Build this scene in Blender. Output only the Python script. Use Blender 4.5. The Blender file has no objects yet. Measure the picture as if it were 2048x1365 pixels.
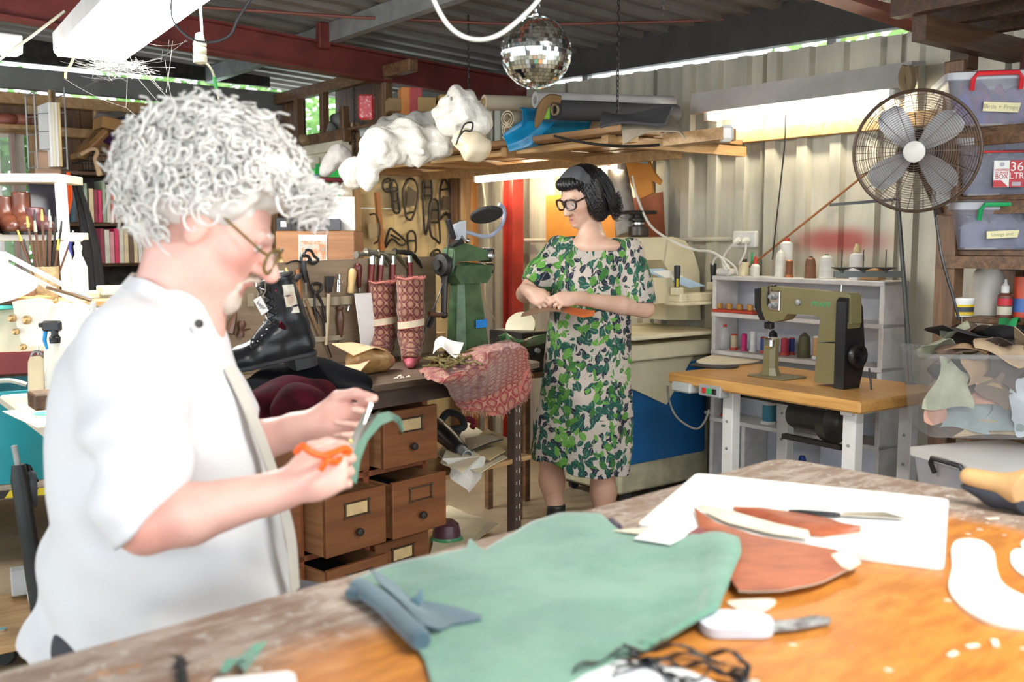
import bpy,math,random
import numpy as np
from mathutils import Vector,Matrix,Euler,noise
V=Vector;pi=math.pi
RND=random.Random(7)
sc=bpy.context.scene;COL=sc.collection

# ------------------------------------------------------------------ camera, sky, exposure
FPX=2048*35/36.0;PITCH=math.radians(5.79);CAMZ=1.35
cd=bpy.data.cameras.new('camera');cam=bpy.data.objects.new('camera',cd);COL.objects.link(cam)
cd.lens=35;cd.sensor_width=36;cd.clip_start=.02
cam.location=(0,0,CAMZ);cam.rotation_euler=(pi/2-PITCH,0,0)
cd.dof.use_dof=True;cd.dof.focus_distance=4.0;cd.dof.aperture_fstop=3.2
sc.camera=cam
w=bpy.data.worlds.new('sky');sc.world=w;w.use_nodes=True
_n=w.node_tree.nodes;_bg=_n['Background']
_bg.inputs['Color'].default_value=(.86,.94,1.0,1);_bg.inputs['Strength'].default_value=1.0
sc.view_settings.view_transform='Standard';sc.view_settings.look='None'
sc.view_settings.gamma=1;sc.view_settings.use_curve_mapping=False
sc.view_settings.exposure=1.85
sc.cycles.max_bounces=7;sc.cycles.diffuse_bounces=4;sc.cycles.transparent_max_bounces=12
sc.cycles.sample_clamp_indirect=6;sc.cycles.caustics_reflective=False;sc.cycles.caustics_refractive=False

# ------------------------------------------------------------------ where things stand
FW=V((0,math.cos(PITCH),-math.sin(PITCH)));UP=V((0,math.sin(PITCH),math.cos(PITCH)))
CAM=V((0,0,CAMZ))
RA=math.radians(38);RU=V((-math.sin(RA),math.cos(RA),0));RV=V((math.cos(RA),math.sin(RA),0))
def ray(x,y):return FW+V(((x-1024)/FPX,0,0))+UP*((682.5-y)/FPX)
def P(x,y,d):r=ray(x,y);return CAM+r*(d/r.y)
def F(x,y,z):r=ray(x,y);return CAM+r*((z-CAMZ)/r.z)
def S(x,y,s):r=ray(x,y);return CAM+r*(s/r.dot(RV))
def T(x,y,t):r=ray(x,y);return CAM+r*(t/r.dot(RU))
def R(s,t,z=0):v=RV*s+RU*t;return V((v.x,v.y,z))
def L(a,b,t):return a+(b-a)*t

# ------------------------------------------------------------------ mesh building
WM={}
def wm(o):return WM.get(o.name,Matrix())
def tag(o,label=None,cat=None,group=None,kind=None):
    if label:o['label']=label
    if cat:o['category']=cat
    if group:o['group']=group
    if kind:o['kind']=kind
    return o
def thing(name,label,cat,loc=(0,0,0),rz=0,group=None,rot=None):
    o=bpy.data.objects.new(name,None);COL.objects.link(o);o.empty_display_size=.1
    e=rot if rot is not None else Euler((0,0,math.radians(rz)))
    M=Matrix.Translation(loc)@(e.to_matrix().to_4x4()if not isinstance(e,Matrix)else e.to_4x4())
    o.matrix_world=M;WM[o.name]=M
    return tag(o,label,cat,group)
def frame(x,z):
    x=V(x).normalized();y=V(z).cross(x).normalized();z=x.cross(y)
    return Matrix((x,y,z)).transposed()
class MB:
    def __init__(s,M=None):s.v=[];s.f=[];s.M=M
    def add(s,vs,fs,M=None):
        o=len(s.v);M=M if M is not None else s.M
        if M is not None:vs=[M@V(v)for v in vs]
        s.v.extend([tuple(v)for v in vs]);s.f.extend([tuple(i+o for i in f)for f in fs]);return s
    def box(s,c,d,b=0,rz=0,M=None):
        hx,hy,hz=d[0]/2,d[1]/2,d[2]/2;b=min(b,hx*.9,hy*.9,hz*.9)
        A=Matrix.Translation(c)@Matrix.Rotation(math.radians(rz),4,'Z')
        if M is not None:A=M@A
        if s.M is not None:A=s.M@A
        if b<=0:
            vs=[(x*hx,y*hy,z*hz)for x in(-1,1)for y in(-1,1)for z in(-1,1)]
            fs=[(0,1,3,2),(4,6,7,5),(0,4,5,1),(2,3,7,6),(0,2,6,4),(1,5,7,3)]
        else:
            vs=[];ix={};h=(hx,hy,hz)
            for sx in(-1,1):
                for sy in(-1,1):
                    for sz in(-1,1):
                        sg=(sx,sy,sz)
                        for a in range(3):
                            ix[sg,a]=len(vs);vs.append(tuple(sg[i]*(h[i]if i==a else h[i]-b)for i in range(3)))
            fs=[]
            for a in range(3):
                p,q=[i for i in range(3)if i!=a]
                for sg in(-1,1):
                    r=[]
                    for(u,v2)in((-1,-1),(1,-1),(1,1),(-1,1)):
                        t=[0,0,0];t[a]=sg;t[p]=u;t[q]=v2;r.append(ix[tuple(t),a])
                    fs.append(r if(sg>0)==(a!=1)else r[::-1])
                for u in(-1,1):
                    for v2 in(-1,1):
                        t0=[0,0,0];t0[p]=u;t0[q]=v2;t1=list(t0);t0[a]=-1;t1[a]=1
                        r=[ix[tuple(t0),p],ix[tuple(t1),p],ix[tuple(t1),q],ix[tuple(t0),q]]
                        fs.append(r)
            for sg in[(x,y,z)for x in(-1,1)for y in(-1,1)for z in(-1,1)]:
                fs.append([ix[sg,0],ix[sg,1],ix[sg,2]])
        return s.add([A@V(v)for v in vs],fs,Matrix())
    def beam(s,p0,p1,w,h,up=(0,0,1),b=0):
        p0,p1=V(p0),V(p1);R3=frame(p1-p0,up).to_4x4()
        return s.box((0,0,0),((p1-p0).length,w,h),b,0,Matrix.Translation((p0+p1)/2)@R3)
    def tube(s,pts,r,n=8,closed=False,caps=True):
        pts=[V(p)for p in pts];m=len(pts);rs=r if isinstance(r,(list,tuple))else[r]*m
        vs=[];fs=[];prev=None
        for i,p in enumerate(pts):
            a=pts[(i-1)%m]if(i or closed)else p;c=pts[(i+1)%m]if(i<m-1 or closed)else p
            d=(c-a)
            if d.length<1e-9:d=V((0,0,1))
            d.normalize()
            if prev is None:
                x=d.orthogonal().normalized()
            else:
                x=prev-d*prev.dot(d)
                x=x.normalized()if x.length>1e-6 else d.orthogonal().normalized()
            prev=x;y=d.cross(x)
            for k in range(n):
                t=2*pi*k/n;vs.append(p+(x*math.cos(t)+y*math.sin(t))*rs[i])
        for i in range(m if closed else m-1):
            j=(i+1)%m
            for k in range(n):k2=(k+1)%n;fs.append((i*n+k,i*n+k2,j*n+k2,j*n+k))
        if caps and not closed:fs.append(tuple(range(n))[::-1]);fs.append(tuple(range((m-1)*n,m*n)))
        return s.add(vs,fs)
    def cyl(s,p0,p1,r0,r1=None,n=16):
        return s.tube([p0,p1],[r0,r0 if r1 is None else r1],n)
    def lathe(s,prof,n=24,M=None,ax=None):
        if ax is not None:
            d=V(ax[1]).normalized();x=d.orthogonal().normalized();y=d.cross(x)
            M=Matrix.Translation(ax[0])@Matrix((x,y,d)).transposed().to_4x4()
        vs=[];fs=[]
        for(r,z)in prof:
            for k in range(n):t=2*pi*k/n;vs.append(V((r*math.cos(t),r*math.sin(t),z)))
        for i in range(len(prof)-1):
            for k in range(n):k2=(k+1)%n;fs.append((i*n+k,i*n+k2,(i+1)*n+k2,(i+1)*n+k))
        if prof[0][0]>1e-6:fs.append(tuple(range(n))[::-1])
        if prof[-1][0]>1e-6:m=(len(prof)-1)*n;fs.append(tuple(range(m,m+n)))
        if M is not None:vs=[M@v for v in vs]
        return s.add(vs,fs)
    def prism(s,poly,h0,h1,M=None):
        n=len(poly);vs=[V((p[0],p[1],h0))for p in poly]+[V((p[0],p[1],h1))for p in poly]
        fs=[tuple(range(n))[::-1],tuple(range(n,2*n))]+[(i,(i+1)%n,n+(i+1)%n,n+i)for i in range(n)]
        if M is not None:vs=[M@v for v in vs]
        return s.add(vs,fs)
    def ball(s,c,r,n=16,M=None):
        r=r if isinstance(r,(tuple,list))else(r,r,r);m=max(4,n//2)
        vs=[V((0,0,-r[2]))];fs=[]
        for i in range(1,m):
            a=-pi/2+pi*i/m
            for k in range(n):t=2*pi*k/n;vs.append(V((r[0]*math.cos(a)*math.cos(t),r[1]*math.cos(a)*math.sin(t),r[2]*math.sin(a))))
        vs.append(V((0,0,r[2])));e=len(vs)-1
        for k in range(n):
            k2=(k+1)%n;fs.append((0,1+k2,1+k));fs.append((e,e-n+k,e-n+k2))
            for i in range(m-2):fs.append((1+i*n+k,1+i*n+k2,1+(i+1)*n+k2,1+(i+1)*n+k))
        A=Matrix.Translation(c)
        if M is not None:A=A@M.to_4x4()
        return s.add([A@v for v in vs],fs)
    def sheet(s,g,th):
        ni,nj=len(g),len(g[0]);N=[]
        for i in range(ni):
            for j in range(nj):
                a=V(g[min(i+1,ni-1)][j])-V(g[max(i-1,0)][j]);b=V(g[i][min(j+1,nj-1)])-V(g[i][max(j-1,0)])
                n=a.cross(b);N.append(n.normalized()if n.length>1e-12 else V((0,0,1)))
        top=[V(g[i][j])+N[i*nj+j]*th/2 for i in range(ni)for j in range(nj)]
        bot=[V(g[i][j])-N[i*nj+j]*th/2 for i in range(ni)for j in range(nj)]
        o=ni*nj;fs=[]
        for i in range(ni-1):
            for j in range(nj-1):
                q=(i*nj+j,(i+1)*nj+j,(i+1)*nj+j+1,i*nj+j+1)
                fs.append(q);fs.append(tuple(k+o for k in q[::-1]))
        rim=[i*nj for i in range(ni)]+[(ni-1)*nj+j for j in range(1,nj)]+[i*nj+nj-1 for i in range(ni-2,-1,-1)]+[j for j in range(nj-2,0,-1)]
        for k in range(len(rim)):a,b=rim[k],rim[(k+1)%len(rim)];fs.append((b,a,a+o,b+o))
        return s.add(top+bot,fs)
    def build(s,name,mat,parent=None,world=False,smooth=35,**kw):
        vs=s.v
        if parent is not None and world:I=wm(parent).inverted();vs=[tuple(I@V(v))for v in vs]
        return mk(name,vs,s.f,mat,parent,smooth,**kw)
def mk(name,vs,fs,mat,parent=None,smooth=35,**kw):
    me=bpy.data.meshes.new(name);me.from_pydata(vs,[],fs)
    if smooth:
        me.polygons.foreach_set('use_smooth',[True]*len(me.polygons))
        if smooth<180:me.set_sharp_from_angle(angle=math.radians(smooth))
    if mat is not None:me.materials.append(mat)
    o=bpy.data.objects.new(name,me);COL.objects.link(o)
    if parent is not None:
        o.parent=parent;WM[o.name]=wm(parent)
    return tag(o,kw.get('label'),kw.get('cat'),kw.get('group'),kw.get('kind'))
def solo(name,mb,mat,label,cat,group=None,smooth=35,kind=None):
    vs=np.array(mb.v);c=V((vs[:,0].mean(),vs[:,1].mean(),vs[:,2].min()));
    o=mk(name,[tuple(p)for p in(vs-np.array(c))],mb.f,mat,None,smooth,label=label,cat=cat,group=group,kind=kind)
    o.location=c;WM[o.name]=Matrix.Translation(c);return o
def struct(name,mb,mat,parent=None,smooth=30):
    o=mb.build(name,mat,parent,smooth=smooth)
    if parent is None:o['kind']='structure'
    return o
def kids(o):return[c for c in bpy.data.objects if c.parent==o]
def dup(o,loc=None,rz=None,label=None,group=None,M=None):
    def cp(x,par):
        c=x.copy();COL.objects.link(c)
        if par is not None:c.parent=par
        for k in kids(x):
            if k!=c:cp(k,c)
        return c
    c=cp(o,None)
    if M is None:M=Matrix.Translation(loc if loc is not None else o.location)@(Matrix.Rotation(math.radians(rz),4,'Z')if rz is not None else o.rotation_euler.to_matrix().to_4x4())
    c.matrix_world=M;WM[c.name]=M
    return tag(c,label,None,group)
def spl(pts,n=6,closed=False):
    pts=[V(p)for p in pts];m=len(pts);out=[]
    for i in range(m if closed else m-1):
        g=(lambda k:pts[k%m])if closed else(lambda k:pts[max(0,min(m-1,k))])
        a,b,c,d=g(i-1),g(i),g(i+1),g(i+2)
        for k in range(n):
            t=k/n;out.append(.5*((2*b)+(c-a)*t+(2*a-5*b+4*c-d)*t*t+(3*b-a-3*c+d)*t**3))
    if not closed:out.append(pts[-1])
    return out
def resample(pts,n):
    pts=[V(p)for p in pts];ls=[0]
    for a,b in zip(pts,pts[1:]):ls.append(ls[-1]+(b-a).length)
    out=[];k=0
    for i in range(n):
        t=ls[-1]*i/(n-1)
        while k<len(pts)-2 and ls[k+1]<t:k+=1
        q=(t-ls[k])/max(1e-9,ls[k+1]-ls[k]);out.append(pts[k].lerp(pts[k+1],min(1,max(0,q))))
    return out
def coons(bot,right,top,left,nu,nv,fn=None):
    b,t,l,r=resample(bot,nu),resample(top,nu),resample(left,nv),resample(right,nv);g=[]
    for i in range(nu):
        u=i/(nu-1);row=[]
        for j in range(nv):
            v=j/(nv-1)
            p=b[i]*(1-v)+t[i]*v+l[j]*(1-u)+r[j]*u-(b[0]*(1-u)*(1-v)+b[-1]*u*(1-v)+t[0]*(1-u)*v+t[-1]*u*v)
            row.append(fn(p,u,v)if fn else p)
        g.append(row)
    return g
def fbm(p,s=1,o=2):return noise.fractal(V(p)*s,1,2,o)
def chain(p0,p1,sag,n=12):
    return[L(V(p0),V(p1),i/n)-V((0,0,sag*4*(i/n)*(1-i/n)))for i in range(n+1)]
def lettering(txt,size,mat,parent,M,name='lettering',ext=.0004,align='CENTER',sx=1):
    c=bpy.data.curves.new(name,'FONT');c.body=txt;c.size=size;c.extrude=ext;c.align_x=align;c.align_y='CENTER'
    c.materials.append(mat);c.resolution_u=3
    o=bpy.data.objects.new(name,c);COL.objects.link(o);o.parent=parent
    o.matrix_local=M@Matrix.Diagonal((sx,1,1,1));FONTS.append(o);return o
FONTS=[]

# ------------------------------------------------------------------ shader graphs
class K:
    def __init__(s,g,o):s.g=g;s.o=o
    def _m(s,op,b=None,c=None):return s.g.math(op,s,b,c)
    def __add__(s,b):return s._m('ADD',b)
    __radd__=__add__
    def __sub__(s,b):return s._m('SUBTRACT',b)
    def __rsub__(s,b):return s.g.math('SUBTRACT',b,s)
    def __mul__(s,b):return s._m('MULTIPLY',b)
    __rmul__=__mul__
    def __truediv__(s,b):return s._m('DIVIDE',b)
    def __neg__(s):return s*-1
    def sin(s):return s._m('SINE')
    def cos(s):return s._m('COSINE')
    def abs(s):return s._m('ABSOLUTE')
    def fract(s):return s._m('FRACT')
    def floor(s):return s._m('FLOOR')
    def lt(s,b):return s._m('LESS_THAN',b)
    def gt(s,b):return s._m('GREATER_THAN',b)
    def min(s,b):return s._m('MINIMUM',b)
    def max(s,b):return s._m('MAXIMUM',b)
    def pow(s,b):return s._m('POWER',b)
    def step(s,a,b):return s.g.mapr(s,a,b)
class Gr:
    def __init__(s,name):
        s.m=bpy.data.materials.new(name);s.m.use_nodes=True;s.t=s.m.node_tree;s.n=s.t.nodes
        s.b=s.n['Principled BSDF'];s.cd=s.n.new('ShaderNodeTexCoord')
    def put(s,sock,v):
        if isinstance(v,K):s.t.links.new(v.o,sock)
        elif v is not None:
            if isinstance(v,(tuple,list))and len(v)==3 and sock.type=='RGBA':v=(*v,1)
            sock.default_value=v
    def math(s,op,a,b=None,c=None):
        n=s.n.new('ShaderNodeMath');n.operation=op
        for i,v in enumerate((a,b,c)):s.put(n.inputs[i],v)
        return K(s,n.outputs[0])
    def mapr(s,v,a,b,lo=0.,hi=1.):
        n=s.n.new('ShaderNodeMapRange');n.interpolation_type='SMOOTHSTEP';s.put(n.inputs[0],v)
        for i,x in enumerate((a,b,lo,hi)):n.inputs[i+1].default_value=x
        return K(s,n.outputs[0])
    def co(s,kind='Object'):return K(s,s.cd.outputs[kind])
    def uv(s,name):
        n=s.n.new('ShaderNodeUVMap');n.uv_map=name;return K(s,n.outputs[0])
    def attr(s,name):
        n=s.n.new('ShaderNodeAttribute');n.attribute_name=name;return K(s,n.outputs[0]),K(s,n.outputs[2])
    def xyz(s,v):
        n=s.n.new('ShaderNodeSeparateXYZ');s.put(n.inputs[0],v);return[K(s,o)for o in n.outputs]
    def comb(s,x,y,z=0.):
        n=s.n.new('ShaderNodeCombineXYZ')
        for i,v in enumerate((x,y,z)):s.put(n.inputs[i],v)
        return K(s,n.outputs[0])
    def mp(s,v,sc=(1,1,1),rot=(0,0,0),loc=(0,0,0)):
        n=s.n.new('ShaderNodeMapping');s.put(n.inputs[0],v);n.inputs[1].default_value=loc;n.inputs[2].default_value=rot;n.inputs[3].default_value=sc
        return K(s,n.outputs[0])
    def noise(s,v,sc=5.,det=3.,rough=.55,dist=0.,col=False):
        n=s.n.new('ShaderNodeTexNoise');s.put(n.inputs['Vector'],v);n.inputs['Scale'].default_value=sc;n.inputs['Detail'].default_value=det
        n.inputs['Roughness'].default_value=rough;n.inputs['Distortion'].default_value=dist
        return K(s,n.outputs[1 if col else 0])
    def voro(s,v,sc=5.,rnd=1.,feat='F1',dim='3D'):
        n=s.n.new('ShaderNodeTexVoronoi');n.voronoi_dimensions=dim;n.feature=feat;s.put(n.inputs['Vector'],v);n.inputs['Scale'].default_value=sc
        n.inputs['Randomness'].default_value=rnd
        if feat=='DISTANCE_TO_EDGE':return K(s,n.outputs['Distance'])
        return K(s,n.outputs['Distance']),K(s,n.outputs['Color']),K(s,n.outputs['Position'])
    def mix(s,f,a,b,mode='MIX'):
        n=s.n.new('ShaderNodeMix');n.data_type='RGBA';n.blend_type=mode;s.put(n.inputs[0],f)
        s.put(n.inputs[6],a);s.put(n.inputs[7],b);return K(s,n.outputs[2])
    def ramp(s,f,*st):
        n=s.n.new('ShaderNodeValToRGB');s.put(n.inputs[0],f);e=n.color_ramp.elements
        while len(e)<len(st):e.new(.5)
        for q,(p,c)in zip(e,st):q.position=p;q.color=(*c,1)
        return K(s,n.outputs[0])
    def bump(s,h,st=.3,d=.01):
        n=s.n.new('ShaderNodeBump');s.put(n.inputs['Height'],h);n.inputs['Strength'].default_value=st;n.inputs['Distance'].default_value=d
        s.t.links.new(n.outputs[0],s.b.inputs['Normal'])
    def out(s,col=None,rough=.5,metal=0.,**kw):
        I=s.b.inputs;s.put(I['Base Color'],col);s.put(I['Roughness'],rough);s.put(I['Metallic'],metal)
        for k,v in kw.items():
            s.put(I[{'trans':'Transmission Weight','alpha':'Alpha','spec':'Specular IOR Level','sheen':'Sheen Weight','coat':'Coat Weight','sss':'Subsurface Weight','ior':'IOR','emc':'Emission Color','ems':'Emission Strength'}[k]],v)
        return s.m
_MC={}
def mat(name,c,rough=.5,metal=0.,var=.18,vs=6.,bump=0.,bs=60.,st=(1,1,1),c2=None,amt=.5,**kw):
    """plain procedural material: colour c drifting to c2 (or a darker c) over a noise"""
    if name in _MC:return _MC[name]
    g=Gr(name);v=g.mp(g.co(),st);n=g.noise(v,vs,4.)
    d=c2 if c2 is not None else tuple(x*(1-var)for x in c)
    lo=.62-amt*.3
    col=g.mix(g.mapr(n,lo-.14,lo+.2),c,d)
    if bump:g.bump(g.noise(v,bs,3.),bump,.004)
    _MC[name]=g.out(col,rough,metal,**kw);return _MC[name]
def wood(name,a,b,axis=0,sc=1.,rough=.5,coat=0.,bump=.15):
    if name in _MC:return _MC[name]
    g=Gr(name);s3=[14*sc,14*sc,14*sc];s3[axis]=1.1*sc
    v=g.mp(g.co(),s3);n=g.noise(v,1.6,5.,.62,1.2);f=g.noise(g.mp(g.co(),[q*5 for q in s3]),1.5,2.)
    t=n*.8+f*.25
    col=g.mix(g.mapr(t,.36,.68),a,b)
    g.bump(f,bump,.002);_MC[name]=g.out(col,rough,coat=coat);return _MC[name]
def glow(name,c,s):
    if name in _MC:return _MC[name]
    g=Gr(name);_MC[name]=g.out((.9,.9,.9),.5,emc=(*c,1),ems=s);return _MC[name]
# ------------------------------------------------------------------ soft bodies: a distance field, meshed with surface nets
class SDF:
    def __init__(s,lo,hi,h):
        s.lo=np.array(lo,float);s.h=h;s.n=np.ceil((np.array(hi)-s.lo)/h).astype(int)+1
        s.F=np.full(s.n,1.,np.float32);s.ax=[s.lo[i]+h*np.arange(s.n[i])for i in range(3)]
    def _sub(s,lo,hi):
        a=np.clip(np.floor((np.array(lo)-s.lo)/s.h).astype(int),0,s.n);b=np.clip(np.ceil((np.array(hi)-s.lo)/s.h).astype(int)+1,0,s.n)
        sl=tuple(slice(a[i],b[i])for i in range(3))
        X=s.ax[0][sl[0]][:,None,None];Y=s.ax[1][sl[1]][None,:,None];Z=s.ax[2][sl[2]][None,None,:]
        return sl,X,Y,Z
    def _join(s,sl,d,k,op):
        A=s.F[sl]
        if A.size==0:return
        if op=='sub':
            B=-d;h=np.maximum(k-np.abs(A-B),0)/max(k,1e-6);s.F[sl]=np.maximum(A,B)+h*h*k/4
        elif op=='and':
            h=np.maximum(k-np.abs(A-d),0)/max(k,1e-6);s.F[sl]=np.maximum(A,d)+h*h*k/4
        else:
            h=np.maximum(k-np.abs(A-d),0)/max(k,1e-6);s.F[sl]=np.minimum(A,d)-h*h*k/4
    def rc(s,a,b,r0,r1=None,k=.01,op='add'):
        a,b=np.array(a,float),np.array(b,float);r1=r0 if r1 is None else r1;m=max(r0,r1)+k+2*s.h
        sl,X,Y,Z=s._sub(np.minimum(a,b)-m,np.maximum(a,b)+m);d=b-a;q=max(d@d,1e-9)
        px,py,pz=X-a[0],Y-a[1],Z-a[2];t=np.clip((px*d[0]+py*d[1]+pz*d[2])/q,0,1)
        D=np.sqrt((px-t*d[0])**2+(py-t*d[1])**2+(pz-t*d[2])**2)-(r0+(r1-r0)*t)
        s._join(sl,D.astype(np.float32),k,op);return s
    def chain(s,pts,rs,k=.01,op='add'):
        for i in range(len(pts)-1):s.rc(pts[i],pts[i+1],rs[i],rs[i+1],k,op)
        return s
    def ell(s,c,r,M=None,k=.01,op='add'):
        c=np.array(c,float);m=max(r)+k+2*s.h;sl,X,Y,Z=s._sub(c-m,c+m)
        px,py,pz=X-c[0],Y-c[1],Z-c[2]
        if M is not None:
            A=np.array(M.to_3x3().transposed());px,py,pz=[A[i,0]*px+A[i,1]*py+A[i,2]*pz for i in range(3)]
        k0=np.sqrt((px/r[0])**2+(py/r[1])**2+(pz/r[2])**2);k1=np.sqrt((px/r[0]**2)**2+(py/r[1]**2)**2+(pz/r[2]**2)**2)
        s._join(sl,(k0*(k0-1)/np.maximum(k1,1e-6)).astype(np.float32),k,op);return s
    def box(s,c,hs,r=.005,M=None,k=.005,op='add'):
        c=np.array(c,float);m=float(np.linalg.norm(hs))+k+2*s.h;sl,X,Y,Z=s._sub(c-m,c+m)
        px,py,pz=X-c[0],Y-c[1],Z-c[2]
        if M is not None:
            A=np.array(M.to_3x3().transposed());px,py,pz=[A[i,0]*px+A[i,1]*py+A[i,2]*pz for i in range(3)]
        q=[np.abs(p)-hs[i]+r for i,p in enumerate((px,py,pz))]
        D=np.sqrt(sum(np.maximum(x,0)**2 for x in np.broadcast_arrays(*q)))+np.minimum(np.maximum(np.maximum(q[0],q[1]),q[2]),0)-r
        s._join(sl,D.astype(np.float32),k,op);return s
    def field(s,fn,op='add',k=.01):
        sl,X,Y,Z=s._sub(s.lo-1,s.lo+s.n*s.h+1);s._join(sl,np.broadcast_to(fn(X,Y,Z),s.F.shape).astype(np.float32),k,op);return s
    def warp(s,fn):
        sl,X,Y,Z=s._sub(s.lo-1,s.lo+s.n*s.h+1);s.F+=fn(X,Y,Z).astype(np.float32);return s
    def loft(s,rows,yaw=0.,op='add',k=.02):
        rows=sorted(rows,key=lambda r:r[0][2]);z=[r[0][2]for r in rows];it=lambda Z,c:np.interp(Z,z,[c(r)for r in rows]);ca,sa=math.cos(yaw),math.sin(yaw)
        def fn(X,Y,Z):
            dx,dy=X-it(Z,lambda r:r[0][0]),Y-it(Z,lambda r:r[0][1]);u,v=dx*ca+dy*sa,dy*ca-dx*sa;rx,ry=it(Z,lambda r:r[1]),it(Z,lambda r:r[2])
            return np.maximum((np.sqrt((u/rx)**2+(v/ry)**2)-1)*np.minimum(rx,ry),np.maximum(Z-z[-1],z[0]-Z))
        return s.field(fn,op,k)
    def mesh(s):
        Fp=np.pad(s.F,1,constant_values=1.);I=Fp<0;n=np.array(Fp.shape)-1
        c=[I[i:i+n[0],j:j+n[1],k:k+n[2]]for i in(0,1)for j in(0,1)for k in(0,1)]
        any_=c[0].copy();all_=c[0].copy()
        for q in c[1:]:any_|=q;all_&=q
        ijk=np.argwhere(any_&~all_);N=len(ijk)
        idx=np.full(n,-1,np.int32);idx[tuple(ijk.T)]=np.arange(N)
        off=np.array([(i,j,k)for i in(0,1)for j in(0,1)for k in(0,1)])
        val=np.stack([Fp[tuple((ijk+o).T)]for o in off],1)
        acc=np.zeros((N,3));cnt=np.zeros(N)
        for a in range(8):
            for b in range(a+1,8):
                if np.abs(off[a]-off[b]).sum()!=1:continue
                va,vb=val[:,a],val[:,b];cr=(va<0)!=(vb<0);t=np.where(cr,va/np.where(cr,va-vb,1),0)
                acc+=np.where(cr[:,None],off[a]+t[:,None]*(off[b]-off[a]),0);cnt+=cr
        vs=(ijk+acc/cnt[:,None]-1)*s.h+s.lo
        Q=[]
        for a in range(3):
            sh=[slice(1,-1)]*3;lo=list(sh);hi=list(sh);lo[a]=slice(0,-1);hi[a]=slice(1,None)
            A,B=I[tuple(lo)],I[tuple(hi)];e=np.argwhere(A!=B);e=e+1;e[:,a]-=1
            sgn=A[tuple((e-np.array([0 if i==a else 1 for i in range(3)])).T)]
            p,q=[(1,2),(2,0),(0,1)][a];u=np.zeros(3,int);w_=np.zeros(3,int);u[p]=1;w_[q]=1
            f=np.stack([idx[tuple((e-u-w_).T)],idx[tuple((e-w_).T)],idx[tuple(e.T)],idx[tuple((e-u).T)]],1)
            f[~sgn]=f[~sgn][:,::-1];Q.append(f)
        Q=np.concatenate(Q);Q=Q[(Q>=0).all(1)];return vs,Q
    def build(s,name,mat,parent=None,smooth=180,relax=1,col=None,local=False,**kw):
        vs,Q=s.mesh()
        for _ in range(relax):
            a=np.zeros_like(vs);c=np.zeros(len(vs))
            for i in range(4):
                np.add.at(a,Q[:,i],vs[Q[:,(i+1)%4]]+vs[Q[:,(i-1)%4]]);np.add.at(c,Q[:,i],2)
            vs=vs*.4+.6*a/c[:,None]
        w3=vs
        if parent is not None and not local:
            I=np.array(wm(parent).inverted());vs=vs@I[:3,:3].T+I[:3,3]
        me=bpy.data.meshes.new(name);nv,nf=len(vs),len(Q)
        me.vertices.add(nv);me.vertices.foreach_set('co',vs.astype(np.float32).ravel())
        me.loops.add(nf*4);me.loops.foreach_set('vertex_index',Q.astype(np.int32).ravel())
        me.polygons.add(nf);me.polygons.foreach_set('loop_start',np.arange(0,nf*4,4,dtype=np.int32))
        me.update(calc_edges=True);me.polygons.foreach_set('use_smooth',np.ones(nf,bool))
        if col is not None:
            at=me.color_attributes.new('tint','FLOAT_COLOR','POINT');cc=np.ones((nv,4),np.float32);cc[:,:3]=col(w3);at.data.foreach_set('color',cc.ravel())
        me.materials.append(mat);o=bpy.data.objects.new(name,me);COL.objects.link(o)
        if parent is not None:o.parent=parent;WM[o.name]=wm(parent)
        return tag(o,kw.get('label'),kw.get('cat'),kw.get('group'),kw.get('kind'))
def soft_thing(name,sdf,mat,label,cat,group=None,**kw):
    o=sdf.build(name,mat,None,**kw);tag(o,label,cat,group);me=o.data
    a=np.empty(len(me.vertices)*3,np.float32);me.vertices.foreach_get('co',a);a=a.reshape(-1,3)
    c=np.array((a[:,0].mean(),a[:,1].mean(),a[:,2].min()),np.float32);me.vertices.foreach_set('co',(a-c).ravel());o.location=V(c.tolist())
    WM[o.name]=Matrix.Translation(c.tolist());me.update();return o
def set_uv(o,fn,name='cloth'):
    me=o.data;n=len(me.loops);vi=np.empty(n,np.int32);me.loops.foreach_get('vertex_index',vi)
    a=np.empty(len(me.vertices)*3,np.float32);me.vertices.foreach_get('co',a);a=a.reshape(-1,3)
    u,v=fn(a);uv=np.stack([u,v],1)[vi];lay=me.uv_layers.new(name=name);lay.data.foreach_set('uv',uv.astype(np.float32).ravel())
def wob(X,Y,Z,f,seed=0.):
    return(np.sin(f*X+1.3*seed+1.7*np.sin(.7*f*Y+seed))+np.sin(f*Y*.9+2.1*seed+1.5*np.sin(.8*f*Z+2*seed))+np.sin(f*Z*1.1+.7*seed+1.6*np.sin(.6*f*X+3*seed)))/3
# ------------------------------------------------------------------ lamps (each lamp's own light sits in its builder)
TUBE=glow('tube_light',(1,.93,.74),16.);TUBE2=glow('tube_warm',(1,.88,.62),15.);DIFF=glow('diffuser_light',(1,.98,.93),15.)

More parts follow.
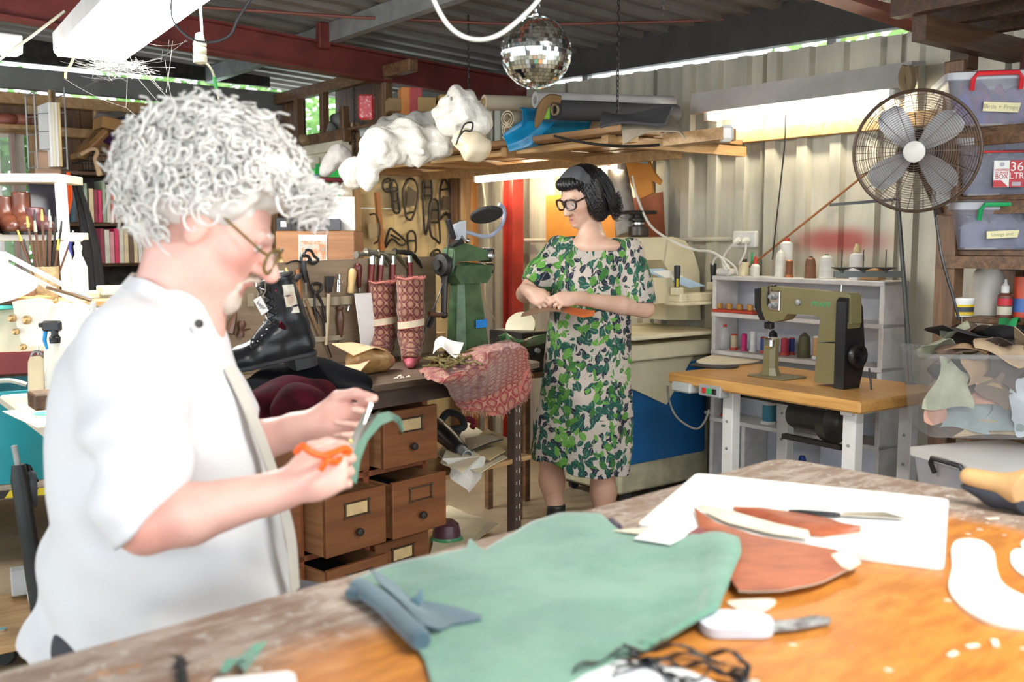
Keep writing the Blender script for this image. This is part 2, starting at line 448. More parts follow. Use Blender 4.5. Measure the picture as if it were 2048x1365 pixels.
# ------------------------------------------------------------------ common materials
M_steel=mat('galvanised_steel',(.40,.41,.40),.5,.35,.3,9,.1,40)
M_iron=mat('dark_iron',(.06,.055,.05),.45,.7,.4,20,.2,80)
M_chrome=mat('bright_metal',(.75,.75,.73),.22,1.,.1)
M_black=mat('black_plastic',(.02,.02,.022),.35,0,.2)
M_rubber=mat('black_rubber',(.03,.03,.03),.7)
M_white=mat('white_paint',(.80,.79,.76),.5,0,.12,8,.05)
M_cream=mat('cream_enamel',(.80,.75,.58),.35,0,.12,7,.03)
M_paper=mat('paper',(.86,.85,.82),.8,0,.06)
M_tan=wood('tan_pine',(.52,.33,.15),(.36,.20,.08),0,1)
M_tanz=wood('tan_pine_upright',(.52,.34,.17),(.34,.20,.09),2,1)
M_dkz=wood('dark_timber_upright',(.20,.105,.05),(.10,.052,.027),2,1)
M_dk=wood('dark_timber',(.21,.11,.05),(.09,.045,.022),0,1)
M_red=mat('red_oxide_steel',(.19,.032,.026),.55,.1,.35,6,.1)
M_grey=mat('grey_plastic',(.45,.46,.46),.5)
M_cord=mat('white_cable',(.82,.80,.74),.5)

def concrete():
    g=Gr('concrete_floor');c=g.co();n=g.noise(c,1.3,6.,.6);m=g.noise(c,9.,5.,.65)
    col=g.mix(g.mapr(n,.35,.65),(.43,.345,.225),(.27,.205,.13));col=g.mix(g.mapr(m,.58,.72)*.55,col,(.16,.12,.08))
    d,cc,p=g.voro(c,55.);col=g.mix(d.lt(.1)*g.mapr(m,.5,.55)*.6,col,(.62,.58,.5))
    g.bump(m,.25,.01);return g.out(col,.62)
def steel_sheet():
    g=Gr('corrugated_steel');c=g.co();n=g.noise(g.mp(c,(3,3,.6)),2.2,5.,.6);k=g.noise(c,18.,4.,.7);x,y,z=g.xyz(c)
    col=g.mix(g.mapr(n,.3,.7),(.66,.62,.50),(.47,.45,.37));col=g.mix(g.mapr(k,.6,.8)*.35,col,(.26,.23,.17))
    q=S(1680,482,4.2);d=g.math('SQRT',((x-q.x)*(x-q.x)+(y-q.y)*(y-q.y))*2.6+(z-q.z)*(z-q.z)*40.)
    col=g.mix(g.mapr(d+(n-.5)*.3,(.60),.12)*.85,col,(.40,.05,.045))
    return g.out(col,.48,.35)
M_sheet=steel_sheet()
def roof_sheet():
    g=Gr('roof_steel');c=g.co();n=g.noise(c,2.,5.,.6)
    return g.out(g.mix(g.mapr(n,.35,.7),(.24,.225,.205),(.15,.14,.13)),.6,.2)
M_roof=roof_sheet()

# ------------------------------------------------------------------ the shell
b=MB();q=[R(-4.2,-2.2),R(4.3,-2.2),R(4.3,7.1),R(-4.2,7.1)]
b.add(q+[v-V((0,0,.1))for v in q],[(0,1,2,3),(7,6,5,4),(0,4,5,1),(1,5,6,2),(2,6,7,3),(3,7,4,0)])
struct('floor',b,concrete(),smooth=0)

def ribbed(p_of,a0,a1,pitch,rib,depth):
    out=[];a=a0
    while a<a1-1e-4:
        for da,d in((0,0),(pitch*.55,0),(pitch*.62,depth),(pitch*.93,depth)):out.append((min(a1,a+da),d))
        a+=pitch
    out.append((a1,0));return out
wr=MB();wr.box((0,0,0),(.001,.001,.001))
def wall_sheet(t0,t1,k,parent):
    pr=ribbed(None,t0,t1,.19,0,.03);mb=MB();th=.0015+.0012*(k%2)
    g=[[R(4.2-d-th,t,z)for z in(.0,2.2+.0275*t)]for t,d in pr];mb.sheet(g,.001)
    return mb.build('wall_sheet',M_sheet,parent,smooth=0)
base=MB()
base.beam(R(4.255,-1.3,.04),R(4.255,6.9,.04),.06,.08)
W_R=struct('wall_right',base,M_steel)
t=-1.3;k=0
while t<6.85:wall_sheet(t,min(t+.775,6.9),k,W_R);t+=.76;k+=1
b=MB();b.beam(R(4.16,-1.3,1.88),R(4.16,5.75,1.88),.05,.065,b=.004);struct('trim_1',b,M_tan)
b=MB();b.beam(R(4.19,-1.6,2.325),R(4.19,6.9,2.545),.06,.27);struct('trim_2',b,mat('dark_eave',(.07,.065,.06),.6,.3))
b=MB()
for tt in(-.6,1.15,2.9,4.65):b.beam(R(4.22,tt,2.1),R(4.22,tt,2.5),.04,.05,RU)
b.build('bracket',M_steel,bpy.data.objects['trim_2'])

mb=MB();mb.beam(R(-4.2,7.0,2.62),R(3.2,7.0,2.62),.03,.30);struct('trim_3',mb,M_iron,smooth=0)
# back wall: studs, plates, dark boards between them, two window openings
TB=6.85
def zt(x,y):return T(x,y,TB)
w1=(T(-90,262,TB),T(52,572,TB));w2=(T(470,258,TB),T(535,470,TB))
def sof(p):return p.dot(RV)
s1a,s1b,z1a,z1b=sof(w1[0]),sof(w1[1]),.98,w1[0].z
s2a,s2b,z2a,z2b=sof(w2[0]),sof(w2[1]),1.3,w2[0].z
wb=MB()
wb.beam(R(-4.2,TB+.04,.05),R(3.15,TB+.04,.05),.1,.1)
WB=struct('wall_back',wb,M_dk)
def boards(s0,s1,z0,z1):
    n=max(1,int((s1-s0)/.145));wd=(s1-s0)/n
    for i in range(n):
        mb=MB();m=s0+wd*(i+.5);mb.box((0,0,0),(wd-.001,.02,z1-z0),.004,0,Matrix.Translation(R(m,TB+.06+RND.uniform(-.003,.003),(z0+z1)/2))@Matrix.Rotation(RA,4,'Z'))
        mb.build('board',M_dkz,WB,smooth=0)
boards(-3.9,s1a-.06,.1,2.2);boards(s1a-.06,s1b+.06,.1,z1a-.04);boards(s1a-.06,s1b+.06,z1b+.05,2.2)
boards(s1b+.06,s2a-.05,.1,2.2);boards(s2a-.05,s2b+.05,.1,z2a-.04);boards(s2a-.05,s2b+.05,z2b+.04,2.2);boards(s2b+.05,3.14,.1,2.2)
def rbar(name,p0,p1,w_,h_,m,parent=None,up=(0,0,1)):
    mb=MB();mb.beam(p0,p1,w_,h_,up,.004);o=mb.build(name,m,parent,smooth=0)
    if parent is None:o['kind']='structure'
    return o
for s in(-3.9,-2.9,-1.9,-.9,s1a-.05,s1b+.1,1.95,s2a-.07,s2b+.06):rbar('stud',R(s,TB,.1),R(s,TB,2.22),.045,.09,M_tanz,WB,RV)
rbar('top_plate',R(-4,TB-.0,2.22),R(3.1,TB,2.22),.10,.07,M_tan,WB)
rbar('noggin',R(-1,TB-.0,z1b+.03),R(s2a-.09,TB,z1b+.03),.09,.06,M_tan,WB)
rbar('trim_20',R(-4.2,TB-.12,2.33),R(3.2,TB-.12,2.33),.06,.13,mat('dull_galvanised',(.20,.205,.20),.6,.3))
GL=Gr('clear_glass').out((.9,.95,.93),.03,alpha=.16,spec=.6)
def frosted():
    g=Gr('frosted_green_glass');c=g.co();n=g.noise(c,5.,3.);g.bump(g.noise(c,60.,2.),.3,.004)
    return g.out(g.mix(n,(.55,.72,.64),(.30,.45,.40)),.35,trans=.85,ior=1.1)
def window(name,s0,s1,z0,z1,fm,glass,mull=0):
    mb=MB()
    for(a,c)in(((s0,z0),(s1,z0)),((s0,z1),(s1,z1))):mb.beam(R(a[0],TB,a[1]),R(c[0],TB,c[1]),.07,.045)
    for s in(s0,s1):mb.beam(R(s,TB,z0),R(s,TB,z1),.045,.07,RU)
    o=struct(name,mb,fm,smooth=0)
    mb=MB();mb.beam(R((s0+s1)/2,TB+.01,z0+.02),R((s0+s1)/2,TB+.01,z1-.02),s1-s0-.05,.004,RU);mb.build('pane',glass,o,smooth=0)
    return o
M_cfr=mat('pale_window_paint',(.62,.58,.5),.6)
W1=window('window_1',s1a,s1b,z1a,z1b,M_cfr,GL);window('window_2',s2a,s2b,z2a,z2b,M_dk,frosted())
rbar('stile',R(s1b-.13,TB-.02,z1a),R(s1b-.13,TB-.02,z1b),.03,.035,mat('white_gloss',(.85,.85,.83),.4),W1,RU)
rbar('reveal',R(s1b-.05,TB-.06,z1a),R(s1b-.05,TB-.06,z1b),.03,.05,mat('weathered_pink',(.36,.26,.22),.7),W1,RU)

# the wall that juts forward beside the green-paned door
SJ=3.12;TJ=5.78
ws=MB();ws.beam(R(SJ+.06,TJ,.05),R(SJ+.06,TB,.05),.1,.1);WS=struct('wall_side',ws,M_dk)
da,db=S(592,300,SJ).dot(RU),S(694,300,SJ).dot(RU);dz=1.95
n=8
for i in range(9):
    tt=L(TB-.02,TJ+.02,i/8)
    if db<tt<da:z0_=dz+.06
    else:z0_=.1
    if z0_<2.4:
        mb=MB();mb.box((0,0,0),(.02,.138,2.40-z0_),.003,0,Matrix.Translation(R(SJ+.3 if z0_>1 else SJ+.05,tt,(2.4+z0_)/2))@Matrix.Rotation(RA,4,'Z'));mb.build('board',M_dkz,WS,smooth=0)
rbar('lintel',R(SJ,TB,dz+.06),R(SJ,TJ-.1,dz+.06),.06,.08,M_dk,WS);rbar('head_plate',R(SJ,TB,2.34),R(SJ,4.9,2.34),.06,.07,M_dk,WS)
for tt in(TB-.08,L(TB,TJ,.45),L(TB,TJ,.8),5.2):rbar('stud',R(SJ,tt,dz+.1),R(SJ,tt,2.31),.05,.05,M_dkz,WS,RV)
rbar('niche_floor',R(SJ+.15,TB,dz+.1),R(SJ+.15,4.9,dz+.1),.3,.02,M_dk,WS);
mb=MB()
mb.beam(R(SJ-.01,da,0),R(SJ-.01,da,dz),.06,.05,RU);mb.beam(R(SJ-.01,db,0),R(SJ-.01,db,dz),.06,.05,RU);mb.beam(R(SJ-.01,db,dz),R(SJ-.01,da,dz),.05,.06)
D1=struct('door_1',mb,M_cream,smooth=0)
mb=MB();a_,b_=da-.05,db+.05
mb.beam(R(SJ+.01,a_,.95),R(SJ+.01,b_,.95),.035,.2);mb.beam(R(SJ+.01,a_,.42),R(SJ+.01,b_,.42),.02,.8)
mb.beam(R(SJ+.01,a_,dz-.07),R(SJ+.01,b_,dz-.07),.035,.1)
for q_ in(0,.5,1):tt=L(a_,b_,q_);mb.beam(R(SJ+.01,tt,1.),R(SJ+.01,tt,dz-.05),.035,.07 if q_!=.5 else .04,RU)
mb.build('leaf',M_cream,D1,smooth=0)
GG=Gr('green_pane');GG=GG.out((.10,.75,.22),.3,trans=.6,ior=1.05)
for q_ in(.25,.75):
    tt=L(a_,b_,q_);mb=MB();mb.beam(R(SJ+.015,tt,1.04),R(SJ+.015,tt,dz-.11),.008,abs(a_-b_)*.42,RV);mb.build('pane',GG,D1,smooth=0)

# partition that carries the pattern panel
M_pan=mat('yellowed_board',(.80,.64,.34),.7,0,.25,5,.1)
pp=MB();pp.beam(R(SJ,TJ+.05,.05),R(4.2,TJ+.05,.05),.06,.1);WP=struct('wall_partition',pp,M_tan)
for i in range(3):
    for j in range(5):
        z0_,z1_=j*.39,(j+1)*.39-.001;s0_,s1_=L(SJ+.12,4.08,i/3),L(SJ+.12,4.08,(i+1)/3)-.004
        mb=MB();mb.box((0,0,0),(s1_-s0_,.012,z1_-z0_),.002,0,Matrix.Translation(R((s0_+s1_)/2,TJ+.02+RND.uniform(-.002,.002),(z0_+z1_)/2))@Matrix.Rotation(RA,4,'Z'));mb.build('panel',M_pan,WP,smooth=0)
rbar('post',R(SJ+.02,TJ-.02,0),R(SJ+.02,TJ-.02,2.2),.05,.05,M_dkz,WP,RV);rbar('post',R(SJ+.085,TJ-.03,0),R(SJ+.085,TJ-.03,2.1),.045,.06,M_tanz,WP,RV)
rbar('post',R(3.98,TJ-.03,0),R(3.98,TJ-.03,1.86),.03,.06,M_dkz,WP,RV);rbar('post',R(4.06,TJ-.04,0),R(4.06,TJ-.04,1.86),.06,.09,M_tanz,WP,RV);rbar('post',R(4.13,TJ-.05,0),R(4.13,TJ-.05,1.86),.05,.06,wood('orange_pine',(.62,.30,.09),(.42,.18,.05),2),WP,RV)

# roof: ribbed sheets, purlins, red rafters
def zr(s):return 2.72-.048*s
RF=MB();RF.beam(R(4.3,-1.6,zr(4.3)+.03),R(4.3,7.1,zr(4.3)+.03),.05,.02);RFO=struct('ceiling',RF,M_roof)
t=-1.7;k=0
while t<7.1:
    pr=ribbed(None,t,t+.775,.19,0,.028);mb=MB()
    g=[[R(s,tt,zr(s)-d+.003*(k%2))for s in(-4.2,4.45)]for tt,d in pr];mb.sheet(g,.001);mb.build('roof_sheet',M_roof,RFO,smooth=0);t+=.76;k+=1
M_pur=mat('galvanised_purlin',(.30,.315,.32),.5,.4,.25,12,.05)
n=4
for s in(-2.9,-1.05,.85,2.72):
    mb=MB();z=zr(s)-.03
    for(dz_,w_,h_)in((-.05,.012,.1),(-.004,.055,.008),(-.098,.055,.008)):mb.beam(R(s+(.02 if w_>.02 else 0),-1.6,z+dz_),R(s+(.02 if w_>.02 else 0),7.,z+dz_),w_,h_)
    struct('trim_%d'%n,mb,M_pur,smooth=0);n+=1
for tt in(5.2,2.33):
    mb=MB()
    for dz_,w_,h_ in((-.235,.1,.012),(-.155,.012,.16),(-.08,.1,.012)):mb.beam(R(-4.2,tt,zr(-4.2)+dz_-.055),R(4.18,tt,zr(4.18)+dz_-.055),w_,h_)
    o=struct('trim_%d'%n,mb,M_red if tt>4 else mat('faded_red_steel',(.33,.10,.065),.6,.1,.3),smooth=0);n+=1
    for s in(.85,2.72):
        mb=MB();mb.box((0,0,0),(.07,.05,.14),.004,0,Matrix.Translation(R(s-.03,tt-.04,zr(s)-.1))@Matrix.Rotation(RA,4,'Z'));mb.build('cleat',M_red,o,smooth=0)
mb=MB();mb.tube([F(x,y,2.5)for x,y in((300,8),(410,15),(700,34),(1060,50),(1348,43),(1740,25))],.008,6);struct('trim_%d'%n,mb,mat('rusty_rod',(.22,.07,.05),.6));n+=1
mb=MB();mb.tube([S(1490,541,4.1),S(1735,345,4.1)],.006,6);struct('trim_%d'%n,mb,mat('rusty_brace',(.42,.17,.06),.6));n+=1
# red steel column by the tube light
mb=MB();c0=S(1026,520,4.08);tc=c0.dot(RU)
for dt,w_,h_ in((-.05,.09,.008),(.05,.09,.008),(0,.008,.1)):mb.beam(R(4.08,tc+dt,0),R(4.08,tc+dt,1.83),w_,h_,RU)
struct('trim_%d'%n,mb,mat('red_paint',(.48,.045,.03),.5,0,.35,5),smooth=0);n+=1

# greenery beyond the shed
def leafy(name,c,r,cnt,label,cols,seed):
    rr=random.Random(seed);mb=MB();hub=V(c)
    for i in range(cnt):
        a,b_,q_=rr.gauss(0,1),rr.gauss(0,1),rr.gauss(0,1);l=math.sqrt(a*a+b_*b_+q_*q_);f=rr.uniform(.55,1.05)
        p=hub+V((a/l*r[0]*f,b_/l*r[1]*f,q_/l*r[2]*f));s_=rr.uniform(.05,.10)
        d=V((rr.gauss(0,1),rr.gauss(0,1),rr.gauss(0,.6))).normalized();e=d.orthogonal().normalized()
        mb.add([p-d*s_,p+e*s_*.5,p+d*s_,p-e*s_*.5],[(0,1,2),(0,2,3)])
    g=Gr(name+'_leaf');m_=g.out(g.mix(g.mapr(g.noise(g.co(),2.5,3.),.35,.65),cols[0],cols[1]),.5)
    lab=thing(name,label,'tree',(hub.x,hub.y,0));o=mb.build('foliage',m_,lab,world=True,smooth=0,kind='stuff')
    tb=MB();tb.tube([V((0,0,0)),V((.03,.02,hub.z*.5)),V((0,0,hub.z))],[.11,.08,.04],8);tb.build('trunk',M_dkz,lab);return lab
leafy('garden_tree',R(.6,8.5,1.55),(1.7,1.3,1.5),5200,'leafy green tree seen through the clear back window',((.08,.26,.05),(.22,.48,.12)),1)
leafy('garden_tree',R(4.2,10.2,2.0),(1.6,1.2,1.8),4200,'pale green tree behind the gap under the back eave',((.14,.32,.08),(.32,.52,.14)),2)
leafy('garden_tree',R(6.6,4.4,2.1),(1.0,2.6,.8),2600,'light green tree glimpsed through the slit above the corrugated wall',((.16,.30,.05),(.32,.48,.10)),3)
# ------------------------------------------------------------------ lamps and what hangs from the roof
def batten_lamp(name,label,p0,p1,wd,ht,dm,tubes=0,group=None):
    """a fluorescent fitting from p0 to p1 (world, underside level)"""
    p0,p1=V(p0),V(p1);ln=(p1-p0).length;d=(p1-p0).normalized()
    o=thing(name,label,'lamp',(p0+p1)/2,group=group,rot=frame(d,(0,0,1)))
    mb=MB();mb.box((0,0,ht*.5+.012),(ln,wd,ht),.006);mb.build('housing',M_white,o)
    mb=MB()
    if tubes:
        for k in range(tubes):y=(k-(tubes-1)/2)*.05;mb.cyl((-ln/2+.03,y,-.012),(ln/2-.03,y,-.012),.014,n=10)
        mb.build('tube',dm,o)
        for sx in(-1,1):mb=MB();mb.box((sx*(ln/2-.015),0,-.005),(.03,wd*.8,.04),.004);mb.build('end_cap',M_white,o)
    else:
        mb.prism([(-wd*.49,.012),(-wd*.44,-.006),(wd*.44,-.006),(wd*.49,.012)],-ln/2+.004,ln/2-.004,Matrix(((0,0,1,0),(1,0,0,0),(0,1,0,0),(0,0,0,1))))
        mb.build('diffuser',dm,o,smooth=0)
    return o
fa=(F(179,116,2.15));ax=(RU*-1)
fc=(F(115,108,2.15)+F(243,124,2.15))/2
fdir=(F(320,0,2.15)-fc);fdir.z=0;fdir.normalize()
batten_lamp('ceiling_light','big white boxed fluorescent light hanging over the man',fc,fc+fdir*1.55,.30,.085,DIFF)
p=F(0,104,2.15);batten_lamp('ceiling_light','small lit fluorescent light in the top corner past the big one',p+V((-.35,-.3,0)),p+V((.06,.05,0)),.12,.06,DIFF)
batten_lamp('ceiling_light','unseen wide fluorescent light added to brighten the near end of the workbench',R(.9,.2,2.42),R(2.1,.2,2.42),.32,.07,DIFF)  # extra fitting added out of view to light the front table
p0,p1=S(1418,233,4.05),S(1800,186,4.05)
batten_lamp('wall_light','long fluorescent batten on the corrugated wall behind the fan',p0,p1,.11,.05,TUBE,1)
o=bpy.data.objects['wall_light'];mb=MB()
ln=(p1-p0).length;mb.prism([(-.06,.015),(-.05,.12),(.06,.13),(.06,.115),(-.03,.105),(-.045,.012)],-ln/2-.08,ln/2+.08,Matrix(((0,0,1,0),(1,0,0,0),(0,1,0,0),(0,0,0,1))));mb.build('reflector',mat('dusty_white',(.50,.48,.44),.6),o,smooth=0)
p0,p1=S(950,358,3.95),S(1246,330,3.95)
batten_lamp('tube_light','bright bare fluorescent tube under the loaded hanging shelf',p0,p1,.05,.03,TUBE2,1)

# socket hanging on its cords
c=P(400,100,3.3)
o=thing('extension_socket','cream extension socket dangling under the boxed light','socket',c)
mb=MB();mb.lathe([(.003,.055),(.012,.05),(.016,.03),(.021,.02),(.021,.012),(.019,.01),(.021,.006),(.021,-.012),(.019,-.016),(.022,-.02),(.022,-.04),(.008,-.045)],16);mb.build('socket_body',M_cream,o)
mb=MB();mb.tube(spl([P(398,-40,3.3),P(402,30,3.3),P(404,70,3.3),P(402,88,3.3)],5),.0045,6);mb.build('cord',M_cord,o,world=True)
mb=MB();mb.tube(spl([P(405,122,3.3),P(418,132,3.3),P(428,152,3.31),P(436,190,3.32),P(446,240,3.33),P(455,280,3.34)],5),.0042,6);mb.build('cord',mat('yellowed_cable',(.62,.58,.40),.5),o,world=True)
mb=MB();mb.tube([P(428,154,3.31),P(433,178,3.315)],.0058,8);mb.build('tape',mat('green_tape',(.05,.40,.08),.5),o,world=True)
mb=MB();mb.tube(spl([P(350,-60,2.6),P(342,15,2.6),P(352,50,2.6),P(385,78,2.6),P(425,84,2.6),P(460,70,2.6),P(475,40,2.6),P(500,0,2.6),P(530,-50,2.6)],6),.0035,6)
solo('black_cable',mb,M_black,'thin black cable drooping in a loop beneath the roof','cable')
mb=MB();mb.tube(spl([P(855,-40,2.4),P(872,10,2.4),P(898,52,2.4),P(930,74,2.4),P(965,79,2.4),P(1000,68,2.4),P(1040,38,2.4),P(1075,2,2.4),P(1100,-40,2.4)],6),.0055,8)
solo('white_cable',mb,M_cord,'thick white cable drooping in a loop beside the mirror ball','cable')
mb=MB();mb.tube(spl([P(147,115,3.9),P(140,132,3.9),P(132,142,3.9),P(131,157,3.9)],5),.005,6)
solo('yellow_wire',mb,mat('yellow_wire',(.70,.72,.20),.5),'short yellow-green wire end sticking out under the boxed light','wire')
mb=MB();mb.tube([P(-30,140,4.2),P(60,75,4.2),P(130,22,4.2)],.006,6);solo('roof_wire',mb,M_cream,'taut tan wire running up behind the boxed light','wire')

# mirror ball
c=P(1072,105,2.9);r=68/FPX*2.9
o=thing('mirror_ball','round mirror ball of small square mirrors hanging from a chain','mirror ball',c)
mb=MB();mb.ball((0,0,0),r*.985,32);mb.build('core',mat('ball_grout',(.45,.47,.46),.6),o)
M_mir=mat('mirror_tile',(.80,.86,.84),.04,1.,.02)
mb=MB();nb=26;rr=random.Random(3)
for i in range(nb):
    a=-pi/2+pi*(i+.5)/nb;m_=max(4,int(round(2*pi*math.cos(a)*nb/pi)));h=pi/nb*r*.46;off=rr.random()
    for k in range(m_):
        t=2*pi*(k+off)/m_;nrm=V((math.cos(a)*math.cos(t),math.cos(a)*math.sin(t),math.sin(a)));jit=(nrm+V((rr.gauss(0,.035),rr.gauss(0,.035),rr.gauss(0,.035)))).normalized()
        ex=V((0,0,1)).cross(jit).normalized();ey=jit.cross(ex);w2=min(h,pi*math.cos(a)*r/m_*.93);p=nrm*r*1.003
        vs=[p+ex*sx*w2+ey*sy*h+jit*dz for dz in(-.0016,.0008)for sx,sy in((-1,-1),(1,-1),(1,1),(-1,1))]
        mb.add(vs,[(4,5,6,7),(0,1,5,4),(1,2,6,5),(2,3,7,6),(3,0,4,7)])
mb.build('mirror_tiles',M_mir,o,smooth=0,kind='stuff')
mb=MB();mb.lathe([(.012,r-.004),(.012,r+.006),(.004,r+.012),(.004,r+.02)],12);mb.build('cap',M_chrome,o)
def link(c,rx,rz_,rot,w=.0012):return[V(c)+Matrix.Rotation(rot,3,'Z')@V((rx*math.cos(t),0,rz_*math.sin(t)))for t in[2*pi*k/12 for k in range(12)]]
mb=MB();mb.tube(link((0,0,r+.03),.011,.012,.2),.0012,5,True);mb.build('ring',M_chrome,o)
mb=MB()
for k in range(7):mb.tube(link((0,0,r+.046+k*.014),.005,.009,0 if k%2 else pi/2),.001,5,True)
mb.build('chain',M_chrome,o)
mb=MB()
for k in range(6):mb.tube(link(P(1325,28,2.9)+V((0,0,.012*k)),.004,.008,0 if k%2 else pi/2),.001,4,True)
solo('chain_end',mb,M_iron,'short rusty chain end hanging near the top edge of view','chain')

# cobweb beneath the big fitting
rr=random.Random(11);mb=MB()
A=[P(x,y,4.0+rr.uniform(-.1,.1))for x,y in((160,118),(200,122),(250,122),(290,100),(180,125),(230,124))]
for i in range(200):
    p=P(rr.gauss(225,38),rr.gauss(136,12),4.0+rr.gauss(0,.05));q_=P(rr.gauss(225,34),rr.gauss(128,12),4.0+rr.gauss(0,.05));mb.tube([p,(p+q_)/2-V((0,0,.006)),q_],.0005,3,caps=False)
for a,b_ in(((262,140),(380,265)),((275,130),(410,262)),((300,120),(372,80)),((345,82),(332,185)),((332,120),(338,80)),((255,125),(252,215)),((330,120),(355,262)),((300,88),(375,82)),((130,158),(252,215)),((252,215),(340,270)),((290,130),(325,180)),((322,120),(325,100))):
    mb.tube(chain(P(*a,3.95),P(*b_,3.9),.012,6),.0006,3,caps=False)
solo('cobweb',mb,mat('cobweb',(.16,.16,.15),.9),'dusty cobweb strung beneath the big boxed light','cobweb',kind='stuff')
# ------------------------------------------------------------------ the big worn table in front
TZ=.8
TT=thing('work_table','large worn plywood work table scattered with leather and offcuts','table',(F(1560,915,TZ).x,F(1560,915,TZ).y,0),43.5)
def table_top():
    g=Gr('worn_table_top');c=g.co();x,y,z=g.xyz(c);n=g.noise(c,3.2,6.,.62);m=g.noise(g.mp(c,(1,4,1)),9.,5.,.7);f=g.noise(c,34.,4.,.7)
    ed=((-x).min(-y)+(n-.5)*.36)
    orange=g.mix(g.mapr(m,.35,.65),(.57,.225,.04),(.40,.14,.025));orange=g.mix(g.mapr(f,.6,.75)*.4,orange,(.75,.45,.16))
    grey=g.mix(g.mapr(m,.38,.6),(.42,.34,.28),(.25,.17,.125));grey=g.mix(g.mapr(f,.53,.68)*.65,grey,(.56,.52,.47));grey=g.mix(g.mapr(g.noise(c,14.,4.,.6),.62,.72)*.6,grey,(.50,.22,.07))
    col=g.mix(g.mapr(ed,.17,.30),grey,orange)
    d,cc,p=g.voro(c,26.);col=g.mix(d.lt(.16)*g.noise(c,6.,2.).gt(.56)*.75,col,(.66,.63,.57))
    d2,cc,p=g.voro(g.mp(c,(1,1,1),loc=(.3,.2,0)),5.);col=g.mix(g.mapr(d2+(f-.5)*.2,.14,.05)*g.noise(c,2.1,1.).gt(.54)*.6,col,(.33,.34,.12))
    g.bump(f,.2,.003);return g.out(col,g.mix(g.mapr(ed,.15,.35),(.6,.6,.6),(.38,.38,.38)))
r=.07;poly=[(-2.25,0),(-2.25,-1.25),(0,-1.25)]+[(-r+r*math.cos(a),-r+r*math.sin(a))for a in[pi/2*k/6 for k in range(7)]]
mb=MB();mb.prism(poly,TZ-.038,TZ);mb.build('tabletop',table_top(),TT,smooth=20)
mb=MB()
for(x0,y0,x1,y1)in((-2.18,-.08,-.08,-.08),(-2.18,-1.17,-.08,-1.17),(-.08,-.08,-.08,-1.17),(-2.18,-.08,-2.18,-1.17)):mb.beam((x0,y0,TZ-.09),(x1,y1,TZ-.09),.03,.1)
mb.build('apron',M_dk,TT,smooth=0)
for x,y in((-.1,-.1),(-.1,-1.15),(-2.16,-.1),(-2.16,-1.15)):mb=MB();mb.box((x,y,.38),(.07,.07,.76),.005);mb.build('leg',M_dkz,TT,smooth=0)

def FT(x,y,dz=0):return F(x,y,TZ+dz)
def flat(pts,dz):return[FT(x,y,dz)for x,y in pts]
def curl(p,dz):return p+V((0,0,dz))
def slab(name,pts,th,m,label,cat,dz=0,rnd=True,group=None,smooth=30):
    a=[FT(x,y,dz)for x,y in pts]
    if rnd:a=spl(a,4,True)
    mb=MB();mb.prism([(p.x,p.y)for p in a],TZ+dz,TZ+dz+th);return solo(name,mb,m,label,cat,group,smooth)
def suede(nm,c,c2):
    g=Gr(nm);co=g.co();n=g.noise(co,4.5,5.,.6);f=g.noise(co,120.,3.)
    g.bump(g.noise(co,16.,4.),.35,.006);return g.out(g.mix(g.mapr(n+(f-.5)*.25,.36,.66),c,c2),.92,sheen=.35)
M_suede=suede('green_suede',(.145,.30,.21),(.095,.225,.155))
rr=random.Random(5)
top=flat([(702,1170),(760,1142),(850,1120),(905,1108),(932,1102),(940,1084),(966,1108),(1010,1082),(1065,1058),(1120,1046),(1200,1045),(1235,1068),(1290,1080),(1340,1078),(1400,1090),(1478,1104)],0)
left=flat([(872,1410),(850,1330),(820,1285),(770,1235),(725,1192),(702,1170)],0);bot=flat([(872,1410),(1000,1420),(1120,1392),(1220,1340),(1292,1292)],0)
right=flat([(1292,1292),(1330,1296),(1390,1270),(1438,1250),(1460,1190),(1482,1135),(1478,1104)],0)
def sf(p,u,v):
    e=min(u,1-u,v,1-v);h=.004+.008*abs(fbm(p,5))+.014*max(0,fbm(p+V((3,1,0)),2.2))*min(1,e*6)
    if u>.93:h+=.007*math.sin((u-.93)/.07*pi)+.002
    h+=.017*max(0,(u-.86)/.14)*min(1,v*3)
    h+=.014*math.exp(-((u-.62)*9)**2)*max(0,(v-.5))*2
    return p+V((0,0,h))
mb=MB();mb.sheet(coons(bot,right,top,left,70,40,sf),.0022);solo('suede_hide',mb,M_suede,'large green suede hide spread across the worn table','hide',smooth=180)
# dark folded offcut on it
M_teal=suede('dark_teal_leather',(.085,.165,.20),(.05,.10,.13))
t2=flat([(742,1176),(790,1184),(825,1206),(860,1217),(905,1226),(962,1244)],0);b2=flat([(845,1288),(880,1280),(905,1262),(962,1254)],0)
l2=flat([(845,1288),(800,1240),(760,1205),(742,1176)],0);r2=flat([(962,1254),(963,1250),(962,1246)],0)
def tf(p,u,v):return p+V((0,0,.010+.014*math.exp(-(u/.16)**2)+.005*math.sin(u*6+v*2)*(1-u)))
mb=MB();mb.sheet(coons(b2,r2,t2,l2,24,16,tf),.003);ctr=[FT(x,y,.018)for x,y in((712,1172),(735,1185),(770,1210),(805,1245),(845,1284))]
mb.tube(spl(ctr,5),[.008]+[.015]*19+[.012],12);mb.tube(spl([FT(826,1208,.012),FT(838,1198,.02),FT(842,1180,.028)],4),[.009,.009,.009,.008,.007,.006,.005,.004,.002],8)
mb.tube(spl([FT(690,1188,.006),FT(715,1186,.014),FT(740,1184,.02)],4),[.002,.006,.01,.012,.012,.012,.01,.01,.01],8)
solo('leather_offcut',mb,M_teal,'dark teal leather offcut folded over on the green hide','leather',smooth=60)

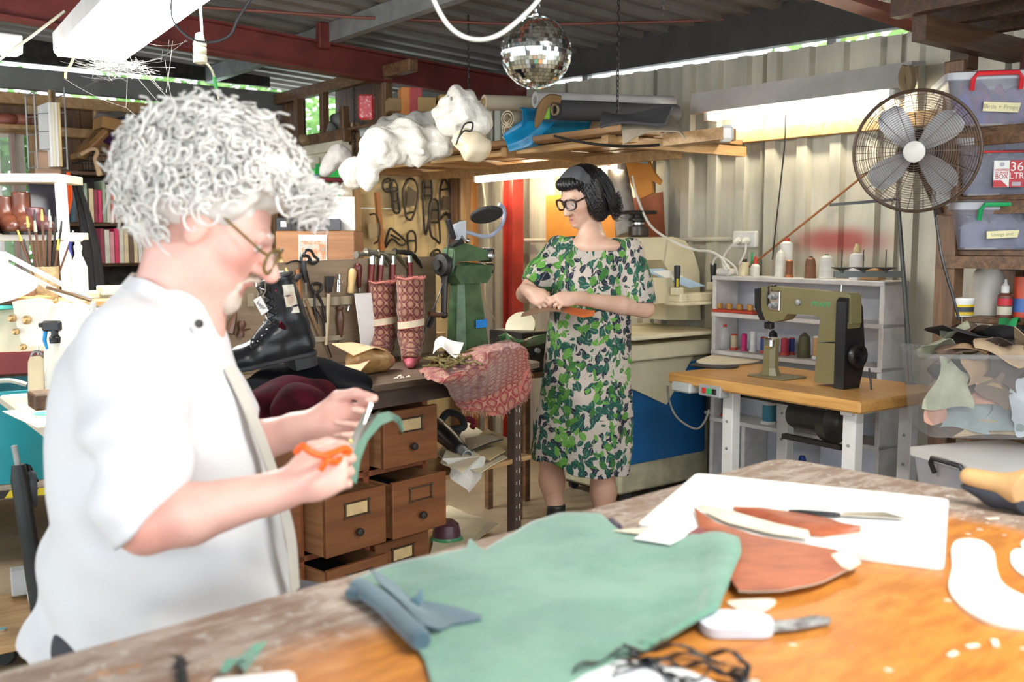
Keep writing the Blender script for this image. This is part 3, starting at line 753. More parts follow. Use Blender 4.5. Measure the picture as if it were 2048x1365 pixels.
TL,TR,BR=FT(1393,957),FT(1897,1010),FT(1888,1144);BLc=TL+BR-TR
def rrect(a,b_,c,d,r=.02):
    q=[a,b_,c,d];out=[]
    for i in range(4):
        p,e,f=q[i],(q[i-1]-q[i]).normalized(),(q[(i+1)%4]-q[i]).normalized()
        for k in range(5):t=k/4;out.append((p+e*r*(1-t)**2+f*r*t**2))
    return out
mb=MB();mb.prism([(p.x,p.y)for p in rrect(TL,TR,BR,BLc)][::-1],TZ+.001,TZ+.013);solo('cutting_board',mb,mat('white_board',(.88,.88,.87),.45,0,.03),'big white plastic cutting board lying on the table','cutting board')
mb=MB();mb.sheet(coons(flat([(1268,1078),(1340,1090)],.016),flat([(1340,1090),(1400,1060)],.016),flat([(1335,1033),(1400,1060)],.016),flat([(1268,1078),(1335,1033)],.016),6,6),.0015);solo('card',mb,M_paper,'blank white card poking out beyond the green hide by the board','card')
mb=MB();mb.sheet(coons(flat([(1225,1062),(1330,1075)],.012),flat([(1330,1075),(1345,1052)],.012),flat([(1268,1058),(1345,1052)],.012),flat([(1225,1062),(1268,1058)],.012),5,4),.0015);solo('leather_offcut',mb,mat('cream_leather',(.78,.70,.56),.7),'pale cream leather strip poking from under the white card','leather')
# knife on the board
kt=thing('craft_knife','slim craft knife lying on the white cutting board','knife',FT(1577,1023,.013))
mb=MB();mb.tube([FT(1577,1024,.019),FT(1600,1025,.020),FT(1668,1030,.020),FT(1680,1031,.019)],[.004,.0055,.0055,.004],8);mb.build('handle',M_black,kt,world=True)
mb=MB();pa=[FT(1680,1032,.018),FT(1812,1039,.018),FT(1770,1026,.018),FT(1688,1026,.018)];mb.prism([(p.x,p.y)for p in pa][::-1],TZ+.017,TZ+.0195);mb.build('blade',mat('honed_blade',(.62,.58,.5),.3,.8),kt,world=True,smooth=0)
# leathers cut to shape
def russet():
    g=Gr('russet_leather');c=g.co();n=g.noise(c,6.,5.,.65);v=g.noise(g.mp(c,(2,9,2)),6.,4.)
    g.bump(g.noise(c,90.,3.),.15,.002);return g.out(g.mix(g.mapr(n+(v-.5)*.4,.36,.66),(.44,.125,.055),(.28,.07,.035)),.45)
M_rus=russet();M_flesh=mat('leather_flesh_side',(.80,.70,.55),.8)
def hide(name,tp,bt,dzf,label,m=M_rus,flesh=None,nu=26,nv=10,back=M_flesh):
    g=coons(flat(bt,0),flat([bt[-1],tp[-1]],0),flat(tp,0),flat([bt[0],tp[0]],0),nu,nv,lambda p,u,v:p+V((0,0,dzf(u,v))))
    o=thing(name,label,'leather',g[0][0]);mb=MB();mb.sheet(g,.0016);mb.build('grain_side',m,o,world=True,smooth=60)
    mb=MB();mb.sheet([[p-V((0,0,.0022))for p in r_]for r_ in g],.0012);mb.build('flesh_side',back,o,world=True,smooth=60)
    if flesh:mb=MB();mb.sheet(coons(*[flat(q,0)for q in flesh],18,5,lambda p,u,v:p+V((0,0,.021+.008*math.sin(pi*v)))),.0016);mb.build('turned_edge',back,o,world=True,smooth=60)
    return o
hide('leather_piece',[(1388,1037),(1430,1066),(1510,1090),(1600,1104),(1672,1118),(1704,1150)],[(1400,1075),(1440,1150),(1478,1202),(1560,1200),(1640,1184),(1704,1152)],lambda u,v:.0155+.006*v*max(0,1-u*1.6),'big russet leather shoe piece half under the green hide',
     flesh=([(1392,1036),(1450,1066),(1540,1090),(1620,1102)],[(1620,1102),(1612,1086)],[(1420,1044),(1470,1046),(1550,1070),(1612,1086)],[(1392,1036),(1420,1044)]))
hide('leather_piece',[(1465,1040),(1520,1034),(1590,1042),(1660,1056),(1722,1080)],[(1470,1043),(1522,1056),(1565,1078),(1640,1093),(1718,1083)],lambda u,v:.017+.01*math.sin(pi*v),'smaller russet leather shoe piece lying on the cutting board')
hide('leather_piece',[(1376,1086),(1396,1073),(1440,1086)],[(1378,1092),(1400,1104),(1442,1100)],lambda u,v:.017,'dark pink leather bit tucked against the green hide',mat('plum_leather',(.25,.07,.075),.5))
slab('leather_scrap',[(1662,1112),(1700,1098),(1722,1128),(1700,1142),(1684,1136)],.0015,M_flesh,'cream scrap sticking out beside the big russet leather piece','leather',.016,False)
slab('leather_scrap',[(1458,1204),(1540,1200),(1548,1212),(1506,1234),(1470,1218)],.0015,M_flesh,'cream triangular scrap on the bare orange wood','leather',.001)
slab('insole',[(1902,1105),(1912,1088),(1935,1083),(1968,1090),(1988,1112),(1994,1150),(2012,1180),(2060,1205),(2110,1240),(2080,1262),(2000,1257),(1940,1232),(1906,1200),(1897,1175),(1904,1140)],.006,mat('pale_veg_leather',(.86,.74,.65),.6,0,.06),'pale pink leather insole lying on the orange wood','insole',.001)
slab('plastic_pattern',[(2022,1110),(2040,1102),(2080,1120),(2090,1160),(2050,1156),(2024,1134)],.004,M_white,'rounded white pattern piece next to the pink insole','pattern',.001)
slab('plastic_pattern',[(2042,1090),(2060,1078),(2090,1090),(2085,1104),(2050,1104)],.004,M_white,'small white pattern tip beyond the rounded white one','pattern',.001)
# painty knife
o=thing('palette_knife','white-handled knife with a paint-crusted blade on the table','knife',FT(1397,1262))
pa=spl([FT(*q)for q in((1397,1260),(1405,1246),(1450,1241),(1510,1247),(1540,1256),(1540,1278),(1470,1281),(1420,1279))],4,True);mb=MB();mb.prism([(p.x,p.y)for p in pa][::-1],TZ+.002,TZ+.016);mb.build('handle',mat('white_handle',(.72,.76,.86),.4),o,world=True)
pa=[FT(*q)for q in((1538,1253),(1580,1252),(1625,1242),(1662,1247),(1660,1256),(1600,1268),(1540,1274))];mb=MB();mb.prism([(p.x,p.y)for p in pa][::-1],TZ+.006,TZ+.0085);mb.build('blade',mat('crusted_blade',(.45,.46,.46),.6,.3,.5,60,c2=(.14,.13,.12)),o,world=True,smooth=0)
# black straps
mb=MB()
for pts in(((1150,1345),(1220,1312),(1300,1300),(1400,1305),(1478,1318),(1495,1345),(1470,1375)),((1230,1325),(1300,1330),(1370,1330),(1440,1345),(1490,1350)),((1250,1300),(1290,1322),(1330,1345),(1380,1385)),((1360,1372),(1410,1350),(1460,1350),(1500,1378)),((1230,1350),(1330,1318),(1450,1325))):
    p=spl([FT(x,y,.012)for x,y in pts],6);g=[]
    for i,q in enumerate(p):
        d=(p[min(i+1,len(p)-1)]-p[max(0,i-1)]).normalized();s_=V((-d.y,d.x,0));g.append([q+s_*.004+V((0,0,.006*math.sin(i*.9))),q-s_*.004+V((0,0,.004+.006*math.sin(i*.9+1)))])
    mb.sheet(g,.002)
solo('leather_strap',mb,M_black,'tangle of thin black leather straps at the near table edge','strap',smooth=60)
slab('plastic_bag',[(1150,1385),(1180,1345),(1260,1330),(1330,1340),(1400,1360),(1420,1390)],.006,mat('milky_plastic',(.80,.82,.84),.3),'crumpled white plastic under the black straps','bag',.002)
slab('card',[(400,1400),(430,1362),(575,1346),(590,1352),(600,1400)],.003,M_paper,'white card cut off by the near table edge','card',.001,False)
mb=MB()
for i in range(60):x,y=rr.gauss(362,4),rr.uniform(1318,1372);p=FT(x,y,.006);mb.tube([p,p+V((rr.uniform(-.008,.008),rr.uniform(-.008,.008),rr.uniform(0,.008)))],.0008,4)
p=[FT(x,y,.005)for x,y in((360,1322),(364,1345),(370,1380))];mb.tube(p,.006,8);solo('brush',mb,M_rubber,'small dark bristly brush head on the scuffed table edge','brush')
mb=MB();mb.sheet(coons(flat([(440,1346),(470,1318),(505,1300)],.01),flat([(505,1300),(535,1292)],.01),flat([(455,1345),(490,1330),(500,1310),(535,1292)],.01),flat([(440,1346),(455,1345)],.01),10,4,lambda p,u,v:p+V((0,0,.01*math.sin(u*7)))),.002)
mb.sheet(coons(flat([(470,1322),(500,1298)],.01),flat([(500,1298),(515,1312)],.01),flat([(490,1345),(505,1325),(515,1312)],.01),flat([(470,1322),(490,1345)],.01),6,4),.002)
solo('leather_scrap',mb,M_suede,'forked green suede scrap lying on the scuffed table edge','leather',smooth=60)
for i,(x,y,a)in enumerate(((1945,1296,20),(1990,1290,70),(1905,1312,40),(1985,1040,10))):
    mb=MB();mb.box((0,0,.002),(.02+.006*(i%2),.009,.003),.001,a,Matrix.Translation(FT(x,y)));solo('wood_shaving',mb,M_flesh,['small pale shaving lying near the pink insole','round pale chip under the pink insole','flat tan chip at the corner of the orange wood','tiny pale chip beside the black-soled shoe'][i],'shaving')
mb=MB();mb.tube([FT(1222,1042,.006),FT(1238,1056,.006)],.007,8);solo('ferrule',mb,mat('dull_violet_metal',(.20,.16,.22),.4,.6),'short dark metal tube at the table edge beyond the green hide','tube')
# shoe on its last at the far right
a_=FT(1935,1012);b_=FT(2120,1040);d=(b_-a_).normalized();sd=V((-d.y,d.x,0));lo=a_-d*.06-V((.12,.12,0));hi=b_+V((.12,.14,.2))
def q3(x,y,z):v=a_+d*x+sd*y;return(v.x,v.y,TZ+z)
o=thing('shoe_on_last','tan leather shoe on its last with a black sole','shoe',(a_.x,a_.y,TZ))
s=SDF((min(lo.x,hi.x),min(lo.y,hi.y),TZ-.01),(max(lo.x,hi.x),max(lo.y,hi.y),TZ+.22),.004)
s.rc(q3(.0,0,.062),q3(.10,0,.047),.018,.030,.03).rc(q3(.10,0,.047),q3(.22,0,.065),.030,.036,.03).rc(q3(.22,0,.07),q3(.24,0,.17),.033,.03,.04).rc(q3(.13,0,.07),q3(.22,0,.11),.03,.03,.03)
s.build('upper',mat('tan_calf',(.62,.36,.15),.5,0,.25,10),o)
s=SDF((min(lo.x,hi.x),min(lo.y,hi.y),TZ-.01),(max(lo.x,hi.x),max(lo.y,hi.y),TZ+.1),.004)
s.rc(q3(-.004,0,.045),q3(.05,0,.030),.013,.024,.01).rc(q3(.05,0,.030),q3(.11,0,.033),.024,.032,.01).rc(q3(.11,0,.033),q3(.25,0,.033),.032,.032,.01)
s.field(lambda X,Y,Z:np.maximum(TZ+.001-Z,Z-TZ-.045)+0*X+0*Y,'and',.004);s.build('sole',mat('navy_rubber',(.03,.035,.05),.6),o)
# ------------------------------------------------------------------ the bench in the middle and all that lies on it
BZ=.85;b0=F(1090,724,BZ);BRZ=48;BM=Matrix.Translation((b0.x,b0.y,0))@Matrix.Rotation(math.radians(BRZ),4,'Z');BI=BM.inverted()
def BW(x,y,z):return BM@V((x,y,z))
def BP(px,py,yl):
    r=ray(px,py);n=BM.to_3x3()@V((0,1,0));k=(BW(0,yl,0)-CAM).dot(n)/r.dot(n);return BI@(CAM+r*k)
def BF(px,py,z):return BI@F(px,py,z)
BLEN=1.47;BD=.68
bench=thing('bench','dark steel-framed workbench with drawers below and boots on top','bench',(b0.x,b0.y,0),BRZ)
M_bt=wood('greasy_bench_top',(.19,.13,.09),(.09,.06,.04),0,.7,.55);M_ang=mat('slotted_angle_steel',(.10,.065,.05),.55,.3,.3)
mb=MB();pl=[(-BLEN,.0),(-.06,.0),(-.02,.012),(0,.05),(.0,BD),(-BLEN,BD)];mb.prism(pl,BZ-.022,BZ);mb.build('worktop',M_bt,bench,smooth=0)
mb=MB();mb.box((-BLEN/2-.03,.03,BZ-.055),(BLEN-.1,.012,.065));mb.box((-BLEN/2-.03,BD-.03,BZ-.055),(BLEN-.1,.012,.065));mb.box((-.09,BD/2,BZ-.055),(.012,BD-.06,.065));mb.build('rail',M_ang,bench,smooth=0)
for lx,ly in((-.135,.03),(-.135,BD-.04),(-BLEN+.1,.03),(-BLEN+.1,BD-.04)):
    mb=MB();mb.box((lx,ly,BZ/2-.02),(.04,.003,BZ-.04));mb.box((lx-.02,ly+.02,BZ/2-.02),(.003,.04,BZ-.04));leg=mb.build('leg',M_ang,bench,smooth=0)
    if lx>-1 and ly<.1:
        mb=MB()
        for i in range(15):
            z=.06+i*.05
            for dx,h in((-.009,.012),(.009,.02)):mb.box((lx+dx,ly-.002,z),(.0045,.001,h))
        mb.build('slot',mat('slot_bright',(.55,.50,.42),.6),leg,kind='stuff',smooth=0)
mb=MB();mb.box((-.29,BD/2,.45),(.50,BD-.08,.018));mb.build('lower_shelf',M_tan,bench,smooth=0)
mb=MB();mb.box((-.29,BD/2,.06),(.50,BD-.08,.018));mb.build('lower_shelf',M_tan,bench,smooth=0)

# drawer cabinet: three columns of three card drawers
M_dr=wood('drawer_mahogany',(.235,.088,.032),(.150,.052,.018),0,.5,.38,.25,.04);M_drs=wood('drawer_side',(.40,.20,.09),(.25,.11,.045),1,.8);M_fr=wood('cabinet_rail',(.30,.095,.035),(.19,.055,.02),2,.6)
M_br=mat('dull_brass',(.14,.105,.075),.4,.8,.3);M_card=mat('old_card',(.66,.48,.24),.8,0,.2,20);M_card2=mat('pale_card',(.72,.64,.50),.8,0,.15,20)
CX0=-.575;PIT=.29;CH=.755
cab=thing('drawer_cabinet','mahogany card-index cabinet with open drawers under the bench','cabinet',BW(0,0,0),BRZ);
mb=MB();xl=CX0-3*PIT
mb.box(((CX0+xl)/2,.36,.015),(3*PIT+.03,.50,.03));mb.box(((CX0+xl)/2,.36,CH+.0),(3*PIT+.03,.50,.024));mb.box(((CX0+xl)/2,.60,CH/2),(3*PIT,.02,CH))
for i in range(4):mb.box((CX0-i*PIT,.36,CH/2),(.026,.50,CH))
for j in(1,2):mb.box(((CX0+xl)/2,.36,.02+j*.246),(3*PIT,.50,.02))
mb.build('carcass',M_fr,cab,smooth=0)
pull={(0,0):.10,(0,1):0.,(0,2):.045,(1,0):.0,(1,1):.005,(1,2):.09}
HND=MB();HND.lathe([(.006,0),(.006,.008),(.013,.011),(.0145,.017),(.013,.024),(.006,.026),(0,.026)],14,ax=((0,0,0),(0,-1,0)))
proto=None
for ci in range(3):
    for ri in range(3):
        y0=pull.get((ci,ri),.10);cx=CX0-PIT*(ci+.5);cz=.148+ri*.246
        mb=MB();w2,h2,dp=.262,.205,.40
        mb.box((cx,y0-.009,cz),(w2,.018,h2),.0025);dr=mb.build('drawer',M_dr,cab,smooth=0)
        mb=MB()
        for sx in(-1,1):mb.box((cx+sx*(w2/2-.006),y0+dp/2,cz-.004),(.010,dp,h2-.012))
        mb.box((cx,y0+dp-.005,cz-.004),(w2-.01,.01,h2-.012));mb.build('drawer_side',M_drs,dr,smooth=0)
        mb=MB();mb.box((cx,y0+dp/2,cz-h2/2+.012),(w2-.02,dp,.008));mb.build('drawer_bottom',M_dk,dr,smooth=0)
        if y0<.09:mb=MB();mb.box((cx,y0+.2,cz-.02),(w2-.03,.34,h2-.1),.02);mb.build('contents',M_rubber,dr,smooth=0)
        fz=cz+.045;mb=MB()
        for sx in(-1,1):mb.box((cx+sx*.051,y0-.021,fz),(.006,.005,.052),.001)
        for sz in(-1,1):mb.box((cx,y0-.021,fz+sz*.024),(.108,.005,.005),.001)
        for sx in(-1,1):
            for sz in(-1,1):mb.lathe([(.005,0),(.004,.003),(0,.004)],8,ax=((cx+sx*.054,y0-.022,fz+sz*.025),(0,-1,0)))
        mb.build('label_holder',M_br,dr,smooth=0)
        if(ci,ri)!=(0,1):mb=MB();mb.box((cx,y0-.0195,fz),(.09,.002,.040));mb.build('label_card',M_card2 if(ci,ri)==(1,0)else M_card,dr,smooth=0)
        mb=MB();mb.add([v+V((cx,y0-.018,cz-.035))for v in[V(v)for v in HND.v]],HND.f);mb.build('knob',M_iron,dr)

# under the bench: heat gun, papers, bag, green foot
def bthing(name,label,cat,x,y,z,group=None):return thing(name,label,cat,BW(x,y,z),BRZ,group)
M_bp=mat('brown_pattern_paper',(.72,.56,.30),.8,0,.2,5);M_cp=mat('cream_pattern_card',(.74,.66,.48),.8,0,.12,5)
def bsheet(name,pts,z,m,label,cat='paper',th=.002,warp=.01,yl=None):
    """pts: four corners in the picture on the level z"""
    a,b_,c,d=[BW(*(BF(x,y,z)))for x,y in pts]
    mb=MB();mb.sheet(coons([a,b_],[b_,c],[d,c],[a,d],9,7,lambda p,u,v:p+V((0,0,warp*(fbm(p,6)+.6)))),th);return solo(name,mb,m,label,cat,smooth=60)
ZS=.46
bsheet('pattern_card',[(872,915),(960,950),(1035,905),(930,845)],ZS,M_cp,'big cream pattern card on the shelf under the bench',th=.003)
bsheet('pattern_card',[(915,905),(980,925),(1033,890),(975,860)],ZS+.022,M_bp,'brown pattern paper on top of the cream card under the bench',th=.003)
bsheet('pattern_card',[(880,930),(925,952),(962,915),(905,880)],ZS+.045,M_cp,'curved cream pattern piece under the heat gun',th=.002,warp=.012)
bsheet('leather_piece',[(935,905),(1006,880),(985,870),(930,880)],ZS+.06,M_black,'dark flat leather piece lying on the brown pattern paper','leather',th=.006,warp=.004)
mb=MB();A=[BP(x,y,.03)for x,y in((880,918),(968,912),(958,955),(930,985),(905,960))];A=[BM@p for p in A]
mb.sheet(coons([A[0],A[4],A[3]],[A[3],A[2]],[A[0],A[1],A[2]],[A[0],A[0]+V((0,0,.002))],14,8,lambda p,u,v:p+BM.to_3x3()@V((0,-.02*math.sin(9*u)*(1-v)-.012,0))),.001)
M_clear=Gr('clear_plastic_film');_c=M_clear.co();M_clear.bump(M_clear.noise(_c,30.,3.),.8,.01);M_clear=M_clear.out((.85,.84,.80),.15,alpha=.45,spec=.8)
solo('plastic_bag',mb,M_clear,'clear crinkled plastic bag hanging off the shelf below the heat gun','bag',smooth=60)
# heat gun
h0,h1=BW(*BF(880,862,ZS+.10)),BW(*BF(935,912,ZS+.055))
hd=(h1-h0).normalized();o=thing('heat_gun','black heat gun with a metal nozzle under the bench','heat gun',h0,rot=frame(hd,(0,0,1)))
ln=(h1-h0).length;mb=MB();mb.lathe([(.030,-.09),(.040,-.075),(.043,-.02),(.040,.01),(.043,.02),(.041,.05),(.030,ln*.78),(.028,ln*.8)],20,ax=((0,0,0),(1,0,0)));mb.tube([(-.03,0,-.02),(-.05,.05,-.05),(-.06,.1,-.06)],[.022,.022,.024],10);mb.build('body',M_black,o)
mb=MB();mb.lathe([(.021,ln*.78),(.021,ln*.95),(.0225,ln*.955),(.0225,ln),(.018,ln),(.018,ln*.9),(0,ln*.9)],18,ax=((0,0,0),(1,0,0)));mb.build('nozzle',M_steel,o)
mb=MB();mb.box((-.06,-.02,.044),(.05,.05,.004),.001);mb.build('sticker',M_white,o,smooth=0);mb=MB();mb.box((-.05,-.02,.0465),(.028,.03,.002));mb.build('green_patch',mat('label_green',(.05,.42,.12),.5),o,smooth=0)
mb=MB();c=BW(*BF(905,842,ZS+.12));mb.tube(spl([c+V((-.05,0,0)),c+V((-.02,.03,.03)),c+V((.03,.01,.02)),c+V((.05,-.02,-.02)),c+V((.01,-.03,-.03)),c+V((-.03,-.01,-.04)),c+V((.03,.03,-.05))],6),.016,8);solo('dark_cloth',mb,M_rubber,'bundled black cloth and cord behind the heat gun','cloth')
mb=MB();c=BW(*BF(935,845,ZS+.10));mb.tube(spl([c+V((-.02,0,0)),c+V((0,.02,.01)),c+V((.03,0,0)),c+V((.02,-.02,-.02))],6),.014,8);solo('red_glove',mb,mat('red_knit',(.30,.03,.04),.9),'dark red rolled knit scrap behind the heat gun','cloth')
# green cast foot and papers on the low shelf
c=BF(893,1088,.07);o=bthing('iron_foot','rounded green cast-iron foot beside the lowest drawers','iron foot',c.x,c.y,.07)
mb=MB();mb.lathe([(0,.0),(.062,.0),(.07,.008),(.072,.022),(.060,.036),(.058,.05),(.050,.085),(.03,.10),(0,.102)],24);mb.build('base',mat('green_enamel',(.08,.30,.14),.35,0,.3),o)
mb=MB();mb.lathe([(.061,.036),(.060,.05),(.052,.086),(.032,.102),(.0,.104)],24);mb.build('plum_upper',mat('plum_enamel',(.09,.035,.05),.35),o)
for k,(dx,dz,m_,lab)in enumerate(((0,0,M_bp,'lowest brown sheet of the paper pile by the green foot'),(6,.008,M_cp,'cream sheet in the middle of the paper pile by the green foot'),(-8,.016,mat('manila',(.80,.74,.52),.8),'topmost manila sheet of the paper pile by the green foot'))):
    bsheet('paper_sheet',[(868+dx,1118),(925+dx,1105-dx),(988+dx*2,1050),(890+dx,1015)],.07+dz,m_,lab,warp=.012,th=.0015)

# tool panel standing along the back of the bench
M_pb=wood('panel_board',(.34,.255,.17),(.24,.17,.105),0,.5,.7);YB=.60
pl0,pl1=BP(445,531,YB),BP(870,513,YB)
pan=bthing('tool_board','upright plywood tool panel with leather loops at the back of the bench','panel',0,0,0)
tl=BP(715,518,YB);mb=MB();mb.prism([(pl0.x-.03,BZ),(tl.x,BZ),(tl.x,tl.z),(pl0.x-.03,pl0.z)],-YB-.012,-YB,Matrix(((1,0,0,0),(0,0,-1,0),(0,1,0,0),(0,0,0,1))));mb.build('board',M_pb,pan,smooth=0)
mb=MB();mb.prism([(tl.x+.002,BZ),(pl1.x,BZ),(pl1.x,pl1.z),(tl.x+.002,pl1.z-.005)],-YB-.006,-YB+.004,Matrix(((1,0,0,0),(0,0,-1,0),(0,1,0,0),(0,0,0,1))));mb.build('board',M_pb,pan,smooth=0)
M_loop=mat('loop_leather',(.36,.30,.20),.75,0,.25,14)
def loops(xs,z,h,nm):
    mb=MB();pts=[]
    for i in range(len(xs)-1):
        for k in range(6):t=k/6;pts.append((L(xs[i],xs[i+1],t),YB-.003-.018*math.sin(pi*t)))
    pts.append((xs[-1],YB-.003));mb.sheet([[V((x,y,z-h/2)),V((x,y,z+h/2))]for x,y in pts],.003);return mb.build(nm,M_loop,pan,smooth=60)
lz=BP(700,600,YB).z;loops([BP(x,600,YB).x for x in(605,630,655,680,708,730)],lz,.034,'loop_strap');loops([BP(x,678,YB).x for x in(600,625,655,690)],BP(650,677,YB).z,.02,'loop_strap')
mb=MB()
for x in(500,520):q=BP(x,600,YB);mb.box((q.x,YB-.004,q.z),(.028,.004,.05))
mb.build('plate',M_loop,pan,smooth=0)
def up(px,py,dy=-.018):q=BP(px,py,YB+dy);return V((q.x,q.y,q.z))
def tool(name,label,cat,px,py):q=up(px,py);return thing(name,label,cat,BW(q.x,q.y,q.z),BRZ),q
def rel(q,px,py,dy=-.018):return up(px,py,dy)-q
M_awl=mat('light_handle',(.62,.42,.18),.4,0,.15);M_wal=mat('walnut_handle',(.13,.06,.035),.35,0,.3);M_redh=mat('red_handle',(.24,.025,.02),.35,0,.4,12)
def turned(mb,a,b_,prof):a,b_=V(a),V(b_);d=b_-a;mb.lathe([(r,z*d.length)for r,z in prof],14,ax=(a,d))
# awls
o,q=tool('awl','awl with a pale turned handle in the leather loops','awl',703,583);mb=MB();turned(mb,rel(q,701,587),rel(q,706,537),[(.013,0),(.015,.1),(.013,.3),(.0165,.62),(.017,.85),(.011,.98),(0,1)]);mb.build('handle',M_awl,o);mb=MB();mb.cyl(rel(q,698,612),rel(q,695,622),.006,n=8);mb.build('blade',M_chrome,o)
o,q=tool('awl','awl with a dark red-brown handle beside the pale one','awl',719,578);mb=MB();turned(mb,rel(q,719,576),rel(q,716,526),[(.006,0),(.009,.15),(.010,.3),(.0165,.72),(.0165,.85),(.010,.97),(0,1)]);mb.build('handle',mat('maroon_handle',(.10,.02,.018),.25),o);mb=MB();mb.cyl(rel(q,719,584),rel(q,719,574),.004,n=8);mb.build('ferrule',M_steel,o)
# brush
o,q=tool('brush','flat black-bristled brush with a pale stick handle in the loops','brush',653,590);mb=MB();turned(mb,rel(q,652,690),rel(q,657,588),[(.007,0),(.009,.4),(.008,1)]);mb.build('handle',mat('ash_stick',(.62,.50,.33),.6),o)
mb=MB();mb.box(rel(q,658,580),(.026,.014,.022),.002);mb.build('ferrule',M_iron,o,smooth=0);mb=MB();a=rel(q,658,576);c=rel(q,660,553);mb.prism([(a.x-.013,a.z),(a.x+.013,a.z),(c.x+.019,c.z),(c.x-.017,c.z)],-.008,.008,Matrix(((1,0,0,0),(0,0,-1,0),(0,1,0,0),(0,0,0,1))));mb.build('bristles',M_rubber,o,smooth=0)
# ringed punch
o,q=tool('punch','steel screw punch with a ring and walnut handle in the loops','punch',679,600);mb=MB();mb.cyl(rel(q,678,585),rel(q,678,549),.0045,n=8);mb.cyl(rel(q,674,585),rel(q,675,560),.003,n=8);mb.build('shaft',M_chrome,o)
mb=MB();c=rel(q,679,564);mb.tube([c+V((.010*math.cos(t),-.004,.010*math.sin(t)))for t in[2*pi*k/14 for k in range(14)]],.002,6,True);mb.build('ring',M_chrome,o)
mb=MB();turned(mb,rel(q,681,675),rel(q,680,612),[(.006,0),(.009,.08),(.016,.5),(.017,.65),(.010,.84),(.015,.9),(.015,.97),(.008,1)]);mb.build('handle',M_wal,o);mb=MB();mb.tube([rel(q,680,674),rel(q,675,690),rel(q,678,697)],[.003,.002,.0006],6);mb.build('hook',M_iron,o)
# pincers
o,q=tool('pincers','dark iron pincers hanging open in the leather loops','pincers',632,590);mb=MB()
for sx,pts in((-1,((630,588),(628,610),(634,648))),(1,((633,586),(643,605),(648,625),(652,646)))):mb.tube(spl([rel(q,*p)for p in pts],5),[.006]*(5*(len(pts)-1))+[.005],8)
for pts in(((631,588),(624,578),(625,570),(634,567)),((632,588),(642,580),(642,570),(634,567))):mb.tube(spl([rel(q,*p)for p in pts],5),.0065,8)
mb.ball(rel(q,631,587),.010,10);mb.build('jaw',M_iron,o)
# shears with black handles above the board, dark knives and a curved wire
o,q=tool('shears','big shears with black loop handles poking above the tool panel','shears',610,560);mb=MB();mb.tube(spl([rel(q,*p)for p in((606,515),(611,502),(622,502),(628,512),(636,520),(626,528),(614,520))],5),.006,8);mb.tube(spl([rel(q,*p)for p in((602,522),(604,513),(616,513),(622,523))],5),.0065,8);mb.tube([rel(q,606,522),rel(q,607,545),rel(q,612,565)],[.012,.013,.006],8);mb.build('handle',M_black,o);mb=MB();mb.tube([rel(q,611,562),rel(q,612,590)],[.004,.001],6);mb.build('blade',M_steel,o)
o,q=tool('wooden_stick','slanting light wooden stick leaning behind the tool panel','stick',562,540);mb=MB();mb.tube([rel(q,553,506,.03),rel(q,566,528,.02),rel(q,578,552)],[.005,.008,.006],8);mb.build('shaft',M_awl,o)
for k,(a,c,r0,m_,lab)in enumerate((((576,550),(580,575),.012,M_black,'knife with a short black handle behind the black boot'),((595,540),(600,600),.010,mat('amber_handle',(.40,.15,.04),.35),'knife with an amber wooden handle behind the black boot'),((612,600),(640,672),.008,wood('oak_stick',(.30,.19,.10),(.2,.12,.06),2),'slim brown wooden file handle slanting behind the boot heel'),((590,560),(601,548),.014,M_rubber,'curled dark leather scrap above the black boot'))):
    o,q=tool('hand_tool',lab,'tool',*a);mb=MB();mb.tube([rel(q,*a),rel(q,(a[0]+c[0])/2,(a[1]+c[1])/2),rel(q,*c)],[r0*.8,r0,r0*.7],10);mb.build('handle',m_,o)
o,q=tool('smoothing_tool','old wooden-handled tool leaning low on the panel by the boot laces','tool',462,660);mb=MB();mb.tube([rel(q,460,668),rel(q,466,645),rel(q,473,625)],[.018,.014,.003],8);mb.build('blade',M_wal,o);mb=MB();turned(mb,rel(q,481,675),rel(q,484,642),[(.012,0),(.014,.2),(.008,.4),(.016,.75),(.012,1)]);mb.tube([rel(q,483,662),rel(q,500,658)],.004,6);mb.build('handle',M_wal,o)
mb=MB();mb.tube(spl([BW(*up(*p))for p in((573,528),(585,523),(600,524),(612,540),(618,565),(628,610),(644,640),(652,680),(663,715))],5),.0035,6);solo('black_cable',mb,M_black,'thin black cord hanging down the front of the tool panel','cord')
# hammers hooked over the top edge
def hammer(px,py,label,hm,tilt,handle_px,flip=1):
    o,q=tool('hammer',label,'hammer',px,py);mb=MB();T_=Matrix.Rotation(tilt,4,'Y');c=V((0,0,0))
    path=[T_@V(p)for p in((-.075,0,-.004),(-.06,0,0),(-.035,0,.006),(0,0,.009),(.03,0,.006),(.06,0,-.012),(.088,0,-.035))]
    mb.tube(path,[.013,.010,.011,.014,.011,.009,.004],10);mb.lathe([(.016,0),(.017,.006),(.015,.012)],12,ax=(path[0]-V((.012,0,0)),(1,0,0)));mb.build('head',hm,o)
    hq=rel(q,*handle_px);mb=MB();mb.tube([(0,0,.0),L(V((0,0,0)),hq,.22)],[.0135,.0135],12);mb.build('ferrule',M_chrome,o)
    mb=MB();mb.tube([L(V((0,0,0)),hq,.22),L(V((0,0,0)),hq,.6),hq],[.0135,.0125,.015],12);mb.build('handle',M_redh,o)
M_hh=mat('hammer_steel',(.42,.40,.34),.3,.9,.25)
hammer(745,512,'red-handled hammer hooked over the panel at its middle',M_hh,.12,(740,590));hammer(763,512,'red-handled hammer lying second in the row of hammer heads',M_hh,.28,(757,595));hammer(786,512,'red-handled hammer with a yellowed head above the brocade boots',mat('brassy_steel',(.45,.40,.25),.35,.9),.2,(784,590))
hammer(818,511,'dark iron hammer last in the row of hooked hammers',M_iron,.25,(822,575))
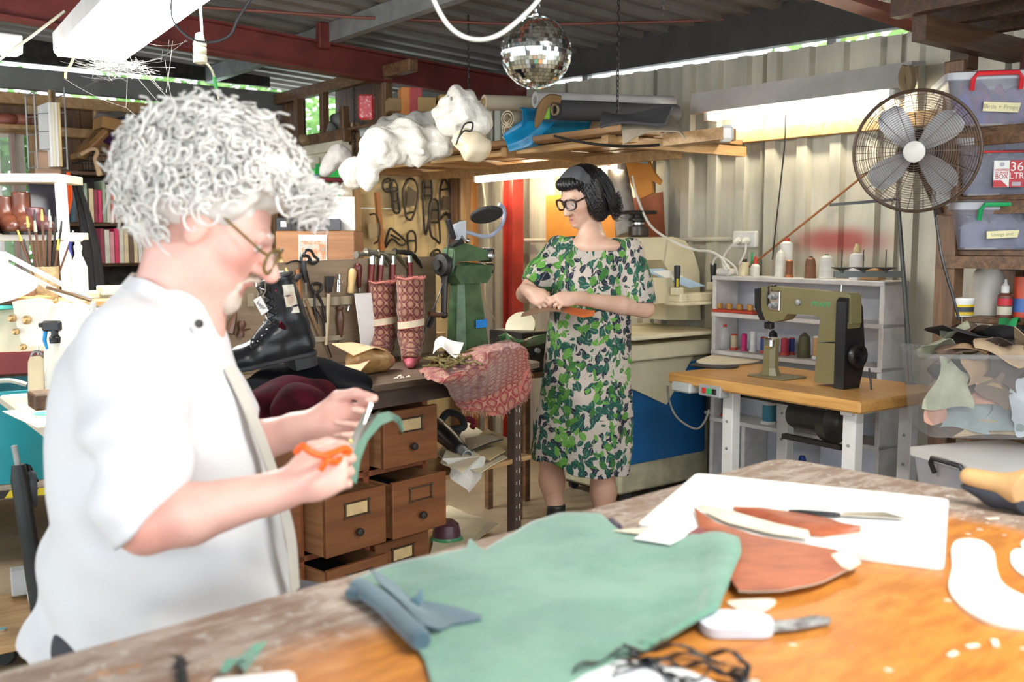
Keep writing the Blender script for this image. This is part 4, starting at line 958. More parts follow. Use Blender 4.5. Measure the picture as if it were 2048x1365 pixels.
# white cards, box, pens
mb=MB();g=[BW(*BP(x,y,.52))for x,y in((709,588),(742,586),(760,720),(725,712))];mb.sheet([[g[0],g[3]],[g[1],g[2]]],.003);solo('white_card',mb,M_paper,'tall white card leaning behind the brocade boots','card',smooth=0)
mb=MB();g=[BP(x,y,YB-.004)for x,y in((540,542),(568,541),(568,575),(540,576))];mb.box(((g[0].x+g[2].x)/2,YB-.005,(g[0].z+g[2].z)/2),(abs(g[0].x-g[2].x),.002,abs(g[0].z-g[2].z)),0,0,BM);solo('white_note',mb,M_paper,'small white note pinned to the tool panel beside the nose','note',smooth=0)
c=BF(868,690,BZ);mb=MB();mb.box((c.x,c.y,BZ+.03),(.10,.07,.06),.003,0,BM);solo('wooden_block',mb,M_tan,'small raw pine block by the green machine','block',smooth=0)
o=bthing('pen_pot','glass pot of coloured pens between the man and the boot','pot',*(BF(464,742,BZ).xy),BZ)
mb=MB();mb.lathe([(0,0),(.03,0),(.032,.05),(.03,.05),(.028,.003),(0,.003)],16);mb.build('glass',Gr('pot_glass').out((.7,.8,.75),.1,alpha=.4),o)
for k,(dx,c_,h)in enumerate(((-.015,(.75,.05,.12),.10),(0,(.25,.60,.42),.105),(.012,(.70,.03,.12),.10),(.03,(.02,.28,.12),.085),(.02,(.8,.78,.6),.09))):
    m_=mat('pen_colour_%d'%k,c_,.4);p=bthing('pen',['pink pen standing in the glass pot','mint green pen standing in the glass pot','crimson pen standing in the glass pot','dark green pen leaning in the glass pot','cream ruler standing in the glass pot'][k],'pen',*(BF(464,742,BZ).xy+V((dx,0)).xy),BZ+.004)
    mb=MB();mb.tube([(0,0,0),(.4*dx,.002,h*.7)],.005,8);mb.build('barrel',M_paper if k<3 else m_,p);mb=MB();mb.tube([(.4*dx,.002,h*.7),(.5*dx,.002,h)],[.008,.007],8);mb.build('cap',m_,p)
# ------------------------------------------------------------------ boots, cloth and the green machine on the bench
def brocade(name,red,tan,pitch=(.045,.060),uvn='cloth'):
    g=Gr(name);u,v,_=g.xyz(g.uv(uvn));a=u*(1/pitch[0]);b_=v*(1/pitch[1])
    n=g.noise(g.uv(uvn),260.,2.);col=None
    def cell(o):
        dx=(a+o).fract()-.5;dy=(b_+o).fract()-.5;ax_,ay=dx.abs(),dy.abs()
        q=ax_.max(ay)*.55+(ax_+ay)*.45;rr_=g.math('SQRT',dx*dx+dy*dy);th=g.math('ARCTAN2',dy,dx)
        med=rr_+(th*8).cos()*.012;pet=(rr_*34).sin()*(th*6).cos()
        return q,med,pet
    q1,m1,p1=cell(0.);q2,m2,p2=cell(.5)
    q,m_=q1.min(q2),m1.min(m2);s1=q1.lt(q2);p=p1*s1+p2*(1-s1)
    bg=g.mix(((a*12.6).sin()*(b_*12.6).sin()).gt(.45)*.55,tan,red)
    col=g.mix(q.lt(.40),bg,red);col=g.mix((q1-q2).abs().lt(.035),col,tan);col=g.mix(g.math('COMPARE',m_,.235,.010)*.7,col,tan);col=g.mix(m_.lt(.19),col,tan);col=g.mix(m_.lt(.17)*p.gt(.2)*.75,col,red)
    col=g.mix(g.mapr(n,.3,.7)*.22,col,(.10,.03,.02));g.bump(n,.35,.001);return g.out(col,.85,sheen=.2)
M_boot=brocade('boot_brocade',(.105,.010,.015),(.36,.20,.115),(.052,.060));M_cloth=brocade('cloth_brocade',(.27,.030,.036),(.46,.25,.155),(.075,.078))
M_pink=mat('pink_last',(.58,.13,.17),.45,0,.12);M_trim=mat('gold_trim',(.26,.17,.07),.7,0,.4,120)
M_band=mat('ribbon_band',(.66,.56,.40),.8,0,.12,40);M_rb=mat('ribbon_edge',(.40,.06,.06),.7)
def brocade_boot(label,px,py,toe_px,top_px,hgt,rich):
    base=F(px,py,BZ);toe=F(toe_px[0],toe_px[1],BZ);d=toe-base;rz=math.degrees(math.atan2(d.y,d.x));o=thing('brocade_boot',label,'boot',base,rz,'brocade boots')
    s=SDF((-.09,-.075,.0),(.2,.075,hgt+.03),.004)
    s.chain([(.0,0,hgt),(.002,0,.22),(-.004,0,.11),(-.008,0,.06)],[.055,.052,.044,.036],.02);s.rc((.0,0,.10),(.10,0,.045),.045,.030,.035).rc((.03,0,.05),(.115,0,.036),.036,.030,.02)
    s.field(lambda X,Y,Z:(Z-hgt)+0*X+0*Y+.004*np.sin(70*X)*np.cos(60*Y),'and',.002).field(lambda X,Y,Z:.030+.012*np.clip((X-.03)/.06,-1,1)-Z+0*Y,'and',.004)
    s.warp(lambda X,Y,Z:.0035*wob(X,Y,Z,60,hgt*9))
    up_=s.build('upper',M_boot,o,local=True);set_uv(up_,lambda a:(np.arctan2(a[:,1],a[:,0]-.0)*.056,a[:,2]+np.maximum(0,a[:,0]-.045)*-.5))
    s=SDF((-.09,-.07,-.01),(.22,.07,.12),.004);s.rc((-.012,0,.055),(-.012,0,.03),.033,.028,.02).rc((-.01,0,.03),(.06,0,.028),.026,.03,.02).rc((.06,0,.03),(.165,0,.016),.032,.017,.02).ell((-.03,0,.075),(.022,.03,.045),None,.02)
    s.field(lambda X,Y,Z:.003-Z+0*X+0*Y,'and',.003);s.build('last',M_pink,o,local=True)
    mb=MB()
    for sy in(-1,1):mb.tube(spl([(-.045,sy*.028,.10),(-.01,sy*.04,.055),(.05,sy*.037,.032),(.11,sy*.034,.026)],6),.003,6)
    mb.build('edging',M_trim,o)
    mb=MB();rim=[(.056*math.cos(t),.056*math.sin(t),hgt+.002+.003*math.sin(5*t))for t in[2*pi*k/40 for k in range(40)]];mb.tube(rim,.004,6,True)
    rr=random.Random(int(hgt*1000))
    for i in range(110):t=rr.uniform(0,2*pi);p=V((.057*math.cos(t),.057*math.sin(t),hgt));mb.tube([p,p+V((rr.gauss(0,.006),rr.gauss(0,.006),rr.uniform(.004,.016)))],.0006,3)
    mb.build('frayed_rim',mat('frayed_red',(.50,.16,.13),.9),o)
    mb=MB();N=32;mb.sheet([[V((.0535*math.cos(t),.0535*math.sin(t),.165+dz+.008*math.sin(t)))for dz in(-.014,.014)]for t in[2*pi*k/N for k in range(N+1)]],.002);mb.build('band',M_band,o)
    mb=MB()
    for dz in(-.015,.015):mb.tube([(.054*math.cos(t),.054*math.sin(t),.165+dz+.008*math.sin(t))for t in[2*pi*k/N for k in range(N)]],.0016,5,True)
    mb.build('band_edge',M_rb,o)
    if rich:
        for k,(t,z)in enumerate(((-2.45,.33),(-2.35,.275),(-2.25,.13),(-2.2,.075))):
            R_=Matrix.Rotation(t,4,'Z');rr_=.0565 if z>.2 else .048;mb=MB();c=R_@V((rr_-.004,0,z));mb.lathe([(0,0),(.011,0),(.012,.002),(.008,.004),(.005,.0065),(0,.007)],16,ax=(c,R_@V((1,0,0))));mb.build('button',mat('button_brass',(.50,.42,.26),.35,.8,.4,300),o)
        R_=Matrix.Rotation(-2.35,4,'Z');mb=MB();mb.tube([R_@V(p)for p in((.058,-.006,.145),(.06,-.006,.19),(.062,.006,.195),(.062,.006,.188))],.0025,6);mb.tube([R_@V(p)for p in((.058,.006,.145),(.058,-.006,.145))],.0025,6);mb.build('buckle',M_trim,o)
    return o
oA=brocade_boot('brocade boot set further back, its pink last showing at the heel',768,722,(728,742),None,.325,False)
oB=brocade_boot('brocade boot with brass buttons, its pink toe pointing out',823,728,(812,775),None,.345,True)
ink=mat('brown_ink',(.05,.03,.02),.8)
for o_,tx,az in((oA,'d to boso',-1.9),(oB,'fermezza',-1.95)):
    for i,ch in enumerate(tx):
        t=az-.95+i*.13;R_=Matrix.Rotation(t,4,'Z');
        if ch!=' ':lettering(ch,.017 if o_ is oA else .009,ink,o_,R_@Matrix.Translation((.0555,0,.165+.008*math.sin(t)))@Matrix(((0,0,1,0),(1,0,0,0),(0,1,0,0),(0,0,0,1))),ext=.0003)

# wooden last with a leather flap
c=F(790,752,BZ);l0,l1=F(735,768,BZ),F(790,752,BZ);d=(l1-l0);rz=math.degrees(math.atan2(d.y,d.x))
l0=F(712,752,BZ);o=thing('wooden_last','old wooden shoe last lying in front of the brocade boots','shoe last',l0,rz-12)
s=SDF((-.06,-.08,-.01),(.25,.09,.13),.004);s.chain([(.0,0,.055),(.06,0,.046),(.13,.0,.042),(.185,-.004,.036)],[.034,.044,.045,.028],.03);s.rc((.0,0,.06),(.04,0,.085),.028,.024,.03);s.field(lambda X,Y,Z:.002-Z+0*X+0*Y,'and',.006)
gl=Gr('last_wood');cc=gl.co();nn=gl.noise(gl.mp(cc,(3,12,12)),3.,5.,.6,1.);kk=gl.noise(cc,22.,3.);dv,_1,_2=gl.voro(cc,40.)
colr=gl.mix(gl.mapr(nn,.35,.65),(.46,.28,.11),(.30,.16,.055));colr=gl.mix(gl.mapr(kk,.66,.72)*.7,colr,(.07,.045,.04));colr=gl.mix(dv.lt(.07),colr,(.03,.02,.015))
s.build('body',gl.out(colr,.38,coat=.2),o,local=True)
mb=MB();mb.sheet(coons([V((-.07,-.05,.085)),V((.05,-.055,.105)),V((.17,-.03,.07))],[V((.17,-.03,.07)),V((.16,.03,.085))],[V((-.05,.07,.12)),V((.06,.06,.115)),V((.16,.03,.085))],[V((-.07,-.05,.085)),V((-.05,.07,.12))],12,6),.003);mb.build('leather_flap',mat('raw_leather',(.66,.42,.25),.6,0,.12),o,smooth=60)
mb=MB();mb.sheet(coons([F(668,762,BZ+.02),F(700,720,BZ+.05),F(735,705,BZ+.07)],[F(735,705,BZ+.07),F(752,708,BZ+.06)],[F(700,770,BZ+.03),F(725,738,BZ+.06),F(752,708,BZ+.06)],[F(668,762,BZ+.02),F(700,770,BZ+.03)],10,5),.003);solo('leather_strip',mb,mat('raw_leather',(.66,.42,.25),.6),'pale raw leather strip bent up behind the wooden last','leather',smooth=60)
mb=MB()
for(x,y)in((795,754),(800,757),(812,755),(788,758)):p=F(x,y,BZ+.003);mb.tube([p,p+V((.012,.004,.003)),p+V((.016,-.006,.001))],[.003,.005,.001],6)
solo('wood_chips',mb,M_flesh,'few pale wood chips on the bench by the pink boot toe','chips',kind='stuff')

# black lace-up boot leaning on a bundled velvet bag
M_bl=mat('black_boot_leather',(.018,.019,.022),.25,0,.3,12,.12,150,spec=.35);M_vel=mat('burgundy_velvet',(.055,.004,.010),.9,0,.6,14,.15,90,spec=.12);M_sole=mat('boot_sole',(.022,.022,.024),.65)
hb,tb=P(606,722,3.08),P(440,760,2.92);dx=(tb-hb).normalized();o=thing('lace_up_boot','black lace-up boot with burgundy velvet panel and paper tag on the velvet bundle','boot',hb,rot=frame(dx,(0,0,1)))
s=SDF((-.10,-.08,.015),(.32,.08,.31),.0035)
s.chain([(.045,0,.275),(.035,0,.20),(.015,0,.12),(.0,0,.06)],[.055,.050,.046,.042],.02);s.chain([(.03,0,.15),(.09,0,.09),(.15,0,.06)],[.045,.042,.036],.03);s.chain([(.0,0,.055),(.10,0,.048),(.19,0,.042),(.25,0,.036)],[.042,.040,.044,.033],.02)
s.field(lambda X,Y,Z:Z-.275+.12*(X-.045)+0*Y,'and',.003).field(lambda X,Y,Z:.022-Z+0*X+0*Y,'and',.006).warp(lambda X,Y,Z:.0015*wob(X,Y,Z,90,2))
# the look-from side is -y in this frame or +y, whichever faces the camera
side=-1 if(wm(o).inverted()@CAM).y<0 else 1
tm=np.array([.018,.019,.022]);
s.build('upper',M_bl,o,local=True)
s=SDF((-.06,-.07,-.005),(.31,.07,.05),.0035);s.chain([(.0,0,.018),(.08,0,.018),(.18,0,.016),(.25,0,.022)],[.047,.040,.049,.038],.01);s.field(lambda X,Y,Z:.014-Z+0*X+0*Y,'and',.003).field(lambda X,Y,Z:Z-.030+0*X+0*Y,'and',.003);s.build('sole',M_sole,o,local=True)
mb=MB();mb.prism([(.044*math.cos(t)-.0,.044*math.sin(t))for t in[pi/2+pi*k/14 for k in range(15)]]+[(.045,-.044),(.045,.044)],-.018,.016);mb.build('heel',M_sole,o)
def surf(x,z,extra=0.):
    b_=0
    for(p,r)in(((.045,.275),.055),((.035,.20),.050),((.015,.12),.046),((0,.06),.042),((.04,.24),.0525),((.025,.16),.048),((.03,.15),.045),((.06,.12),.0435),((.09,.09),.042),((.12,.075),.039),((.05,.05),.041),((.10,.048),.040),((.15,.045),.042),((.19,.042),.044)):
        q=r*r-(x-p[0])**2-(z-p[1])**2
        if q>0:b_=max(b_,math.sqrt(q))
    return side*(b_+extra)
def patch(nm,m,pts,off=.002,th=.002):
    c2=[(x,z)for x,z in pts];g=coons([V((*c2[0],0)),V((*c2[1],0))],[V((*c2[1],0)),V((*c2[2],0))],[V((*c2[3],0)),V((*c2[2],0))],[V((*c2[0],0)),V((*c2[3],0))],9,9)
    mb=MB();mb.sheet([[V((p.x,surf(p.x,p.y,off),p.y))for p in r_]for r_ in g],th);return mb.build(nm,m,o,smooth=60)
patch('velvet_panel',M_vel,((.05,.075),(.115,.07),(.075,.135),(.045,.165)),.003)
patch('picture_frame',M_bl,((.0,.145),(.055,.15),(.062,.262),(.012,.258)),.003,.004)
gp=Gr('crab_print');pc=gp.co();x_,y_,z_=gp.xyz(pc);dd=gp.math('SQRT',(x_-.034)*(x_-.034)*2.2+(z_-.205)*(z_-.205));nz=gp.noise(pc,70.,4.)
patch('picture',gp.out(gp.mix(gp.mapr(dd+(nz-.5)*.03,.026,.012),gp.mix(gp.mapr(nz,.4,.7),(.74,.70,.58),(.60,.54,.42)),gp.mix(nz,(.55,.30,.16),(.50,.44,.40))),.5),((.010,.158),(.049,.162),(.054,.250),(.018,.247)),.0065)
patch('gold_panel',mat('gold_brocade_scrap',(.42,.15,.09),.6,0,.5,90),((-.005,.085),(.02,.085),(.012,.135),(-.02,.13)),.003)
mb=MB()
for i in range(8):z=.075+i*.012;x=.040-i*.0015;mb.ball((x,surf(x,z,.004),z),.0042,8)
mb.build('stud',mat('copper_stud',(.38,.20,.12),.35,.9),o,kind='stuff')
EY=[(.098,.262),(.094,.238),(.088,.21),(.083,.185),(.082,.162),(.094,.14),(.112,.122),(.13,.106),(.146,.092)]
for(x,z)in EY:
    y=side*.030;mb=MB();mb.tube([(x-.008+.006*math.cos(t)*.6,y+side*.004*abs(math.sin(t)),z+.006*math.sin(t))for t in[2*pi*k/10 for k in range(10)]],.0022,6,True);mb.build('eyelet',M_iron,o)
mb=MB()
for i in range(len(EY)-1):x,z=EY[i];x2,z2=EY[i+1];mb.tube([(x,side*.03,z),(x+.014,0,(z+z2)/2),(x2,-side*.03,z2)],.003,6);mb.tube([(x,-side*.03,z),(x+.014,0,(z+z2)/2),(x2,side*.03,z2)],.003,6)
x,z=EY[-1];mb.tube(spl([(x,side*.02,z),(x+.02,side*.035,z+.012),(x+.03,side*.045,z-.01),(x+.01,side*.04,z-.005)],5),.0028,6);mb.build('lace',M_black,o)
mb=MB();st=mat('red_stitch',(.50,.02,.05),.6)
for(x,z)in[(a-.022,b_-.002)for a,b_ in EY]+[(.215,.055),(.235,.045),(-.03,.125),(-.012,.105),(.0,.08)]:mb.ball((x,surf(x,z,.002)if x<.19 else side*.036,z),.0028,6)
mb.build('stitch',st,o,kind='stuff')
mb=MB();R_=Matrix.Rotation(.35,4,'Y');tc=V((.125,side*.045,.20));mb.box((0,0,0),(.026,.0015,.052),.001,0,Matrix.Translation(tc)@R_);tg=mb.build('paper_tag',M_paper,o,smooth=0)
lettering('kepr',.018,ink,tg,Matrix.Translation(tc)@R_@Matrix.Translation((0,side*.0012,0))@Matrix.Rotation(pi/2,4,'X')@(Matrix.Rotation(pi,4,'Y')if side>0 else Matrix())@Matrix.Rotation(-1.2,4,'Z'))
mb=MB();mb.tube([tc+V((-.006,0,.024)),(.10,side*.038,.24),(.096,side*.03,.262)],.0012,5);mb.build('tag_string',M_loop,o)
# the bundle
def heap(name,label,m,prims,lo,hi,h=.006,k=.04,wv=(.006,34),cat='bundle'):
    s=SDF(lo,hi,h)
    for p in prims:s.ell(p[0],p[1],p[2]if len(p)>2 else None,k)
    s.field(lambda X,Y,Z:BZ+.002-Z+0*X+0*Y,'and',.004);s.warp(lambda X,Y,Z:wv[0]*wob(X,Y,Z,wv[1],3.)*np.clip((Z-BZ)*20,0,1));return soft_thing(name,s,m,label,cat)
Rb=Matrix.Rotation(math.radians(BRZ),3,'Z');pb=lambda x,y,z:tuple(F(x,y,z))
def fold(X,Y,Z,f,sd):return .6*np.sin(f*(X*.7+Y*.7)+2.2*np.sin(f*.35*(Y-X)+sd)+.5*f*Z)+.5*wob(X,Y,Z,f*.8,sd)
def bundle(label,m,prims,h,k,amp,fr,sd):
    lo=[min(p[0][i]-max(p[1])for p in prims)for i in(0,1)]+[BZ-.004];hi=[max(p[0][i]+max(p[1])for p in prims)for i in(0,1)]+[max(p[0][2]+p[1][2]for p in prims)+.03]
    s=SDF(lo,hi,h)
    for c_,r_ in prims:s.ell(c_,r_,Rb,k)
    s.warp(lambda X,Y,Z:amp*fold(X,Y,Z,fr,sd));s.field(lambda X,Y,Z:BZ+.0015-Z+0*X+0*Y,'and',.004);return soft_thing('velvet_bundle',s,m,label,'bundle')
bundle('black velvet bundle lying under the lace-up boot',mat('black_velvet',(.0035,.004,.006),.95,0,.3,spec=.08),[(pb(500,805,BZ+.03),(.15,.11,.06)),(pb(590,778,BZ+.03),(.17,.12,.085)),(pb(660,775,BZ+.025),(.15,.10,.06)),(pb(715,795,BZ+.01),(.07,.06,.03))],.006,.10,.011,30,1.)
bundle('burgundy velvet bundle bulging in front of the black one',M_vel,[(pb(600,815,BZ+.06),(.095,.06,.06)),(pb(570,808,BZ+.045),(.10,.055,.065)),(pb(525,812,BZ+.035),(.09,.05,.04)),(pb(640,800,BZ+.04),(.06,.05,.055))],.005,.09,.010,38,4.)

# heap of brocade hanging over the bench edge
def drape(pts_lay,pts_hang,label):
    g=[]
    for(a,c,e)in pts_lay:pass
rows=[
    [((838,742),None,.03),((850,757),None,.035),((885,770),None,.03),((905,800),-.015,0),((912,812),-.025,0),((925,818),-.02,0)],
    [((880,720),None,.05),((895,735),None,.07),((925,757),None,.05),((930,800),-.02,0),((940,815),-.03,0),((955,822),-.022,0)],
    [((920,705),None,.06),((940,715),None,.09),((970,735),None,.06),((970,790),-.03,0),((975,812),-.035,0),((985,826),-.03,0)],
    [((965,692),None,.06),((985,700),None,.10),((1008,715),None,.06),((1005,775),-.02,0),((1008,800),-.035,0),((1012,824),-.025,0)],
    [((1000,685),None,.04),((1018,690),None,.07),((1040,705),None,.05),((1043,755),-.015,0),((1045,780),-.02,0),((1048,802),-.02,0)],
    [((1010,682),None,.03),((1028,688),None,.05),((1052,708),None,.04),((1060,745),-.01,0),((1062,762),-.012,0),((1062,775),-.015,0)]]
W3=[[(BM@BP(*p,y))if y is not None else(F(*p,BZ+.003+z))for p,y,z in r_]for r_ in rows]
W3=[spl(r_,6)for r_ in W3];W3=[spl([r_[k]for r_ in W3],6)for k in range(len(W3[0]))]
def clothify(g,amp,seed,nrm=None):
    out=[]
    for i,r_ in enumerate(g):
        row=[]
        for j,p in enumerate(r_):f=fbm(p+V((seed,0,0)),9,2);row.append(p+V((0,0,amp*f))+(BM.to_3x3()@V((0,-1,0)))*amp*abs(f))
        out.append(row)
    return out
G3=clothify(W3,.02,2.);mb=MB();mb.sheet(G3,.002)
o=solo('brocade_cloth',mb,M_cloth,'heap of pink brocade cloth hanging over the bench edge','cloth',smooth=180)
ni,nj=len(G3),len(G3[0]);me=o.data;lay=me.uv_layers.new(name='cloth')
lens=[0]
for i in range(1,ni):lens.append(lens[-1]+(G3[i][nj//2]-G3[i-1][nj//2]).length)
wl=[0]
for j in range(1,nj):wl.append(wl[-1]+(G3[-8][j]-G3[-8][j-1]).length)
lay.data.foreach_set('uv',np.array([[wl[(l.vertex_index%(ni*nj))%nj],lens[(l.vertex_index%(ni*nj))//nj]]for l in me.loops],np.float32).ravel())
mb=MB();edge=G3[-1]+[r_[-1]for r_ in G3[::-1]];rr=random.Random(9)
for i in range(220):p=edge[rr.randrange(len(edge))]+V((rr.gauss(0,.004),rr.gauss(0,.003),0));mb.tube([p,p+V((rr.gauss(0,.006),rr.gauss(0,.005),-rr.uniform(.003,.022)))],.0005,3)
fr=mb.build('fringe',mat('fray_thread',(.55,.25,.16),.9),o,world=True,kind='stuff')
# a plainer faded fold on the far side of it
mb=MB();A=[BM@BP(x,y,-.03)for x,y in((975,830),(985,836),(1010,825),(1040,790))];B_=[BM@BP(x,y,-.012)for x,y in((985,800),(1010,780),(1040,755),(1060,735))]
mb.sheet(coons(A,[A[-1],B_[-1]],B_,[A[0],B_[0]],14,8,lambda p,u,v:p+V((0,0,.006*math.sin(9*u)))),.002);solo('faded_cloth',mb,mat('faded_red_cloth',(.55,.16,.13),.9,0,.35,16),'faded red lining hanging below the brocade heap','cloth',smooth=60)
mb=MB();rr=random.Random(4)
for k in range(26):
    p=[F(rr.gauss(905,24),rr.gauss(722,7),BZ+.085+rr.uniform(-.03,.015))for _ in range(4)];mb.tube(spl(p,5),.004,6)
    for q in spl(p,5)[::2]:
        d=V((rr.gauss(0,1),rr.gauss(0,1),rr.gauss(0,1))).normalized()*.009;mb.tube([q,q+d],.002,4)
solo('braid_trimming',mb,mat('olive_braid',(.20,.15,.045),.85,0,.4,80),'tangled heap of olive gold braid on the brocade','trimming',kind='stuff')
mb=MB();mb.sheet(coons([F(866,708,BZ+.11),F(885,700,BZ+.12),F(915,712,BZ+.10)],[F(915,712,BZ+.10),F(928,680,BZ+.12)],[F(870,682,BZ+.10),F(898,676,BZ+.13),F(928,680,BZ+.12)],[F(866,708,BZ+.11),F(870,682,BZ+.10)],10,6,lambda p,u,v:p+V((0,0,.012*math.sin(u*5)))),.001);solo('paper_note',mb,M_paper,'bent white paper lying on top of the braid heap','paper',smooth=60)

# green cast-iron patcher's stand with its two round jaws
c=BF(930,716,BZ);M_grn=mat('green_machine_paint',(.085,.155,.07),.36,.1,.4,16,.08,40,c2=(.045,.085,.04),amt=.4)
def gm(px,py):q=BP(px,py,c.y);return V((q.x-c.x,0,q.z-BZ))
o=thing('cast_iron_press','green cast-iron hand press with two round jaws on the bench','press',BW(c.x,c.y,BZ),BRZ)
bs,sh=gm(905,712),gm(985,510);H=gm(930,565).z;HT=gm(930,500).z;w0,w1_=gm(970,700).x-gm(902,700).x,gm(952,572).x-gm(908,572).x
def frus(mb,x0,wx0,wy0,z0,x1,wx1,wy1,z1,ch=.25):
    def ring(x,wx,wy,z):a,b_=wx/2,wy/2;k=ch*min(wx,wy);return[(x-a+k,-b_,z),(x+a-k,-b_,z),(x+a,-b_+k,z),(x+a,b_-k,z),(x+a-k,b_,z),(x-a+k,b_,z),(x-a,b_-k,z),(x-a,-b_+k,z)]
    r0,r1=ring(x0,wx0,wy0,z0),ring(x1,wx1,wy1,z1);mb.add(r0+r1,[tuple(range(8))[::-1],tuple(range(8,16))]+[(i,(i+1)%8,8+(i+1)%8,8+i)for i in range(8)])
mb=MB();frus(mb,(gm(902,700).x+gm(970,700).x)/2,w0,.12,0,(gm(908,572).x+gm(952,572).x)/2,w1_,.085,H);mb.build('column',M_grn,o,smooth=20)
mb=MB();z0,z1=H,gm(930,531).z;x0,x1=gm(896,560).x,gm(957,560).x;mb.prism([(gm(905,572).x,H-.004),(gm(957,572).x,H-.004),(gm(966,552).x,gm(966,552).z),(gm(968,533).x,z1),(gm(898,533).x,z1),(gm(894,550).x,gm(894,550).z)],-.05,.05,Matrix(((1,0,0,0),(0,0,-1,0),(0,1,0,0),(0,0,0,1))));mb.build('head_casting',M_grn,o,smooth=20)
mb=MB();mb.tube([gm(925,541),gm(970,539)],[.036,.024],14);mb.build('lower_arm',M_grn,o)
mb=MB();mb.prism([(gm(893,524).x,gm(893,524).z),(gm(968,521).x,gm(968,521).z),(gm(966,502).x,gm(966,502).z),(gm(922,487).x,gm(922,487).z),(gm(896,498).x,gm(896,498).z)],-.032,.032,Matrix(((1,0,0,0),(0,0,-1,0),(0,1,0,0),(0,0,0,1))));mb.build('upper_arm',M_grn,o,smooth=20)
mb=MB();frus(mb,gm(900,530).x,.03,.07,gm(900,548).z,gm(900,530).x,.03,.07,gm(900,500).z);mb.build('back_web',M_grn,o,smooth=20)
for nm,q,r0 in(('upper_roller',gm(975,511),.028),('lower_roller',gm(978,537),.0225)):
    dd=V((.55,-.83,0));mb=MB();mb.lathe([(0,-.05),(r0*.9,-.05),(r0,-.045),(r0,0),(r0*.93,.006),(r0*.35,.006),(r0*.3,.002),(0,.002)],22,ax=(q+V((0,-.02,0)),dd));mb.build(nm,mat('worn_roller',(.16,.13,.11),.45,.8,.4),o)
mb=MB();q=gm(975,511);dd=V((.55,-.83,0));sx=dd.cross(V((0,0,1))).normalized();mb.sheet([[q+V((0,-.02,0))+dd*a+(sx*math.cos(t)+V((0,0,1))*math.sin(t))*.031 for a in(-.04,.012)]for t in[-.3+(pi+.6)*k/16 for k in range(17)]],.002);mb.build('guard',M_chrome,o)
mb=MB();mb.lathe([(0,0),(.045,0),(.05,.01),(.045,.03),(.02,.035),(.02,.05),(0,.05)],18,ax=(gm(890,530),(-1,0,0)));mb.build('drive_hub',M_iron,o)
mb=MB();mb.tube([gm(891,535),gm(889,575),gm(888,628)],[.02,.015,.013],10);mb.ball(gm(888,630),.017,12);cr=mb.build('crank_arm',M_iron,o)
mb=MB();a,e=gm(884,631),gm(858,628);mb.tube([a,L(a,e,.3),L(a,e,.8),e],[.008,.012,.013,.010],12);mb.build('crank_grip',M_wal,cr)
mb=MB();q=gm(941,646);mb.box((q.x,-.066,q.z),(.066,.003,.034),0,0);mb.build('blue_tape',mat('blue_tape',(.02,.25,.70),.6,0,.12,40),o,smooth=0)
# clip-on lamp with a black disc head on a bent grey neck
lp=gm(912,470);o=thing('clip_lamp','clip-on lamp with a flat black disc head on a bent grey neck','lamp',wm(o)@lp,BRZ);
def cm(px,py,dy=0):return gm(px,py)-lp+V((0,dy,0))
mb=MB();mb.beam(cm(896,440),cm(908,478),.02,.013);mb.beam(cm(902,496),cm(922,482),.03,.022);mb.build('clip_grip',M_black,o,smooth=0)
mb=MB();mb.prism([(cm(908,450).x,cm(908,450).z),(cm(928,442).x,cm(928,442).z),(cm(928,482).x,cm(928,482).z),(cm(920,470).x,cm(920,470).z),(cm(914,480).x,cm(914,480).z)],-.012,.012,Matrix(((1,0,0,0),(0,0,-1,0),(0,1,0,0),(0,0,0,1))));mb.build('clip_jaw',mat('pale_blue_plastic',(.62,.67,.74),.35),o,smooth=0)
mb=MB();mb.ball(cm(932,482,-.01),.011,10);mb.tube([cm(912,447),cm(918,443),cm(926,442)],.0025,6);mb.build('spring',M_chrome,o)
mb=MB();mb.tube(spl([cm(927,463),cm(945,468),cm(965,473),cm(985,470),cm(1003,450),cm(1009,430),cm(1006,415),cm(998,409)],6),.0085,10);mb.build('neck',mat('grey_blue_neck',(.42,.47,.60),.4),o)
mb=MB();mb.lathe([(0,-.008),(.068,-.008),(.072,-.004),(.072,.004),(.069,.008),(0,.008)],36,Matrix.Translation(cm(973,430))@Matrix.Rotation(.18,4,'Y')@Matrix.Rotation(-.42,4,'X'));mb.build('disc_head',M_rubber,o)
mb=MB();mb.tube(spl([cm(899,470),cm(892,520),cm(884,570),cm(870,610),cm(858,635),cm(850,660),cm(846,690)],6),.003,6);cb=mb.build('cord',M_black,o);mb=MB();mb.beam(cm(868,628),cm(857,655),.014,.012);mb.build('switch',M_black,cb,smooth=0)
# green shaped tool tray at the bench end
mb=MB();g0=[F(x,y,BZ+.06)for x,y in((998,672),(1012,667),(1030,680),(1045,682),(1065,674),(1092,668))];g1=[F(x,y,BZ+.02)for x,y in((1003,686),(1014,689),(1030,692),(1045,693),(1065,690),(1092,686))]
mb.sheet(coons(spl(g1,4),[g1[-1],g0[-1]],spl(g0,4),[g1[0],g0[0]],20,4),.012);solo('green_rest',mb,mat('worn_green',(.03,.24,.09),.4,0,.4,20,c2=(.12,.10,.06)),'wavy green-painted iron rest at the end of the bench','rest',smooth=60)
# ------------------------------------------------------------------ the corrugated-wall side: press, shelves, sewing table, fan, rack
def rthing(name,label,cat,s,t,z=0.,rz=38,group=None):return thing(name,label,cat,R(s,t,z),rz,group)
def RL(p):return V((p.dot(RV),p.dot(RU),p.z))
